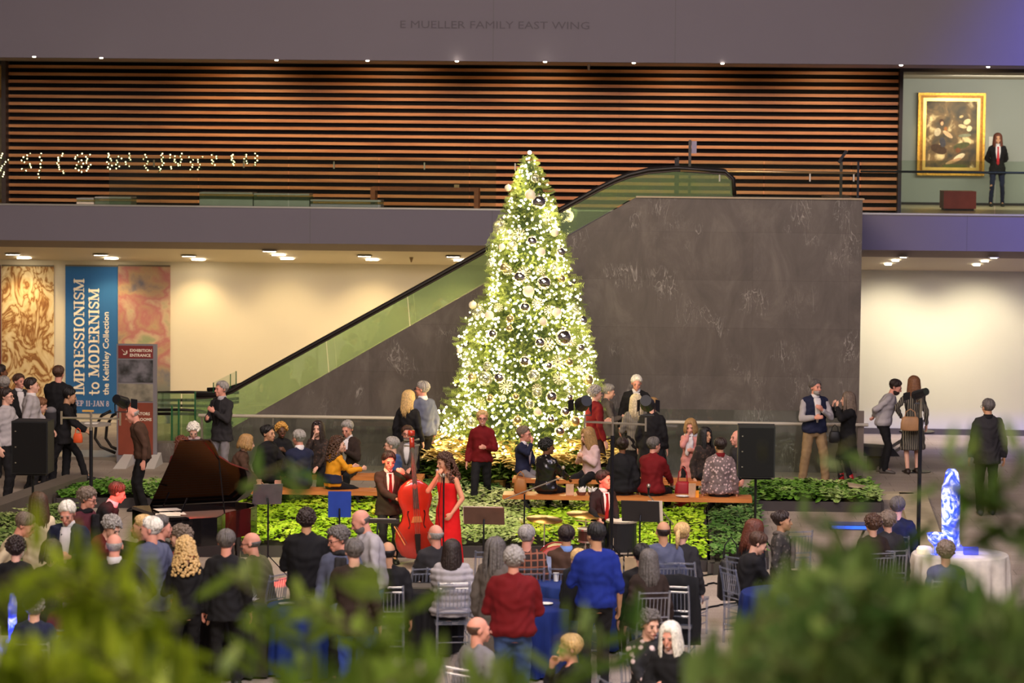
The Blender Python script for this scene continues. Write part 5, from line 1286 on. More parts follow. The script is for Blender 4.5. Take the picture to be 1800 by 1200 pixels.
# --- listeners
p('person with long brown hair and a beige cardigan near the stone kerb', 66, 867, 200, 1.64, top=('cardigan', 'cream'), hair=('long', 'brown'), female=True, hf=230, aL='cup')
p('grey haired person in a cream shirt bowing towards the beige cardigan', 44, 905, 85, 1.72, top=('shirt', 'cream'), hair=('short', 'greybrown'), lean=24, hp=16, skin='rosy')
p('white haired person in a navy blazer and open shirt looking down', 118, 884, 355, 1.8, top=('jacket', 'navy'), hair=('short', 'white'), skin='rosy', hp=26, aL='cup', aR='cup', extra=(SH,))
p('person with wispy grey hair in a dark scarf and wine red jacket', 154, 859, 60, 1.7, top=('jacket', 'wine'), hair=('fluffy', 'greybrown'), hf=80, hp=14, extra=('glasses', ('scarf', 'black')), female=True, skin='rosy')
p('grey haired person in a wine shirt bending beside the piano stool', 196, 910, 60, 1.66, top=('shirt', 'darkred'), hair=('curly', 'grey'), lean=28, hp=20, female=True)
p('bald person with grey sides in a broad black suit seen from behind', 201, 938, 188, 1.82, top=('jacket', 'black'), hair=('fringe', 'grey'), skin='rosy', girth=1.14, aL='cup', aR='hip', extra=(('collar', 'white'),))
p('white haired person in a blue grey blazer with head turned sideways', 264, 910, 215, 1.82, top=('jacket', 'slate'), hair=('short', 'white'), skin='rosy', hf=268, aL='cup', aR='down')
p('sandy haired person just behind the blue grey blazer', 250, 907, 280, 1.8, top=('jacket', 'black'), hair=('short', 'blonde'), skin='rosy')
p('grey haired person in black lifting a camera toward the piano', 284, 907, 110, 1.7, top=('jacket', 'black'), hair=('short', 'dgrey'), aL='up', aR='up', skin='rosy')
p('grey haired person in a red top next to the piano tail', 317, 925, 220, 1.62, top=('shirt', 'red'), hair=('curly', 'greybrown'), female=True, hf=260)
p('person with frizzy blonde curls and a black top facing the piano', 326, 945, 195, 1.64, top=('shirt', 'black'), hair=('curlylong', 'blonde'), female=True, aL='cup')
p('grey haired person in a black leather jacket facing the yellow green bed', 398, 932, 180, 1.72, top=('jacket', 'black'), hair=('short', 'dgrey'), skin='rosy')
p('balding person in an olive tan blazer leaning at the round table', 441, 936, 240, 1.76, 'sit', top=('jacket', 'olive'), hair=('bald', 'dgrey'), skin='rosy', lean=14, hf=262, aL='table', aR='table', extra=('glasses',), girth=1.08)
p('person with dark curls in a black padded jacket before the green bed', 539, 896, 180, 1.78, top=('fleece', 'black'), hair=('curly', 'dbrown'), skin='tan', girth=1.1, aL='cup', aR='cup')
p('person in a pale sage dress seated facing the camera at a table', 566, 957, 15, 1.66, 'sit', top=('shirt', 'sage'), hair=('bun', 'brown'), skin='fair', female=True, hf=20, aL='table', aR='table')
p('grey haired person in glasses with a dark scarf behind the sage dress', 594, 928, 20, 1.7, top=('jacket', 'slate'), hair=('fluffy', 'dgrey'), skin='rosy', hf=290, hp=14, extra=('glasses', ('scarf', 'charcoal')))
p('bald bearded person in a pale grey hooded sweater looking down', 634, 898, 300, 1.82, top=('sweater', 'lgrey'), bot=('trousers', 'denim'), hair=('bald', 'dgrey'), skin='rosy', lean=10, hp=22, hf=288, aL='cup', aR='cup', extra=(('beard', 'dgrey'),), girth=1.08)
p('person in a dark brown jacket and blue jeans with the back turned', 622, 948, 175, 1.78, top=('jacket', 'dbrown'), bot=('trousers', (44, 66, 140)), hair=('side', 'dgrey'), hf=200, aL='cup')
p('balding person in a black pinstriped suit seated beside the bass', 682, 952, 185, 1.76, 'sit', top=('jacket', 'black'), hair=('fringe', 'black'), skin='tan', girth=1.1)
p('balding grey person in a dark jacket looking at a lit phone', 765, 922, 200, 1.78, 'sit', top=('jacket', 'charcoal'), hair=('fringe', 'grey'), skin='rosy', hf=215, aL='cup', aR='cup')
p('person with long brown hair in a silver quilted jacket on a clear chair', 795, 950, 190, 1.72, 'sit', top=('puffer', 'lgrey'), hair=('long', 'dbrown'), female=True, girth=1.12, hf=170, aL='lap', aR='down')
p('person with long grey hair and a long taupe coat beside the red fleece', 872, 946, 150, 1.7, top=('coat', 'greybrown'), hair=('long', 'dgrey'), female=True)
p('grey haired person in a deep red fleece and blue jeans seen from behind', 903, 963, 180, 1.8, top=('fleece', 'red'), bot=('trousers', 'denim', 1.1), hair=('fluffy', 'grey'), skin='rosy', girth=1.16, aL='cup', aR='cup')
p('grey haired person in a dark plaid shirt seated before the drums', 927, 924, 190, 1.76, 'sit', top=('shirt', 'dbrown', 'plaid'), hair=('short', 'grey'), skin='rosy', hf=160)
p('dark haired person in a brown vest with a light blue collar', 996, 924, 178, 1.76, 'sit', top=('vest', 'brown'), hair=('short', 'dbrown'), skin='tan', extra=(('collar', (120, 150, 210)), ('sleeves', (150, 160, 190))))
p('person with cropped blonde hair seated in front of the brown vest', 1017, 966, 200, 1.64, 'sit', top=('shirt', 'black'), hair=('short', 'blonde'), female=True)
p('dark haired person in a royal blue shirt holding a black coat', 1047, 920, 190, 1.82, top=('shirt', 'blue'), bot=('trousers', 'black'), hair=('side', 'black'), skin='tan', girth=1.1, aL='cup', aR='down', hf=215, extra=('rolled',))
p('person with thinning dark hair in a blue grey suit at the tables', 1166, 916, 182, 1.76, 'sit', top=('jacket', 'slate'), hair=('fringe', 'dbrown'), skin='tan', hf=190, girth=1.06)
p('person with a blonde ponytail in a grey jacket next to the blue grey suit', 1200, 920, 175, 1.68, 'sit', top=('jacket', 'charcoal'), hair=('pony', 'blonde'), female=True, hf=160)
p('dark haired person mostly hidden behind the long grey brown hair', 1128, 957, 190, 1.68, 'sit', top=('jacket', 'black'), hair=('short', 'black'))
p('person with long grey brown hair in a brown fur vest', 1140, 967, 195, 1.68, 'sit', top=('fleece', 'dbrown'), hair=('long', 'dgrey'), female=True, girth=1.08)
p('person with long chestnut hair in a black jacket reading at a table', 1327, 915, 140, 1.68, 'sit', top=('jacket', 'black'), hair=('long', 'auburn'), female=True, hp=15, hf=110)
p('person in a black jacket with brown hair bent over the blue table', 1333, 938, 120, 1.66, 'sit', top=('jacket', 'black'), hair=('side', 'brown'), female=True, hp=22, lean=10, aL='table', aR='table', hf=95)
p('person with a dark updo and patterned scarf looking toward the keyboard', 1376, 899, 80, 1.68, 'sit', top=('shirt', 'greybrown', 'pattern'), hair=('bun', 'dbrown'), skin='tan', female=True, extra=(('scarf', 'greybrown'),))
p('person with fluffy brown hair sitting beyond the big leafy plant', 1534, 905, 200, 1.68, 'sit', top=('jacket', 'dbrown'), hair=('curly', 'brown'), female=True)
p('person with soft grey brown hair beside the fluffy brown head', 1561, 900, 190, 1.7, 'sit', top=('jacket', 'charcoal'), hair=('fluffy', 'greybrown'), female=True)
p('grey haired person in a navy jacket by the stone kerb corner', 1578, 874, 170, 1.76, 'sit', top=('jacket', 'navy'), hair=('short', 'dgrey'))
p('small round grey head in front of the white table', 1663, 952, 180, 1.6, 'sit', top=('jacket', 'slate'), hair=('fluffy', 'greybrown'))
# --- closest
p('balding person in a grey jacket low behind the leaves', 842, 1084, 140, 1.74, 'sit', top=('jacket', 'grey'), hair=('fringe', 'brown'), skin='rosy', hf=110)
a_smk = p('person with short blonde hair and a black top raising one hand', 1001, 1117, 290, 1.7, 'sit', top=('shirt', 'black'), hair=('side', 'blonde'), skin='rosy', female=True, aR='mouth', aL='lap', lean=8, hf=285, vox=.0105)
p('grey curly haired person in a floral black blouse leaning in', 1143, 1075, 25, 1.72, 'sit', top=('shirt', 'black', 'floral'), hair=('curly', 'dgrey'), skin='fair', aL='lap', aR='lap', hf=30, hp=12, girth=1.05, vox=.0105)
p('person with long white hair and a black top smiling down', 1178, 1096, 350, 1.68, 'sit', top=('cardigan', 'black'), hair=('long', 'white'), skin='rosy', female=True, hp=14, aL='table', aR='cup', extra=(('collar', 'blush'), 'smile'), hf=340, vox=.0105)
p('person with dark brown hair in a brown patterned shawl near the leaves', 92, 950, 190, 1.68, top=('cardigan', 'dbrown', 'pattern'), hair=('bob', 'dbrown'), female=True, hf=160)
p('person with dark curls at the edge of the leafy plant', 28, 945, 180, 1.66, top=('cardigan', 'black'), hair=('curly', 'dbrown'), female=True)
p('person with dark red hair low among the leaves', 118, 1026, 180, 1.66, 'sit', top=('shirt', 'darkred'), hair=('fluffy', 'auburn'), female=True)
p('person with fuzzy grey hair lit blue beside the glowing ice', 60, 1046, 185, 1.66, 'sit', top=('jacket', 'navy'), hair=('curly', 'grey'))
# ================================================================== benches, beds, band gear, tables
BW = noise_mat('honey_bench_timber', lambda nt, b, tc: (nt.links.new(ramp(nt, (lambda n: (nt.links.new(mapping(nt, tc, (.7, 5, 5)).outputs[0], n.inputs['Vector']), n.outputs['Fac'])[1])(nd(nt, 'ShaderNodeTexNoise', Scale=2, Detail=6)), [(.3, (170, 96, 44)), (.7, (208, 130, 66))]).outputs['Color'], b.inputs['Base Color']), b.inputs['Roughness'].__setattr__('default_value', .4)))
def bench(xa, xb, y, label):
    t = thing('timber_bench', label, 'bench', ((xa + xb) / 2, y, 0))
    MB().box((xa, y - .25, .395), (xb, y + .25, .46)).build('seat', BW, t)
    n = max(2, int((xb - xa) / 1.3))
    for i in range(n):
        x = xa + .35 + (xb - xa - .7) * i / (n - 1); mb = MB()
        mb.bar((x - .02, y - .2, .385), (x + .2, y - .2, 0), .05, .04); mb.bar((x - .02, y + .2, .385), (x + .2, y + .2, 0), .05, .04); mb.box((x - .06, y - .22, .365), (x + .04, y + .22, .395)); mb.build('leg', DARKMETAL, t)
    return t
def bx(px, py, z): return P(px, py, z=z).x
yl = YBL; bench(bx(422, 864, .46), bx(664, 868, .46), yl, 'honey coloured timber bench carrying the mustard sweater')
bench(bx(884, 868, .46), bx(1322, 876, .46), YBR, 'long honey coloured timber bench carrying the red fleece and black coats')
bench(bx(470, 842, .46), bx(740, 842, .46), YBB, 'rear timber bench behind the mustard sweater')
bench(bx(900, 842, .46), bx(1300, 846, .46), YBB, 'rear timber bench behind the long honey coloured one')
CURB = M('dark_stone_kerb', (58, 52, 50), .7, var=.1)
def kerb(a, b, w, h, label, mat=CURB):
    return MB().bar((a[0], a[1], h / 2), (b[0], b[1], h / 2), w, h).single('planter_kerb', mat, label, 'kerb')
yk = YBL - .55
# planting beds: soil, kerb and leaves
LEAFM = {}
def leafmat(nm, a, b, c):
    def f(nt, bs, tc):
        n = nd(nt, 'ShaderNodeTexNoise', Scale=1.3, Detail=9); n.inputs['Roughness'].default_value = .8; nt.links.new(tc.outputs['Object'], n.inputs['Vector'])
        r = ramp(nt, n.outputs['Fac'], [(.35, a), (.5, b), (.64, c)]); nt.links.new(r.outputs['Color'], bs.inputs['Base Color']); bs.inputs['Roughness'].default_value = .42; bs.inputs['Specular IOR Level'].default_value = .4
    return noise_mat(nm, f)
LIME = leafmat('lime_leaves', (84, 118, 14), (138, 178, 22), (196, 216, 60)); PALE = leafmat('variegated_leaves', (96, 120, 50), (156, 176, 96), (206, 212, 150)); DEEP = leafmat('deep_green_leaves', (34, 62, 22), (66, 106, 40), (132, 156, 96))  # LIME: bright light on the ivy put into the leaf colour
SOIL = M('planter_soil', (34, 26, 18), .95, var=.3, vs=20)
def bed(poly, n, mats, hgt, seed, label, lsz=.085, kerbh=.12):
    """poly: floor corners; leaves fill it"""
    r_ = random.Random(seed); xs = [q[0] for q in poly]; ys = [q[1] for q in poly]
    cx, cy = sum(xs) / len(xs), sum(ys) / len(ys)
    t = thing('planting_bed', label, 'plant bed', (cx, cy, 0))
    MB().prism([(x, y, .02) for x, y in poly], (0, 0, kerbh)).build('soil', SOIL, t)
    for i in range(len(poly)):
        a, b = poly[i], poly[(i + 1) % len(poly)]; MB().bar((a[0], a[1], kerbh / 2 + .02), (b[0], b[1], kerbh / 2 + .02), .1, kerbh + .04).build('edging', CURB, t)
    def inside(x, y):
        c = False
        for i in range(len(poly)):
            (x1, y1), (x2, y2) = poly[i], poly[i - 1]
            if (y1 > y) != (y2 > y) and x < (x2 - x1) * (y - y1) / (y2 - y1) + x1: c = not c
        return c
    for mi, (mat, x0, x1) in enumerate(mats):
        vs, fs = [], []; tries = 0; cnt = 0; frac = (min(x1, max(xs)) - max(x0, min(xs))) / (max(xs) - min(xs)); N = int(n * frac)
        while cnt < N and tries < N * 6:
            tries += 1; x = r_.uniform(max(x0, min(xs)), min(x1, max(xs))); y = r_.uniform(min(ys), max(ys))
            if not inside(x, y): continue
            cnt += 1
            mound = .5 + .5 * noise.noise(V((x * 1.1, y * 1.1, seed))) + .25 * noise.noise(V((x * 3, y * 3, seed)))
            z = kerbh + hgt * (.25 + .75 * max(0, mound)) * (.55 + .45 * r_.random()); a = r_.uniform(0, 6.283); tl = r_.uniform(-.1, .9)
            if r_.random() < .65: a = r_.gauss(-math.pi / 2, .9)
            d = V((math.cos(a) * math.cos(tl), math.sin(a) * math.cos(tl), -math.sin(tl) * .8 + .2)).normalized(); s = V((-math.sin(a), math.cos(a), r_.uniform(-.3, .3))).normalized()
            L = lsz * r_.uniform(.8, 1.5); W = L * .36; c = V((x - cx, y - cy, z)); nrm = d.cross(s) * (L * .1)
            o = len(vs); vs += [c, c + d * L * .35 + s * W - nrm, c + d * L * .75 + s * W * .7 - nrm, c + d * L, c + d * L * .75 - s * W * .7 - nrm, c + d * L * .35 - s * W - nrm, c + d * L * .5]
            fs += [(o, o + 1, o + 6), (o + 1, o + 2, o + 6), (o + 2, o + 3, o + 6), (o, o + 6, o + 5), (o + 5, o + 6, o + 4), (o + 4, o + 6, o + 3)]
        ob = bulk('leaves', vs, fs, mat, t); ob['kind'] = 'stuff'
    return t
def fp_(px, py, z=0): q = P(px, py, z=z); return (q.x, q.y)
bed([fp_(345, 978), fp_(1118, 980), fp_(1122, 1003), fp_(1242, 1004), fp_(1236, 888), fp_(430, 888)], 13000, [(LIME, -99, bx(742, 940, 0)), (PALE, bx(742, 940, 0), bx(925, 940, 0)), (LIME, bx(925, 940, 0), 99)], .30, 3, 'large lime green leafy bed behind the musicians')
bed([fp_(1250, 1010), fp_(1345, 1000), fp_(1326, 886), fp_(1246, 884)], 1700, [(DEEP, -99, 99)], .36, 5, 'darker green leafy bed at the end of the lime green one')
bed([fp_(1332, 897), fp_(1548, 900), fp_(1532, 872), fp_(1322, 870)], 2400, [(LIME if False else leafmat('mid_green_leaves', (50, 84, 24), (92, 136, 40), (190, 206, 130)), -99, 99)], .30, 6, 'low green leafy bed before the navy vest and red boots', .11)
bed([fp_(100, 892), fp_(330, 892), fp_(322, 868), fp_(118, 868)], 1900, [(leafmat('fresh_green_leaves', (44, 84, 22), (84, 132, 40), (170, 200, 110)), -99, 99)], .26, 8, 'small fresh green leafy bed behind the pianist')
bed([fp_(-30, 1010), fp_(150, 1010), fp_(130, 905), fp_(-30, 935)], 2300, [(leafmat('grey_green_leaves', (60, 84, 40), (104, 130, 60), (190, 200, 130)), -99, 99)], .25, 9, 'leafy bed hidden among the listeners beside the dark kerb')
bed([fp_(735, 882, 0), fp_(880, 882, 0), fp_(880, 866, 0), fp_(735, 866, 0)], 900, [(DEEP, -99, 99)], .2, 10, 'narrow dark leafy bed between the two front benches')
q0, q1 = fp_(-20, 925), fp_(135, 868)
kerb(q0, q1, .35, .32, 'dark slanting stone kerb near the beige cardigan', M('taupe_stone', (96, 88, 78), .6, var=.08))
q = [fp_(1540, 876), fp_(1604, 876), fp_(1640, 990)]
SAND = M('sandy_stone', (182, 168, 136), .6, var=.1)
kerb(q[0], q[1], .3, .1, 'pale stone kerb strip behind the low green bed', SAND); kerb(q[1], q[2], .45, .1, 'pale stone kerb running toward the white table', SAND)
# small sloping plinth table near the red boots
a = P(1508, 852, z=.32)
t = thing('side_table', 'small slanted wooden plank table next to the red boots', 'table', (a.x, a.y, 0))
MB().box((a.x - .05, a.y - .05, 0), (a.x + .05, a.y + .05, .3)).build('leg', M('dark_brown_wood', (60, 44, 36), .7), t)
MB().add([(a.x - .16, a.y - .2, .34), (a.x + .14, a.y - .2, .29), (a.x + .14, a.y + .2, .29), (a.x - .16, a.y + .2, .34), (a.x - .16, a.y - .2, .31), (a.x + .14, a.y - .2, .26), (a.x + .14, a.y + .2, .26), (a.x - .16, a.y + .2, .31)], [(0, 1, 2, 3), (4, 7, 6, 5), (0, 4, 5, 1), (1, 5, 6, 2), (2, 6, 7, 3), (3, 7, 4, 0)]).build('table_top', M('pale_wood', (170, 150, 120), .6), t)
# bistro tables
def bistro(px, py, rr_, h, label, mat, basepx=None):
    a = P(px, py, z=h); t = thing('bistro_table', label, 'table', (a.x, a.y, 0))
    MB().lathe((a.x, a.y, 0), [(.02, h - .04), (rr_, h - .03), (rr_, h)], 24).build('table_top', mat, t)
    MB().cone((a.x, a.y, .02), (a.x, a.y, h - .04), .03, .03, 10).build('leg', DARKMETAL, t); MB().lathe((a.x, a.y, 0), [(.26, 0), (.26, .015), (.03, .04)], 20).build('base', DARKMETAL, t); return t, a
bt, ba = bistro(160, 744, .34, .98, 'tall bistro table with a dark top under the blue banner', M('grey_table_top', (150, 140, 128), .4, var=.05))
MB().box((ba.x - .1, ba.y - .08, .98), (ba.x + .12, ba.y + .08, .995)).single('paper_napkin', M('white_paper', (222, 216, 204), .8), 'white paper napkin on the tall bistro table', 'napkin')
bistro(1612, 757, .32, .74, 'round dark cafe table past the pinstriped dress', M('dark_laminate', (62, 60, 66), .3, var=0))
a = P(1548, 800, z=0); t = thing('lounge_seat', 'dark curved lounge seat behind the bowing person', 'seat', (a.x, 51.6, 0))
a = P(1516, 798, y=51.6); b = P(1580, 785, y=51.6); mb = MB(); mb.prism([(a.x, 51.3, a.z - .0), (b.x, 51.3, a.z - .0), (b.x - .12, 51.3, a.z + .14), (a.x, 51.3, a.z + .17)], (0, .6, 0)); mb.build('seat', M('black_upholstery', (30, 28, 30), .7), t)
MB().box((a.x + .1, 51.4, 0), (b.x - .3, 51.8, a.z)).build('base', DARKMETAL, t)
mb = MB(); p1, p2 = P(1562, 788, y=51.8), P(1604, 762, y=51.8); mb.bar(p1, p2, .09, .05); mb.bar(p1 + V((.05, 0, -.1)), p2 + V((.05, 0, -.08)), .05, .05); mb.build('armrest', M('grey_wood_arm', (110, 104, 98), .5), t)

# ---- grand piano (local frame: keys at x=0, tail at +x, hinge side at +y)
LAC = M('black_piano_lacquer', (16, 14, 15), .12, var=0, coat=.6); GOLDP = M('gold_cast_plate', (196, 120, 50), .35, .7, var=.1)
pc = P(205, 888, z=1.0)
PN = thing('grand_piano', 'black grand piano with raised lid and red lit strings', 'piano', (pc.x, pc.y, 0), R(31)); PN.scale = (.76, .93, 1)
_c = P(262, 890, z=1.0) - Rz(R(31)) @ V((.32 * .76, .76 * .93, 0)); PN.location = (_c.x, _c.y, 0)
plan = [(0, -.74), (.0, .74), (1.95, .74), (2.12, .62), (2.16, .42), (2.08, .22), (1.86, .02), (1.5, -.14), (1.2, -.34), (1.0, -.6), (.85, -.74)]
def pprism(pl, z0, z1): return MB().prism([(x, y, z0) for x, y in pl][::-1], (0, 0, z1 - z0))
def pb_(mb, name, mat, sm=False): return mb.build(name, mat, PN, sm, world=False)
mb = MB()
n = len(plan)
inner = [(x + (1.05 - x) * .05 if i > 1 else x + .28, y * .94) for i, (x, y) in enumerate(plan)]
for i in range(n):
    j = (i + 1) % n
    if i == 0: continue
    (x0, y0), (x1, y1) = plan[i], plan[j]; (u0, v0), (u1, v1) = inner[i], inner[j]
    mb.add([(x0, y0, .64), (x1, y1, .64), (x1, y1, 1.0), (x0, y0, 1.0), (u0, v0, .64), (u1, v1, .64), (u1, v1, 1.0), (u0, v0, 1.0)], [(0, 3, 2, 1), (4, 5, 6, 7), (3, 7, 6, 2), (0, 1, 5, 4)])
pb_(mb, 'case', LAC)
pb_(pprism(inner, .64, .68), 'bottom_board', LAC)
pb_(pprism([(x + (1.05 - x) * .03, y * .97) for x, y in inner], .86, .89), 'soundboard_frame', GOLDP)
mb = MB()
for i in range(34):
    y = -.62 + 1.24 * i / 33; xe = 1.95 if y > .3 else 1.0 + (y + .62) * 1.0; mb.bar((.35, y, .92), (max(.6, xe - .1), y * .96 + .03, .915), .004, .004)
o = pb_(mb, 'strings', M('steel_strings', (200, 190, 180), .3, .9, var=0)); o['kind'] = 'stuff'
pb_(MB().box((-.02, -.74, .62), (.28, .74, .72)), 'key_bed', LAC); pb_(MB().box((.2, -.72, .72), (.3, .72, .96)), 'fallboard', LAC)
mb = MB(); [mb.box((.03, -.62 + i * .0238, .72), (.18, -.62 + i * .0238 + .022, .745)) for i in range(52)]; pb_(mb, 'white_keys', M('ivory_keys', (230, 226, 214), .3, var=0))['kind'] = 'stuff'
mb = MB(); [mb.box((.09, -.607 + i * .0238, .745), (.18, -.607 + i * .0238 + .012, .76)) for i in range(51) if i % 7 not in (2, 6)]; pb_(mb, 'black_keys', LAC)['kind'] = 'stuff'
for x, y in ((.25, -.6), (.25, .6), (1.8, .4)):
    pb_(MB().cone((x, y, .08), (x, y, .64), .045, .07, 12), 'leg', LAC); 
pb_(MB().box((.35, -.12, .1), (.42, .12, .16)).bar((.38, -.08, .15), (.5, -.06, .64), .03).bar((.38, .08, .15), (.5, .06, .64), .03), 'pedal_lyre', LAC)
ang = R(40)
def lidp(x, y, t=0):  # rotate about the hinge at y=.74
    d = .74 - y; return (x, .74 - d * math.cos(ang) - t * math.sin(ang), 1.01 + d * math.sin(ang) + t * math.cos(ang))
lid = [(.32, -.76), (.32, .76), (1.98, .76), (2.15, .64), (2.19, .42), (2.1, .2), (1.88, 0), (1.5, -.16), (1.2, -.36), (1.02, -.6), (.88, -.76)]
A = [V(lidp(x, y)) for x, y in lid]; B = [V(lidp(x, y, .025)) for x, y in lid]; nn = len(A)
pb_(MB().add(A + B, [tuple(range(nn)), tuple(range(2 * nn - 1, nn - 1, -1))] + [(i, nn + i, nn + (i + 1) % nn, (i + 1) % nn) for i in range(nn)]), 'lid', LAC)
pb_(MB().box((-.0, -.74, .98), (.34, .74, 1.02)), 'front_lid', LAC)
pb_(MB().tube([(1.25, -.22, .95), lidp(1.22, -.3)], .014, 6), 'lid_prop', LAC)
pb_(MB().box((.36, -.3, 1.0), (.4, .4, 1.03)).bar((.4, -.3, 1.02), (.52, -.3, 1.22), .02).bar((.4, .4, 1.02), (.52, .4, 1.22), .02), 'music_desk', LAC)
Wp = PN.matrix_basis
for i, (dx, dy) in enumerate(((0, 0), (.28, .12), (.5, -.1))):
    c = PN.location + Rz(R(31)) @ V((.1 + dx * .3, -.35 - dy + dx * .6, 1.025 + i * .006)); MB().prism([c + Rz(R(10 + i * 8)) @ V(q) for q in ((-.16, -.12, 0), (.16, -.12, 0), (.16, .12, 0), (-.16, .12, 0))], (0, 0, .004)).single('sheet_music', M('sheet_paper', (240, 224, 200), .8, var=0), ('white sheet music lying on the closed front of the piano', 'cream sheet music overlapping on the piano front', 'third music sheet nearest the strings of the piano')[i], 'sheet music')
b0 = a_pian['base']
t = thing('piano_stool', 'black padded piano stool under the pianist', 'stool', (b0.x, b0.y, 0), R(-5))
MB().box((-.36, -.2, .40), (.36, .2, .485)).build('seat', M('black_leather', (24, 22, 22), .5), t, world=False)
for x in (-.3, .3):
    for y in (-.15, .15): MB().cone((x, y, 0), (x, y, .4), .02, .03, 8).build('leg', LAC, t, world=False)

# ---- double bass
def double_bass(base, rz, label):
    t = thing('double_bass', label, 'double bass', base, rz)
    VAR = M('red_brown_varnish', (150, 40, 26), .22, var=.25, vs=3, coat=.5); EB = M('ebony', (24, 18, 16), .35, var=0)
    prof = [(.14, .05), (.16, .17), (.2, .25), (.3, .315), (.42, .335), (.52, .32), (.62, .26), (.68, .215), (.76, .195), (.84, .205), (.9, .235), (1.0, .262), (1.1, .25), (1.18, .2), (1.24, .11), (1.27, .04)]
    # left and right half outlines make a closed plate; front is arched
    def plate(y, arch, sc_=1.0):
        rows = []
        for z, w in prof:
            rows.append([V((w * sc_ * u, y - arch * (1 - u * u) * min(1, w / .2), z)) for u in (-1, -.8, -.5, 0, .5, .8, 1)])
        return rows
    fr_, bk_ = plate(-.10, .035), plate(.10, -.03); mb = MB(); vs = [q for r in fr_ for q in r] + [q for r in bk_ for q in r]; o = len(prof) * 7; fs = []
    for j in range(len(prof) - 1):
        for i in range(6):
            a = j * 7 + i; fs += [(a, a + 1, a + 8, a + 7), (o + a, o + a + 7, o + a + 8, o + a + 1)]
        fs += [(j * 7, (j + 1) * 7, o + (j + 1) * 7, o + j * 7), (j * 7 + 6, o + j * 7 + 6, o + (j + 1) * 7 + 6, (j + 1) * 7 + 6)]
    for i in range(6): fs += [(i, o + i, o + i + 1, i + 1), ((len(prof) - 1) * 7 + i, (len(prof) - 1) * 7 + i + 1, o + (len(prof) - 1) * 7 + i + 1, o + (len(prof) - 1) * 7 + i)]
    mb.add(vs, fs); mb.build('body', VAR, t, True, world=False)
    MB().tube([(0, 0, 0), (0, 0, .15)], .008, 6).build('end_pin', STEEL, t, world=False)
    MB().add([(-.032, -.1, 1.2), (.032, -.1, 1.2), (.022, -.06, 1.72), (-.022, -.06, 1.72), (-.03, .02, 1.2), (.03, .02, 1.2), (.02, -.02, 1.72), (-.02, -.02, 1.72)], [(0, 1, 2, 3), (4, 7, 6, 5), (0, 4, 5, 1), (1, 5, 6, 2), (2, 6, 7, 3), (3, 7, 4, 0)]).build('neck', VAR, t, world=False)
    MB().add([(-.045, -.165, .86), (.045, -.165, .86), (.024, -.07, 1.72), (-.024, -.07, 1.72), (-.045, -.15, .86), (.045, -.15, .86), (.024, -.06, 1.72), (-.024, -.06, 1.72)], [(0, 1, 2, 3), (4, 7, 6, 5), (0, 4, 5, 1), (1, 5, 6, 2), (2, 6, 7, 3), (3, 7, 4, 0)]).build('fingerboard', EB, t, world=False)
    mb = MB(); mb.box((-.035, -.06, 1.7), (.035, .0, 1.86)); mb.cone((-.05, -.02, 1.92), (.05, -.02, 1.92), .045, .045, 14); mb.build('scroll', VAR, t, True, world=False)
    for s in (-1, 1):
        for z in (1.74, 1.82): MB().cone((s * .035, -.02, z), (s * .12, -.02, z + .01), .008, .016, 6).build('tuning_peg', STEEL, t, world=False)
        MB().tube([(s * .13, -.128, .58), (s * .105, -.13, .62), (s * .115, -.132, .7), (s * .135, -.134, .78), (s * .12, -.135, .83)], [.012, .006, .008, .006, .012], 6).build('sound_hole', EB, t, world=False)
    MB().add([(-.085, -.14, .66), (.085, -.14, .66), (.06, -.2, .75), (-.06, -.2, .75), (-.085, -.12, .66), (.085, -.12, .66), (.06, -.185, .75), (-.06, -.185, .75)], [(0, 1, 2, 3), (4, 7, 6, 5), (0, 4, 5, 1), (1, 5, 6, 2), (2, 6, 7, 3), (3, 7, 4, 0)]).build('bridge', M('maple_bridge', (200, 150, 90), .5, var=0), t, world=False)
    MB().add([(-.03, -.15, .22), (.03, -.15, .22), (.045, -.175, .5), (-.045, -.175, .5), (-.03, -.13, .22), (.03, -.13, .22), (.045, -.16, .5), (-.045, -.16, .5)], [(0, 1, 2, 3), (4, 7, 6, 5), (0, 4, 5, 1), (1, 5, 6, 2), (2, 6, 7, 3), (3, 7, 4, 0)]).build('tailpiece', EB, t, world=False)
    for i in range(4):
        x = -.03 + .02 * i; MB().tube([(x * 1.0, -.178, .5), (x * 1.4, -.203, .752), (x * .6, -.078, 1.72)], .0028, 4).build('string', STEEL, t, world=False)
    return t
bb = P(738, 792, y=38.9); DB = double_bass((bb.x, 38.75, 0), R(12), 'glossy red double bass in front of the bassist'); DB.rotation_euler = (R(-3), R(-3), R(12))
DB.scale = (.9, .9, .97)
# bow hanging beside the bass
a, b = P(693, 925, y=38.6), P(712, 958, y=38.6); t = thing('bass_bow', 'slim bow hanging at the side of the bass', 'bow', b); MB().tube([a, b], .008, 5).build('stick', WOOD, t); MB().tube([a + V((.03, 0, .0)), b + V((.03, 0, .02))], .003, 4).build('hair', STEEL, t)

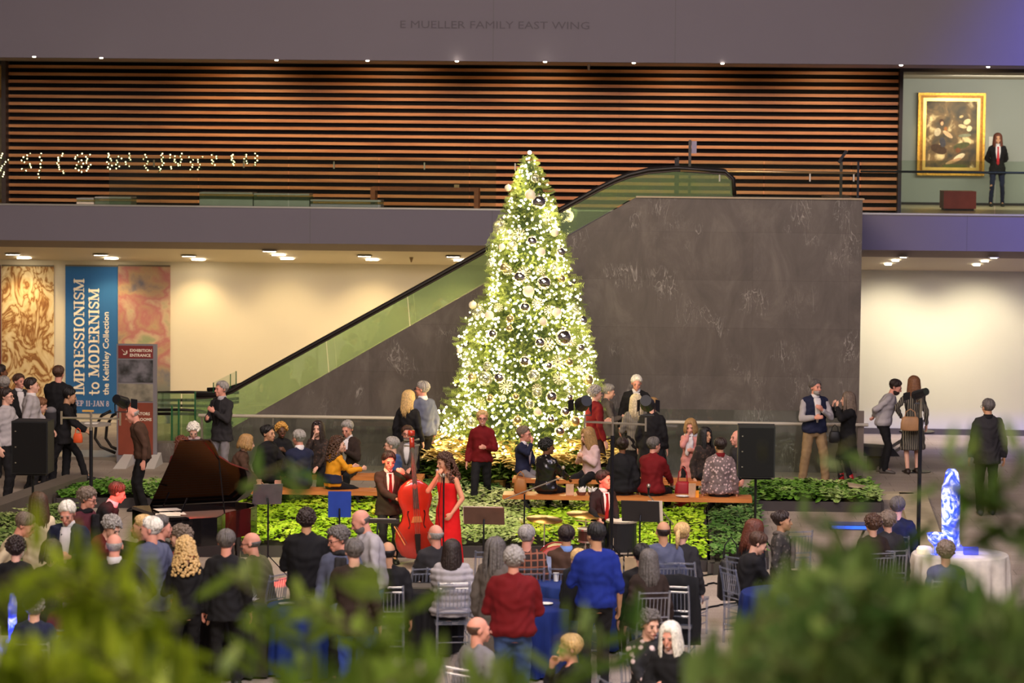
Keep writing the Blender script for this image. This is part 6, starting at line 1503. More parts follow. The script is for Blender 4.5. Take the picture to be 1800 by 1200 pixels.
# ---- stands
def music_stand(px, py, z, w, hh, rz, label, mat=None, tilt=28, sheet=None):
    a = P(px, py, z=z); t = thing('music_stand', label, 'music stand', (a.x, a.y, 0), rz)
    Tm = Rx(R(-tilt)); c = V((0, 0, z))
    def q(x, y, zz): return c + Tm @ V((x, y, zz))
    MB().prism([q(-w, 0, -hh), q(w, 0, -hh), q(w, 0, hh), q(-w, 0, hh)], Tm @ V((0, .012, 0))).build('desk', mat or M('black_music_desk', (40, 38, 38), .5, var=.05), t, world=False)
    MB().prism([q(-w, 0, -hh), q(w, 0, -hh), q(w, -.05, -hh), q(-w, -.05, -hh)], Tm @ V((0, 0, .01))).build('ledge', DARKMETAL, t, world=False)
    MB().tube([q(0, .03, -hh * .3), (0, .05, z - .12), (0, .05, .3)], .012, 8).build('pole', DARKMETAL, t, world=False)
    for k in range(3):
        a_ = k * 2.094 + .5; MB().tube([(0, .05, .3), (math.cos(a_) * .3, .05 + math.sin(a_) * .3, .012)], .008, 6).build('leg', DARKMETAL, t, world=False)
    if sheet:
        MB().prism([q(sheet[0], -.012, -hh * .95), q(sheet[1], -.012, -hh * .95), q(sheet[1], -.012, hh * sheet[2]), q(sheet[0], -.012, hh * sheet[2])], Tm @ V((0, .004, 0))).build('sheet_music', M('sheet_paper', (240, 224, 200), .8, var=0), t, world=False)
    return t
music_stand(470, 868, 1.12, .2, .15, R(200), 'grey music stand panel in front of the bench end', M('grey_desk', (82, 80, 84), .5), 20)
music_stand(597, 886, 1.12, .15, .17, R(185), 'music stand with a blue cloth backed desk below the mustard sweater', M('royal_blue_desk', (26, 60, 150), .7, var=.1), 0)
music_stand(664, 915, .98, .27, .06, R(180), 'wide low music stand holding white sheets before the bassist', None, 60, (-.24, .3, .9))
music_stand(851, 906, 1.1, .26, .12, R(178), 'brown backed music stand between the singer and the cymbals', M('brown_desk', (98, 70, 56), .5), 20, (-.24, .27, 1.05))
music_stand(1126, 898, 1.08, .25, .15, R(172), 'black music stand with a white sheet beside the drummer', None, 20, (-.29, -.1, 1.02))
def mic_stand(px, py, z, label, boom=None, name='microphone_stand'):
    a = P(px, py, z=z); t = thing(name, label, 'microphone stand', (a.x, a.y, 0)); x, y = a.x, a.y
    MB().tube([(x, y, .02), (x, y, z)], .011, 6).build('pole', DARKMETAL, t); MB().lathe((x, y, 0), [(.14, 0), (.14, .015), (.02, .03)], 16).build('base', DARKMETAL, t)
    if boom:
        (bx0, by0), (bx1, by1) = boom; q0, q1 = P(bx0, by0, y=y), P(bx1, by1, y=y); MB().tube([q0, q1], .009, 6).build('boom', STEEL, t); m = q1
    else: m = V((x, y, z))
    MB().cone(m, m + V((0, -.03, .11)), .012, .018, 8).build('microphone_body', DARKMETAL, t); MB().ball(m + V((0, -.033, .13)), .027, 10, 8).build('microphone_head', STEEL, t)
    return t
mic_stand(780, 852, 1.4, 'straight microphone stand in front of the singer')
mic_stand(922, 868, 1.16, 'boom microphone stand reaching over the cymbal', ((888, 877), (990, 838)))
t = mic_stand(1178, 915, .9, 'short slanting microphone stand near the red fleece', ((1184, 922), (1140, 870)))
# singer's microphone, phone things held
s = a_sing; hd = s['w'](s['arms'][-1][2] + s['arms'][-1][3] * .06)
mpt = s['w'](s['H'](0, -.13, -.07)); q = (mpt - hd)
t = thing('microphone', 'silver handheld microphone at the mouth of the singer', 'microphone', hd); d = (mpt - hd).normalized()
MB().cone(hd - d * .1, mpt - d * .03, .011, .016, 8).build('handle', STEEL, t); MB().ball(mpt - d * .01, .026, 10, 8).build('grille', M('steel_mesh', (150, 150, 150), .5, .8, var=0), t)
MB().tube([hd - d * .1, hd + V((.0, -.1, -.5)), hd + V((.05, -.05, -1.1)), V((hd.x + .2, hd.y + .1, .03))], .005, 5).single('microphone_cable', DARKMETAL, 'thin black cable hanging from the microphone of the singer', 'cable')
def speaker(px0, px1, py0, py1, s_, label, rz=0):
    d_ = F / s_; m = (px0 + px1) / 2; a, b = CAM + 0 * V((0, 0, 0)), None
    y = P(m, 245 + 5.9 * s_, z=0).y; A, B = P(px0, py0, y=y), P(px1, py1, y=y)
    t = thing('loudspeaker', label, 'loudspeaker', ((A.x + B.x) / 2, y, B.z)); MB().box((A.x, y, B.z), (B.x, y + .42, A.z)).build('cabinet', M('black_speaker_cabinet', (18, 18, 20), .6, var=.05), t)
    MB().box((A.x + .02, y - .012, B.z + .02), (B.x - .02, y, A.z - .02)).build('grille', M('black_speaker_grille', (14, 14, 16), .4, .3, var=0), t)
    for z in (.2, .5, .8): MB().box((A.x + .05, y - .016, B.z + (A.z - B.z) * z), (A.x + .07, y - .012, B.z + (A.z - B.z) * z + .015)).build('badge_screw', STEEL, t)
    c = (A.x + B.x) / 2; st = thing('speaker_stand', 'black pole stand under the ' + label, 'speaker stand', (c, y + .2, 0))
    MB().tube([(c, y + .2, .3), (c, y + .2, B.z)], .018, 8).build('pole', DARKMETAL, st); MB().box((A.x + .05, y + .05, B.z - .03), (B.x - .05, y + .35, B.z)).build('top_plate', DARKMETAL, st)
    for k in range(3): a_ = k * 2.094 + .6; MB().tube([(c, y + .2, .55), (c + math.cos(a_) * .45, y + .2 + math.sin(a_) * .45, .015)], .013, 6).build('leg', DARKMETAL, st)
speaker(1298, 1362, 749, 840, 127, 'tall black loudspeaker next to the white crochet cardigan')
speaker(20, 84, 740, 833, 125, 'black loudspeaker before the dusty pink top')
LAMPC = M('black_lamp_can', (20, 20, 24), .45, .2, var=0)
lamp_heads = []
def light_stand(px, ypx, top_y, base_s, bar_, lamps, label):
    y = P(px, 245 + 5.9 * base_s, z=0).y; t0 = P(px, top_y, y=y); t = thing('lighting_stand', label, 'lighting stand', (t0.x, y, 0))
    MB().tube([(t0.x, y, .25), (t0.x, y, t0.z - .25)], .026, 8).build('pole', LAMPC, t); MB().tube([(t0.x, y, t0.z - .3), (t0.x, y, t0.z)], .016, 8).build('inner_pole', STEEL, t)
    for k in range(3): a_ = k * 2.094 + .4; MB().tube([(t0.x, y, .6), (t0.x + math.cos(a_) * .5, y + math.sin(a_) * .5, .015)], .013, 6).build('leg', LAMPC, t)
    if bar_:
        A, B = P(bar_[0], bar_[1], y=y), P(bar_[2], bar_[3], y=y); MB().tube([A, B], .014, 6).build('cross_bar', STEEL, t)
        for e in (A, B): MB().box(e - V((.012, .012, .09)), e + V((.012, .012, .09))).build('end_clamp', STEEL, t)
    for (lx, ly, r, dx, dy, dz, lab) in lamps:
        c = P(lx, ly, y=y); L = thing('stage_lamp', lab, 'stage lamp', c); d = V((dx, dy, dz)).normalized(); lamp_heads.append((c, d))
        MB().cone(c - d * .14, c + d * .1, r * .75, r, 14).build('can', LAMPC, L); MB().cone(c + d * .09, c + d * .1, r * .92, r * .92, 14).build('lens', M('dark_lens', (60, 20, 24), .2, var=0), L)
        MB().tube([c + V((r, 0, 0)), c + V((r, 0, -r - .06)), c + V((-r, 0, -r - .06)), c + V((-r, 0, 0))], .01, 5).build('yoke', LAMPC, L)
        for sx in (-1, 1): MB().prism([c + d * .1 + V((sx * r, 0, r * .7)), c + d * .1 + V((sx * r, 0, -r * .7)), c + d * .2 + V((sx * r * 1.5, 0, -r * .8)), c + d * .2 + V((sx * r * 1.5, 0, r * .8))], (0, .006, 0)).build('barn_door', LAMPC, L)
light_stand(160, 0, 724, 128, (108, 734, 211, 736), [(213, 705, .085, .3, .9, -.3, 'black stage lamp over the bald person in brown')], 'lighting stand with a cross bar in front of the blue banner')
light_stand(1077, 0, 732, 134, (1028, 741, 1135, 746), [(1026, 708, .1, -.3, .9, -.3, 'dark blue stage lamp beside the red sweater and the tree'), (1137, 708, .1, .1, .9, -.3, 'black stage lamp in front of the black coat')], 'tall lighting stand with a cross bar before the tree')
light_stand(1619, 0, 700, 137, None, [(1617, 692, .065, -.5, .8, -.3, 'navy stage lamp with tall barn doors above the pinstriped dress')], 'slim lighting stand in front of the pinstriped dress')

# ---- drum kit
CY = M('worn_cymbal_brass', (196, 150, 80), .3, .9, var=.15); RIM = M('chrome_rim', (220, 210, 200), .2, .9, var=0)
kx = P(1000, 960, y=38.9); KIT = thing('drum_kit', 'drum kit with brass cymbals and a red bass drum', 'drum kit', (kx.x, 38.9, 0))
def cymbal(px, py, y, r, tilt, name='cymbal'):
    c = P(px, py, y=y); mb = MB(); m = Rx(R(tilt)) @ Ry(R(4)); n = 24
    rings = []
    for rr_, z in ((.004, .02), (r * .18, .016), (r * .22, .008), (r, -.012), (r, -.016), (r * .2, .0)): rings.append([c + m @ V((math.cos(2 * math.pi * k / n) * rr_, math.sin(2 * math.pi * k / n) * rr_, z)) for k in range(n)])
    mb.loft(rings); mb.build(name, CY, KIT, True); MB().tube([(c.x, c.y, 0.25), c - V((0, 0, .02))], .01, 6).build('cymbal_stand', RIM, KIT)
    for k in range(3): a_ = k * 2.094; MB().tube([(c.x, c.y, .35), (c.x + math.cos(a_) * .25, c.y + math.sin(a_) * .25, .01)], .007, 5).build('stand_leg', RIM, KIT)
cymbal(957, 911, 38.7, .25, 6); cymbal(1030, 903, 38.9, .27, 4, 'hi_hat_cymbal'); 
def drum(px, py, y, r, h, col, name, axis=None):
    c = P(px, py, y=y); mat = M('drum_shell', col, .3, var=.1); ax = axis or V((0, 0, 1))
    MB().cone(c - ax * h / 2, c + ax * h / 2, r, r, 24).build(name + '_shell', mat, KIT, False)
    for s in (-1, 1): 
        MB().cone(c + ax * (s * h / 2 - .012), c + ax * (s * h / 2 + .012), r + .012, r + .012, 24).build(name + '_hoop', RIM if name != 'bass_drum' else M('red_hoop', (170, 40, 40), .3, var=0), KIT)
    MB().cone(c + ax * (h / 2 + .012), c + ax * (h / 2 + .016), r, r, 24).build(name + '_head', M('drum_skin', (214, 200, 186) if name != 'bass_drum' else (190, 96, 90), .6, var=.08), KIT)
    return c
c = drum(980, 992, 38.5, .28, .38, (120, 30, 30), 'bass_drum', V((.05, -1, .0)).normalized())
c = drum(1038, 940, 38.7, .17, .16, (70, 40, 34), 'snare_drum'); MB().tube([(c.x, c.y, .02), (c.x, c.y, c.z - .08)], .01, 6).build('snare_stand', RIM, KIT)
c = drum(1092, 942, 38.9, .21, .42, (26, 26, 32), 'floor_tom'); [MB().tube([(c.x + math.cos(k * 2.1) * .21, c.y + math.sin(k * 2.1) * .21, .01), (c.x + math.cos(k * 2.1) * .21, c.y + math.sin(k * 2.1) * .21, c.z)], .007, 5).build('tom_leg', RIM, KIT) for k in range(3)]
s = a_drum; hd = s['w'](s['arms'][-1][2] + s['arms'][-1][3] * .07)
MB().tube([hd + V((.06, .02, -.01)), hd + V((-.33, -.12, .04))], [.008, .006], 6).single('drum_stick', M('pale_hickory', (200, 160, 110), .6), 'pale drum stick in the raised hand of the drummer', 'drum stick')
b0 = s['base']; MB().lathe((b0.x, b0.y, 0), [(.2, 0), (.06, .04), (.05, .4), (.17, .41), (.18, .485), (.16, .5)], 18).single('drum_stool', M('black_leather', (24, 22, 22), .5), 'round black stool under the drummer', 'stool')
# maple armchair-like frame seen in front of the drums
# ---- chairs
ACR = glass_mat('clear_acrylic', (232, 234, 240), .22, .12, (190, 195, 210))
CH = thing('clear_chair', 'clear spindle chair', 'chair', (0, 0, 0))
mb = MB().box((-.2, -.2, .42), (.2, .2, .455)); mb.build('seat', ACR, CH, world=False)
for x in (-.18, .18):
    MB().cone((x, -.18, 0), (x, -.18, .43), .013, .018, 8).build('leg', ACR, CH, world=False); MB().tube([(x, .2, 0), (x, .19, .43)], .016, 8).build('leg', ACR, CH, world=False)
mb = MB()
for x in (-.18, .18): mb.tube([(x, .19, .43), (x * .98, .22, .7), (x * .96, .27, .92)], .015, 8)
for z, y in ((.90, .265), (.84, .25), (.62, .215), (.56, .21)): mb.tube([(-.176, y, z), (.176, y, z)], .010, 6)
for i in range(7): x = -.13 + i * .0433; mb.tube([(x, .25, .84), (x, .215, .62)], .007, 6)
mb.build('backrest', ACR, CH, world=False)
mb = MB(); [mb.tube([(-.18, y, z), (.18, y, z)], .009, 6) for y, z in ((-.18, .22), (.195, .22))]; [mb.tube([(x, -.18, z), (x, .195, z)], .009, 6) for x in (-.18, .18) for z in (.15, .28)]; mb.build('stretchers', ACR, CH, world=False)
used = False
def chair(loc, rz, label, tgt=None):
    global used
    if not used: CH.location = loc; CH.rotation_euler = (0, 0, rz); CH['label'] = label; used = True; CH['group'] = 'clear spindle chairs'; return CH
    return copy_tree(CH, loc, rz, label, 'clear spindle chairs')
for q in PEOPLE:
    lab = q['label']; b = q['base']
    if q['hipz'] < .6 and b.y < 37.6 and b.z == 0 and b.y > 10 and 'pianist' not in lab and 'drummer' not in lab:
        w_ = lab.replace('person with ', '').replace('person in ', '').split()
        chair((b.x, b.y, 0), q['face'], 'clear chair under the ' + ' '.join(w_[:9]))
for px, py, face, lab in ((740, 994, 200, 'empty clear spindle chair at the dark tray table'), (1210, 985, 160, 'empty clear spindle chair draped beside the blonde ponytail'), (860, 965, 185, 'pale clear chair behind the long taupe coat'), (1392, 930, 200, 'clear chair among the leaves near the patterned scarf')):
    a = P(px, py, z=.9); chair((a.x, a.y, 0), R(face), lab)
# ---- round tables
def round_table(px, py, r, h, cloth, label, clab, white=False):
    a = P(px, py, z=h); t = thing('round_table', label, 'table', (a.x, a.y, 0))
    MB().lathe((a.x, a.y, 0), [(.02, h - .04), (r - .02, h - .035), (r - .02, h - .008)], 32).build('table_top', M('plywood', (150, 120, 80), .7), t)
    for k in range(4): a_ = k * 1.571 + .78; MB().cone((a.x + math.cos(a_) * r * .6, a.y + math.sin(a_) * r * .6, 0), (a.x + math.cos(a_) * r * .6, a.y + math.sin(a_) * r * .6, h - .04), .02, .02, 8).build('leg', DARKMETAL, t)
    n = 96; prof = [(0.001, h), (r * .5, h), (r - .01, h - .001), (r + .004, h - .02), (r + .012, h - .12), (r + .02, h - .35), (r + .03, .03)]; rings = []
    for i, (rr_, z) in enumerate(prof):
        amp = 0 if i < 3 else (.004, .018, .035, .05)[i - 3]
        rings.append([(a.x + math.cos(t_) * (rr_ + amp * math.sin(t_ * 17 + math.sin(t_ * 5) * 1.5)), a.y + math.sin(t_) * (rr_ + amp * math.sin(t_ * 17 + math.sin(t_ * 5) * 1.5)), z) for t_ in [2 * math.pi * k / n for k in range(n)]])
    MB().loft(rings, False).single('tablecloth', cmat(cloth), clab, 'tablecloth', smooth=True); return a
NB = (20, 38, 98)
tb1 = round_table(928, 1062, .52, .76, NB, 'round table under the royal blue cloth by the red fleece', 'royal blue cloth on the round table beside the red fleece')
tb2 = round_table(552, 1062, .52, .76, (22, 44, 112), 'round table under the deep blue cloth of the sage dress', 'deep blue draped cloth on the table before the sage dress')
tb3 = round_table(1032, 1020, .66, .75, (30, 50, 110), 'round table set with plates by the royal blue shirt', 'navy blue cloth on the plate table by the royal blue shirt')
tb4 = round_table(418, 1066, .38, .75, 'charcoal', 'round table under the charcoal cloth near the olive blazer', 'charcoal cloth on the table beside the olive tan blazer')
tb5 = round_table(738, 1032, .42, .75, 'black', 'round table under the black cloth with trays', 'black cloth on the tray table behind the silver jacket')
tb6 = round_table(1688, 972, .6, .76, (206, 198, 182), 'round table that carries the glowing ice sculpture', 'pale cream cloth on the table of the ice sculpture')
tb7 = round_table(12, 1134, .62, .76, (200, 190, 180), 'round table with the second blue glowing ice piece', 'white cloth on the table of the second ice piece')
tb8 = round_table(1395, 1040, .6, .75, NB, 'round table beside the reading black jackets', 'bright blue cloth on the table of the reading black jackets')
# things on tables
WP = M('white_china', (226, 222, 216), .3, var=0); PAPER = M('white_paper', (222, 216, 204), .8)
def cup(c, label, mat, r=.035, h=.1): MB().lathe(c, [(r * .75, 0), (r, h), (r * .9, h), (r * .68, .008)], 14).single('cup', mat, label, 'cup', smooth=False)
def plate(c, label, r=.1): MB().lathe(c, [(r * .5, 0), (r, .014), (r, .018), (r * .5, .006)], 20).single('plate', WP, label, 'plate')
cup((tb3.x - .36, tb3.y - .1, .752), 'white cup on the plate table behind the red fleece', WP); plate((tb3.x - .5, tb3.y + .2, .752), 'white plate on the plate table before the plaid shirt')
plate((tb3.x + .5, tb3.y - .2, .752), 'white plate on the plate table near the fur vest'); cup((tb3.x + .42, tb3.y + .25, .752), 'clear tumbler on the plate table near the fur vest', ACR, .04, .1); cup((tb3.x - .22, tb3.y + .05, .752), 'small glass bowl on the plate table beside the brown vest', ACR, .06, .06)
plate((tb1.x + .2, tb1.y, .762), 'white plate of crumbs on the royal blue cloth', .08); cup((tb1.x + .1, tb1.y + .22, .762), 'tall clear cup on the royal blue cloth', ACR, .04, .14)
for i, (dx, nm) in enumerate(((.45, 'kraft paper bag with black handles near the fur vest'), (.62, 'second tan gift bag beside the thinning dark hair'))):
    a = V((tb3.x + .34 + i * .17, tb3.y + .2 + i * .06, .75)); t = thing('paper_bag', nm, 'bag', (a.x, a.y, .75)); MB().box((a.x - .075, a.y - .05, .755), (a.x + .075, a.y + .05, 1.0)).build('bag_body', M('kraft_paper', (176, 150, 112), .8), t); MB().tube([(a.x - .04, a.y, 1.0), (a.x - .035, a.y, 1.08), (a.x, a.y, 1.11), (a.x + .035, a.y, 1.08), (a.x + .04, a.y, 1.0)], .008, 6).build('handle', DARKMETAL, t)
for i, px in enumerate((412, 441)):
    a = P(px, 1056, z=.76); mb = MB()
    for k in range(7): a_ = k * .897; mb.cone((a.x, a.y, .76), (a.x + math.cos(a_) * .09, a.y + math.sin(a_) * .07, .79 + .03 * (k % 2)), .012, .002, 5)
    mb.single('star_favour', M('silver_white_foil', (226, 220, 216), .3, .3, var=0), ('silver white star favour on the charcoal cloth, nearer the coat', 'silver white star favour on the charcoal cloth, nearer the olive blazer')[i], 'table favour')
    MB().lathe((a.x, a.y + .03, .755), [(.04, 0), (.07, .05), (.06, .13), (.02, .17)], 12).single('clear_gift_bag', glass_mat('cellophane', (230, 232, 236), .2, .06), ('clear cellophane gift around the star nearer the coat', 'clear cellophane gift around the star nearer the olive blazer')[i], 'gift')
cup((tb2.x - .14, tb2.y + .1, .762), 'small candle glass on the deep blue cloth', ACR, .035, .07); plate((tb2.x - .3, tb2.y - .05, .762), 'white plate at the edge of the deep blue cloth', .09); cup((tb2.x + .1, tb2.y + .12, .762), 'tall wine glass before the sage dress', ACR, .03, .17); cup((tb2.x + .02, tb2.y - .2, .762), 'clear tumbler on the deep blue cloth', ACR, .035, .1)
MB().box((tb5.x - .3, tb5.y - .16, .755), (tb5.x + .2, tb5.y + .16, .775)).single('serving_tray', STEEL, 'flat silver tray on the black cloth', 'tray')
# bench food
def onb(px, py, y=None): return P(px, py, z=.46)
def kraft(px, w, h, label, yb_=None, col=(190, 150, 118)):
    a = P(px, 866, z=.46); y = (yb_ or a.y); x = P(px, 840, y=y).x; MB().box((x - w, y - .05, .462), (x + w, y + .05, .462 + h)).single('paper_cup', M('kraft_box', col, .8), label, 'food box')
kraft(454, .05, .14, 'tan paper food box beside the brown sweater on the bench', YBL - .1); kraft(489, .05, .13, 'second tan paper food box beside the navy suit', YBL - .1, (206, 150, 130))
kraft(1002, .06, .16, 'tall tan food box next to the black sequin coat', YBR - .12, (200, 160, 130)); kraft(1217, .055, .2, 'tall kraft food box on the bench before the pink coat', YBR - .12); kraft(1226, .025, .1, 'small orange drink on the bench beside the tall kraft box', YBR - .16, (240, 150, 40))
x = P(1200, 866, y=YBR).x; plate((x, YBR - .14, .462), 'white paper plate on the bench near the red fleece', .11)
for i, (px, lb) in enumerate(((1022, 'open food tray with crumpled paper beside the sequin coat'), (1042, 'second open food tray full of crumpled paper'))):
    x = P(px, 850, y=YBR - .1).x; t = thing('food_tray', lb, 'food tray', (x, YBR - .1, .462)); MB().lathe((x, YBR - .1, .462), [(.06, 0), (.085, .05), (.08, .05), (.055, .006)], 14).build('tray', M('brown_card_tray', (120, 70, 50), .8), t)
    r_ = random.Random(i); mb = MB()
    for k in range(7): mb.cone((x + r_.uniform(-.05, .05), YBR - .1, .5), (x + r_.uniform(-.08, .08), YBR - .1 + r_.uniform(-.05, .05), .57 + r_.uniform(0, .03)), .03, .005, 5)
    mb.build('crumpled_paper', PAPER, t)
# bags, packs and coats
def bag(a, w, h, d, col, label, name='handbag', strap=True, mat=None):
    t = thing(name, label, 'bag', (a[0], a[1], a[2])); x, y, z = a; mt = mat or M('bag_leather', col, .55, var=.15)
    n = 16; rings = [[(x + math.copysign(abs(math.cos(q)) ** .6, math.cos(q)) * w * sc_, y + math.copysign(abs(math.sin(q)) ** .6, math.sin(q)) * d * sc_, z + zz * h) for q in [2 * math.pi * k / n for k in range(n)]] for zz, sc_ in ((0, .75), (.08, 1), (.55, .98), (.9, .85), (1, .7))]
    MB().loft(rings).build('bag_body', mt, t, True)
    if strap: MB().tube([(x - w * .6, y, z + h * .9), (x - w * .45, y, z + h * 1.35), (x, y, z + h * 1.55), (x + w * .45, y, z + h * 1.35), (x + w * .6, y, z + h * .9)], .009, 6).build('strap', mt, t)
    return t
q = a_dress['w']((.17, .12, 1.0)); c = P(1599, 742, y=q.y - .12); bag((c.x, c.y - .1, c.z - .14), .17, .25, .06, (176, 132, 92), 'tan leather shoulder bag against the pinstriped dress')
c = P(913, 862, z=.46); bag((P(915, 850, y=YBR).x, YBR - .05, .463), .1, .22, .06, (160, 104, 52), 'brown leather tote standing on the long bench')
c = P(1200, 838, y=YBR + .5); bag((c.x, c.y, .2), .13, .42, .08, (150, 20, 28), 'deep red bag hanging before the pink coat')
c = P(137, 778, y=a_pack['base'].y - .25); bag((c.x, c.y, c.z), .08, .16, .05, (226, 90, 40), 'small orange red gift bag held by the striding person')
c = P(1467, 778, y=P(1488, 854, z=0).y - .18); bag((c.x, c.y, c.z), .1, .2, .06, (16, 16, 18), 'black handbag at the side of the red boots person')
c = P(1010, 1100, y=tb3.y); 
w_ = a_pack['w']; o = a_pack; c = w_(V((0, .2, 1.1)))
t = thing('backpack', 'dark grey backpack on the striding person in black', 'backpack', c); MB().ball(c, (.13, .1, .2), 14, 10).build('pack_body', cmat('charcoal'), t, True); MB().ball(c + V((0, 0, .16)), (.1, .08, .07), 12, 8).build('top_flap', cmat('grey'), t, True)
c = P(1284, 990, z=.75); bag((c.x, c.y, .3), .16, .5, .12, (20, 20, 22), 'black backpack hanging behind the reading black jackets')
def drape(px, py, z, w, drop, mat, label, y=None, rz=0, parts=None):
    a = P(px, py, z=z); n = 14; rows = []; t = thing('draped_coat', label, 'coat', (a.x, a.y, z - drop), rz)
    def sheet(yo, sgn, w_, dr, nm, mt):
        mb = MB(); vs = []; fs = []
        for j in range(8):
            for i in range(n):
                u = i / (n - 1) * 2 - 1; f = j / 7; vs.append((u * w_ * (1 + .12 * f), sgn * (.04 + .07 * math.sin(f * 1.6)) + .025 * math.sin(u * 9 + j), drop - dr * f + (.03 - .05 * u * u) * (1 - f)))
        for j in range(7):
            for i in range(n - 1): fs.append((j * n + i, j * n + i + 1, (j + 1) * n + i + 1, (j + 1) * n + i))
        o = mb.add(vs, fs).build(nm, mt, t, True, world=False); so = o.modifiers.new('s', 'SOLIDIFY'); so.thickness = .03; return o
    sheet(0, -1, w, drop, 'back_panel', mat); sheet(0, 1, w, drop * .8, 'front_panel', mat)
    if parts:
        for s in (-1, 1):
            mb = MB(); [mb.ball((s * w * (1.0 + .12 * k / 9), -.08 - .02 * math.sin(k), drop - .05 - drop * .9 * k / 10), (.055, .06, .045), 10, 6) for k in range(11)]; mb.build('padded_sleeve', parts, t, True, world=False)
chair((P(378, 1030, z=.92).x, P(378, 1030, z=.92).y, 0), R(185), 'clear chair carrying the dark padded coat')
drape(378, 1018, .97, .24, .82, M('navy_wool', (22, 26, 44), .9), 'navy coat with grey padded edges draped over a chair', parts=M('grey_puffer', (84, 78, 86), .6, var=.1))
chair((P(1190, 1022, z=.92).x, P(1190, 1022, z=.92).y, 0), R(170), 'clear chair carrying the plain black coat')
drape(1190, 1014, .97, .25, .75, M('black_wool', (16, 16, 18), .95), 'plain black coat draped over the chair by the fur vest')
c = P(1025, 1035, z=1.0); sk = [q for q in PEOPLE if 'royal blue' in q['label']][0]; cc = sk['w'](sk['arms'][1][2])
t = drape(1017, 1000, 1.18, .17, .55, M('black_wool', (16, 16, 18), .95), 'black coat hanging over the arm of the royal blue shirt')
# phone glow, cables
c = P(735, 990, z=.92); t = thing('smartphone', 'lit smartphone in the hands of the balding grey person', 'phone', c); MB().box(c - V((.045, .0, .035)), c + V((.045, .01, .035))).build('phone_body', DARKMETAL, t); MB().box(c - V((.04, .003, .03)), c + V((.04, 0, .03))).build('screen', emis('phone_screen', (190, 205, 255), 3), t)
for i, pts in enumerate((((1225, 1012), (1262, 1008), (1290, 1013), (1330, 1006)), ((1225, 1072), (1262, 1064), (1285, 1060), (1300, 1058)), ((1232, 1030), (1254, 1024), (1280, 1028)))):
    q = [P(a, b, z=.012) for a, b in pts]; m = []
    for k in range(len(q) - 1): m += [q[k] + (q[k + 1] - q[k]) * f + V((.03 * math.sin(k * 3 + f * 6), 0, 0)) for f in (0, .33, .66)]
    MB().tube(m + [q[-1]], .012, 6).single('floor_cable', DARKMETAL, ('black cable on the floor at the bed corner', 'black cable crossing the floor aisle toward the backpack', 'short black cable loop between the other two')[i], 'cable')
# keyboard with blue lit panel on the far table
a = P(1493, 922, z=.95); t = thing('keyboard', 'electronic keyboard with blue lit panel among the leaves', 'keyboard', (a.x, a.y, .9)); MB().box((a.x - .26, a.y - .15, .9), (a.x + .26, a.y + .15, .97)).build('keyboard_body', M('blue_grey_case', (60, 70, 110), .4), t); MB().box((a.x - .24, a.y - .156, .915), (a.x + .24, a.y - .15, .955)).build('lit_panel', emis('blue_panel', (60, 110, 255), 1.6), t)
st = thing('keyboard_stand', 'folding metal stand under the electronic keyboard', 'stand', (a.x, a.y, 0)); [MB().bar((a.x - s * .2, a.y, .0), (a.x + s * .2, a.y, .9), .03).build('leg', STEEL, st) for s in (-1, 1)]
# ---- ice sculptures
def f_ice(nt, b, tc):
    n = nd(nt, 'ShaderNodeTexNoise', Scale=9, Detail=5, Distortion=1.2); nt.links.new(tc.outputs['Object'], n.inputs['Vector'])
    r = ramp(nt, n.outputs['Fac'], [(.36, (30, 50, 215)), (.47, (70, 100, 245)), (.54, (165, 175, 255)), (.6, (245, 245, 255))]); nt.links.new(r.outputs['Color'], b.inputs['Emission Color']); nt.links.new(r.outputs['Color'], b.inputs['Base Color'])
    b.inputs['Emission Strength'].default_value = 1.15; b.inputs['Roughness'].default_value = .12; bp = nt.nodes.new('ShaderNodeBump'); bp.inputs['Strength'].default_value = .7; bp.inputs['Distance'].default_value = .03; nt.links.new(n.outputs['Fac'], bp.inputs['Height']); nt.links.new(bp.outputs['Normal'], b.inputs['Normal'])
ICE = noise_mat('ice_lit_blue_from_within', f_ice)
def ice(px, y0, y1, wpx, tab, label, h=.762):
    A, B = P(px, y0, y=tab.y), P(px, y1, y=tab.y); x = A.x; H_ = A.z - h; w = wpx / 2 / (F / (A - CAM).dot(fw)); t = thing('ice_sculpture', label, 'ice sculpture', (x, tab.y, h)); n = 20; rings = []
    for i, (f, s) in enumerate(((0, 1.0), (.04, 1.02), (.12, .94), (.3, .96), (.5, .98), (.68, 1.0), (.78, .98), (.83, .84), (.9, .76), (.96, .66), (1.0, .4))):
        rings.append([(x + math.cos(q) * w * s * (1 + .05 * math.sin(q * 3 + i)), tab.y + math.sin(q) * w * .7 * s * (1 + .05 * math.cos(q * 4 + i)), h + .03 + f * (H_ - .03)) for q in [2 * math.pi * k / n for k in range(n)]])
    MB().loft(rings).build('ice_block', ICE, t, True); MB().box((x - w * 1.3, tab.y - w * 1.3, h), (x + w * 1.3, tab.y + w * 1.3, h + .04)).build('light_base', M('clear_light_base', (120, 130, 200), .2, var=0, emit=(60, 80, 255), es=.8), t)
    point('ice_light', (x, tab.y - .35, h + .25), 12, (70, 90, 255), .05)
ice(1673, 824, 962, 33, P(1680, 965, z=.76), 'glowing blue ice bottle sculpture on the pale cream cloth'); 
ice(22, 1042, 1128, 16, P(20, 1130, z=.76), 'small bright blue ice piece on the white cloth')
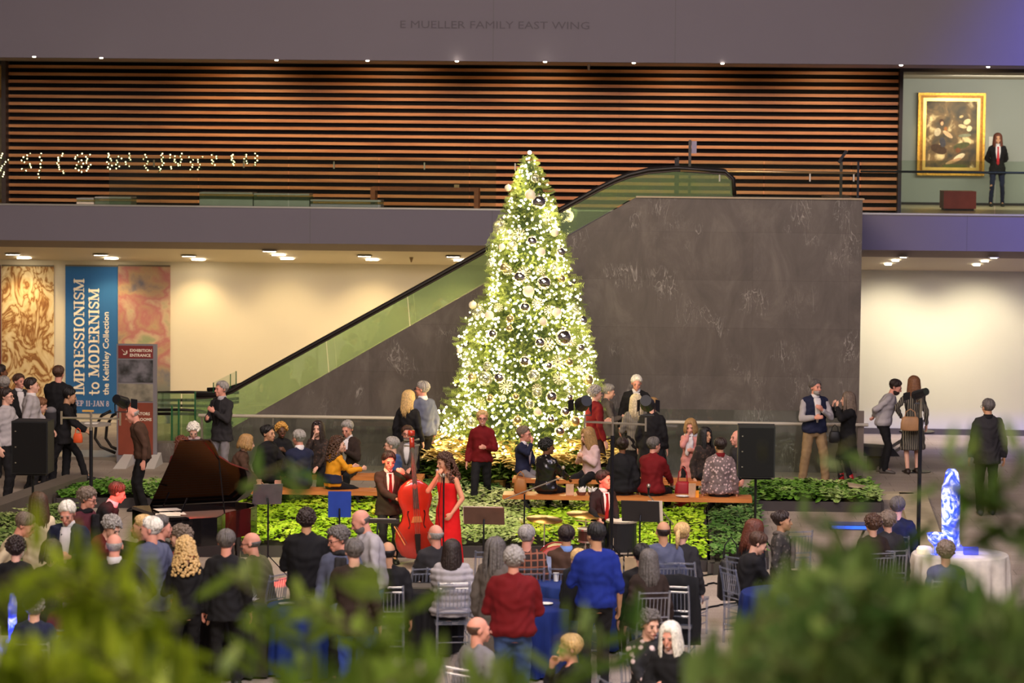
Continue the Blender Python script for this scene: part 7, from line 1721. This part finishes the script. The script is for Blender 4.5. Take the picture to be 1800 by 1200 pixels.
c = V((tb6.x - .33, tb6.y - .18, .76)); t = thing('glass_goblet', 'glowing violet blue goblet next to the ice bottle', 'goblet', (c.x, c.y, .762)); MB().lathe((c.x, c.y, .762), [(.06, 0), (.06, .01), (.015, .02), (.015, .1), (.09, .18), (.115, .27), (.1, .27), (.08, .19)], 18).build('bowl', ICE, t); MB().ball((c.x, c.y, 1.0), .05, 10, 8).build('glow', emis('white_blue_glow', (225, 225, 255), 5), t)
c = V((tb6.x + .12, tb6.y - .1, .76)); MB().box((c.x - .09, c.y - .06, .763), (c.x + .09, c.y + .06, .85)).single('glass_dish', glass_mat('blue_glass', (150, 170, 255), .2, .3, (110, 130, 240)), 'low square glass dish lit blue beside the ice bottle', 'dish')
c = V((tb6.x - .46, tb6.y - .1, .76)); MB().lathe((c.x, c.y, .763), [(.09, 0), (.1, .06), (.08, .09), (.02, .1)], 18).single('lamp_shade', M('warm_white_shade', (230, 222, 200), .6, emit=(255, 230, 190), es=.5, var=0), 'small pale round cover beside the violet goblet', 'cover')
# ================================================================== leafy plants close to the camera
def lmat(nm, a, b):
    def f(nt, bs, tc):
        n = nd(nt, 'ShaderNodeTexNoise', Scale=5, Detail=3); nt.links.new(tc.outputs['Object'], n.inputs['Vector'])
        r = ramp(nt, n.outputs['Fac'], [(.35, a), (.65, b)]); nt.links.new(r.outputs['Color'], bs.inputs['Base Color']); bs.inputs['Roughness'].default_value = .6
        tr = nt.nodes.new('ShaderNodeBsdfTranslucent'); nt.links.new(r.outputs['Color'], tr.inputs['Color']); mx = nt.nodes.new('ShaderNodeMixShader'); mx.inputs[0].default_value = .4
        out = nt.nodes['Material Output']; nt.links.new(bs.outputs[0], mx.inputs[1]); nt.links.new(tr.outputs[0], mx.inputs[2]); nt.links.new(mx.outputs[0], out.inputs['Surface'])
    return noise_mat(nm, f)
FL = lmat('sunlit_yew_leaf', (120, 140, 30), (168, 182, 56)); FR_ = lmat('cool_green_leaf', (56, 92, 36), (118, 142, 66)); FD = lmat('shaded_green_leaf', (70, 100, 50), (132, 152, 88))  # FL: bright hall light on the left plant put into its yellow-green
STEM = M('green_brown_stem', (96, 92, 48), .7)
def plant(label, root, twigs, mat, seed, dens=15, L=(.10, .17)):
    r_ = random.Random(seed); t = thing('leafy_plant', label, 'plant', root)
    vs, fs = [], []; mb = MB()
    hub = V(root) + V((0, 0, 2.4))
    MB().tube([root, hub, hub + V((0, 0, .6))], [.05, .035, .02], 8).build('trunk', STEM, t)
    for (px, py, d, ln) in twigs:
        tip = P(px, py, d=d); r0 = r_.uniform(-.6, .6); back = V((r0 * .3, r_.uniform(-.1, .5), -1)).normalized()
        if r_.random() < .55: back = V((r_.choice((-1, 1)) * .9, r_.uniform(-.1, .4), -.5)).normalized()
        b = tip + back * ln; mb.tube([b, tip], [.006, .003], 4)
        n = int(dens * ln / .4)
        for i in range(n):
            f = i / n; c = b + (tip - b) * f; a = r_.uniform(0, 6.28); dd = (tip - b).normalized(); side_ = dd.cross(V((math.cos(a), math.sin(a), .3))).normalized()
            e = (dd * .55 + side_ + V((0, 0, -.1))).normalized(); l = r_.uniform(*L) ; w = e.cross(V((r_.uniform(-.4, .4), -1, r_.uniform(-.4, .4)))).normalized() * l * .11
            o = len(vs); off = V(root); q = [c, c + e * l * .3 + w, c + e * l * .7 + w * .8, c + e * l, c + e * l * .7 - w * .8, c + e * l * .3 - w]; vs += [x - off for x in q]; fs.append(tuple(range(o, o + 6)))
    mb.build('twigs', STEM, t)['kind'] = 'stuff'; ob = bulk('leaves', vs, fs, mat, t); ob['kind'] = 'stuff'
rf = random.Random(5)
def region(n, f, d0, d1, ln): 
    out = []
    while len(out) < n:
        px, py = rf.uniform(-60, 1860), rf.uniform(850, 1290)
        if f(px, py): out.append((px, py, rf.uniform(d0, d1), rf.uniform(*ln)))
    return out
def gnd(px, d): q = P(px, 1200, d=d); return (q.x, q.y, 0)
def interp(x, pts):
    for (a, b) in zip(pts, pts[1:]):
        if a[0] <= x <= b[0]: return a[1] + (b[1] - a[1]) * (x - a[0]) / (b[0] - a[0])
    return 9999
left_edge = [(-60, 1100), (0, 1120), (60, 1120), (110, 1070), (160, 1062), (230, 1080), (260, 1130), (330, 1175), (400, 1240), (470, 1260)]
plant('bright yellow green leafy plant below the listeners in the corner', gnd(120, 7.6), region(170, lambda x, y: x < 460 and y > interp(x, left_edge) + 50, 6.9, 8.2, (.12, .3))
      + [(45, 975, 7.2, .35), (75, 985, 7.3, .3), (100, 1000, 7.3, .35), (25, 1000, 7.1, .3), (60, 1010, 7.2, .3), (170, 985, 7.3, .18), (150, 965, 7.3, .14), (130, 1005, 7.2, .3), (145, 970, 7.25, .1),
         (250, 1060, 7.4, .25), (235, 1075, 7.4, .3), (200, 1080, 7.4, .3), (180, 1055, 7.4, .12), (330, 1125, 7.4, .3), (380, 1140, 7.4, .3), (300, 1140, 7.3, .3), (350, 1145, 7.4, .25)], FL, 1, dens=13)
mid_edge = [(420, 1190), (470, 1160), (560, 1130), (620, 1140), (660, 1110), (740, 1095), (800, 1125), (860, 1130), (900, 1150), (960, 1210)]
plant('mid green leafy plant in front of the silver jacket and blue cloth', gnd(700, 7.8), region(95, lambda x, y: 430 < x < 950 and y > interp(x, mid_edge) + 62, 7.0, 8.4, (.1, .24))
      + [(500, 1040, 8.4, .2), (520, 1060, 8.5, .25), (545, 1085, 8.4, .25), (690, 1070, 8.0, .14), (715, 1055, 8.0, .14), (655, 1075, 8.0, .16), (680, 990, 8.2, .1), (450, 1060, 8.3, .12), (640, 1100, 8, .2), (660, 1130, 8, .2), (470, 1075, 8.4, .2), (570, 1045, 8.5, .1), (408, 1018, 8.2, .12), (395, 1000, 8.2, .1), (650, 1010, 8.2, .08)], lmat('mid_green_leaf', (88, 112, 40), (134, 156, 68)), 2, dens=12)
plant('spindly dark green twig low in front of the royal blue shirt', gnd(1060, 8.2), [(1010, 1125, 8.3, .12), (1050, 1108, 8.3, .12), (985, 1135, 8.3, .12), (1030, 1100, 8.3, .1), (1085, 1100, 8.3, .1)], FR_, 6, dens=13)
right_edge = [(1270, 1230), (1290, 1120), (1330, 1075), (1380, 1055), (1410, 1010), (1440, 960), (1480, 925), (1530, 965), (1590, 985), (1640, 995), (1690, 1005), (1740, 1045), (1790, 1040), (1860, 1010)]
plant('dense green leafy plant filling the corner below the ice sculpture', gnd(1580, 7.4), region(430, lambda x, y: x > 1310 and y > interp(x, right_edge) + 55, 6.8, 8.3, (.12, .28)), FD, 3, dens=14)
plant('darker leafy plant behind the dense green one near the ice sculpture', gnd(1500, 8.6), region(170, lambda x, y: x > 1320 and y > interp(x, right_edge) + 62, 8.2, 9.2, (.12, .25)), FR_, 8, dens=13)
plant('tall thin leafy shoot in front of the person walking away', gnd(1830, 7.6), [(1740, 800, 7.6, .1), (1720, 790, 7.6, .13), (1760, 830, 7.6, .16), (1735, 860, 7.6, .16), (1700, 870, 7.6, .14), (1780, 880, 7.6, .2), (1725, 780, 7.6, .1), (1755, 850, 7.6, .1), (1800, 900, 7.6, .3), (1800, 960, 7.6, .3), (1790, 770, 7.6, .1)], FR_, 4, dens=9)
plant('loose pale green sprigs in front of the red boots and low bed', gnd(1530, 8.0), [(1540, 775, 8.3, .1), (1505, 772, 8.3, .12), (1500, 860, 8.2, .14), (1470, 900, 8.2, .2), (1620, 830, 8.3, .14), (1480, 930, 8.2, .2), (1600, 890, 8.3, .1), (1445, 900, 8.2, .12), (1340, 780, 8.4, .05)], FD, 7, dens=7)
plant('single green leaf spray in front of the navy suit on the bench', gnd(480, 9.0), [(510, 810, 9, .12), (480, 825, 9, .12), (540, 812, 9, .05), (500, 835, 9, .1)], FR_, 9, dens=8)
# ================================================================== light
w = bpy.data.worlds.new('world'); sc.world = w; w.use_nodes = True
w.node_tree.nodes['Background'].inputs[0].default_value = lin((150, 142, 150)); w.node_tree.nodes['Background'].inputs[1].default_value = .0
area('atrium_light', (-4, 38, 14.5), (-1, 44, 0), 2700, 9, (255, 230, 210), 9)  # unseen area fills overhead, standing in for the hall's ceiling lighting
area('atrium_light', (6, 30, 14.5), (4, 38, 0), 2200, 9, (236, 226, 255), 9)
area('atrium_light', (0, 16, 14.5), (0, 40, 3), 3400, 8, (246, 228, 236), 6)
area('atrium_light', (-5, 11, 14.5), (-2, 14, 0), 2700, 7, (255, 236, 190), 6)  # this fill and the next are added to brighten the dark foreground
area('atrium_light', (5, 14, 14.5), (4, 14, 0), 1900, 7, (236, 236, 230), 6)
spot('blue_wash', (10.5, 48.5, 14), (10.2, 55.5, 6.2), 9000, (76, 88, 255), 62, .4, 1)
spot('blue_wash', (14, 48.5, 14), (13, 55.5, 6.2), 5000, (76, 88, 255), 60, .4, 1)
for px, py, k in dl:
    c = soffit_pt(px, py); spot('downlight_beam', (c.x, c.y, c.z - .06), (c.x, YB - .1, .5), 120 if px < 1000 else 340, (255, 226, 172) if px < 1000 else (255, 238, 205), 105, .12, .8)
area('soffit_bounce', (-4, YF + .6, .25), (-4, YF + 1.5, 3.6), 60, 12, (255, 225, 170), .5)  # unseen area light added near the floor, imitating bounce onto soffit and wall
area('gallery_light', ((xs1 + 12) / 2, YG - 4, zu0 - .3), ((xs1 + 12) / 2, YG, 5.5), 170, 4, (255, 246, 230), 1)
spot('picture_light', ((cx0 + cx1) / 2, YG - 3.5, zu0 - .15), ((cx0 + cx1) / 2, YG, (cz0 + cz1) / 2), 300, (255, 226, 170), 30, .1, .5)
for x in (-8.5, -5.5, -2.5, .5, 3.5, 6.3): spot('slat_wall_light', (x, YSL - 2.3, zu0 - .12), (x, YSL, 5.6), 130, (255, 206, 150), 95, .1, .9)
area('left_gallery_light', (-10.9, YSL + .9, zu0 - .1), (-10.9, YSL + 2, 6), 25, 1.2, (255, 210, 140))
# stage lamps: red on the players, clear on the planting
RED = (255, 24, 24)
def on(q, src, pw, ang=5.5, dz=0): tg = q['w'](q['hc'] + V((0, 0, -.12 + dz))); spot('red_stage_beam', src, tg, pw, RED, ang, .05, .35)
on(a_pian, (-3.2, 30, 5), 9000, 3.4); on(a_bass, (-1.5, 28, 5), 9000, 3.4, -.05); on(a_drum, (3.2, 29, 5), 9000, 3.6, -.1)
spot('red_stage_beam', (-3.5, 29, 5.2), (DB.location.x, DB.location.y, .9), 3000, (255, 50, 36), 5, .05, .5)
q = a_sing['w'](V((0, 0, .8))); spot('red_stage_beam', (2.2, 28, 5.2), q, 2000, (255, 90, 60), 7, .05, .6)
q = PN.location; spot('red_piano_beam', (-6.6, 35.5, 4.2), (q.x + .9, q.y + .5, 1.0), 6000, RED, 18, .05, .6)
lb = P(640, 940, z=.2); spot('bed_light', (-6, 31, 9), lb, 3800, (240, 255, 150), 17, .2, .7)
lb = P(1120, 950, z=.2); spot('bed_light', (8, 31, 9), lb, 3800, (240, 255, 150), 15, .2, .7)
# ================================================================== finish
bpy.context.view_layer.update()
dg = bpy.context.evaluated_depsgraph_get()
for o, L in ((fl, FASCIA_TEXT[1]), (t3, T3LEN)):
    o.scale[0] = L / (o.dimensions.x / o.scale[0]) if o.dimensions.x else 1
baked = [(o, bpy.data.meshes.new_from_object(o.evaluated_get(dg))) for o in TEXTS]
for o, me in baked:
    n = bpy.data.objects.new(o.name, me); COL.objects.link(n); n.parent = o.parent; n.matrix_basis = o.matrix_basis.copy()
    for k in o.keys(): n[k] = o[k]
    nm = o.name; bpy.data.objects.remove(o); n.name = nm
if 'finish_people' in globals(): finish_people()
SUB = {'badge_screw': 'grille', 'lid_prop': 'lid', 'music_desk': 'front_lid', 'white_keys': 'key_bed', 'black_keys': 'key_bed', 'strings': 'soundboard_frame', 'tuning_peg': 'scroll', 'lapel': 'jacket', 'tie': 'shirt', 'collar': 'shirt', 'lens': 'can', 'barn_door': 'can',
       'sound_hole': 'body', 'bass_drum_hoop': 'bass_drum_shell', 'bass_drum_head': 'bass_drum_shell', 'snare_drum_hoop': 'snare_drum_shell', 'snare_drum_head': 'snare_drum_shell', 'floor_tom_hoop': 'floor_tom_shell', 'floor_tom_head': 'floor_tom_shell',
       'lettering': 'banner_cloth', 'footer_mark': 'banner_cloth', 'arrow': 'header_panel', 'end_clamp': 'cross_bar', 'top_flap': 'pack_body', 'ledge': 'desk', 'sheet_music': 'desk', 'rail_bracket': 'handrail', 'microphone_head': 'microphone_body', 'painted_shape': 'canvas'}
for root in [o for o in bpy.data.objects if o.parent is None]:
    kids = {}
    for c in root.children: kids.setdefault(c.name.split('.')[0], []).append(c)
    for a_, b_n in SUB.items():
        if a_ in kids and b_n in kids:
            for c in kids[a_]: c.parent = kids[b_n][0]
sc.view_settings.view_transform = 'Standard'; sc.view_settings.look = 'None'; sc.view_settings.gamma = 1; sc.view_settings.exposure = .1
sc.view_settings.use_curve_mapping = False
sc.cycles.use_denoising = True
sc.cycles.max_bounces = 8; sc.cycles.diffuse_bounces = 3; sc.cycles.glossy_bounces = 3; sc.cycles.transparent_max_bounces = 16; sc.cycles.transmission_bounces = 4
sc.cycles.sample_clamp_indirect = 6
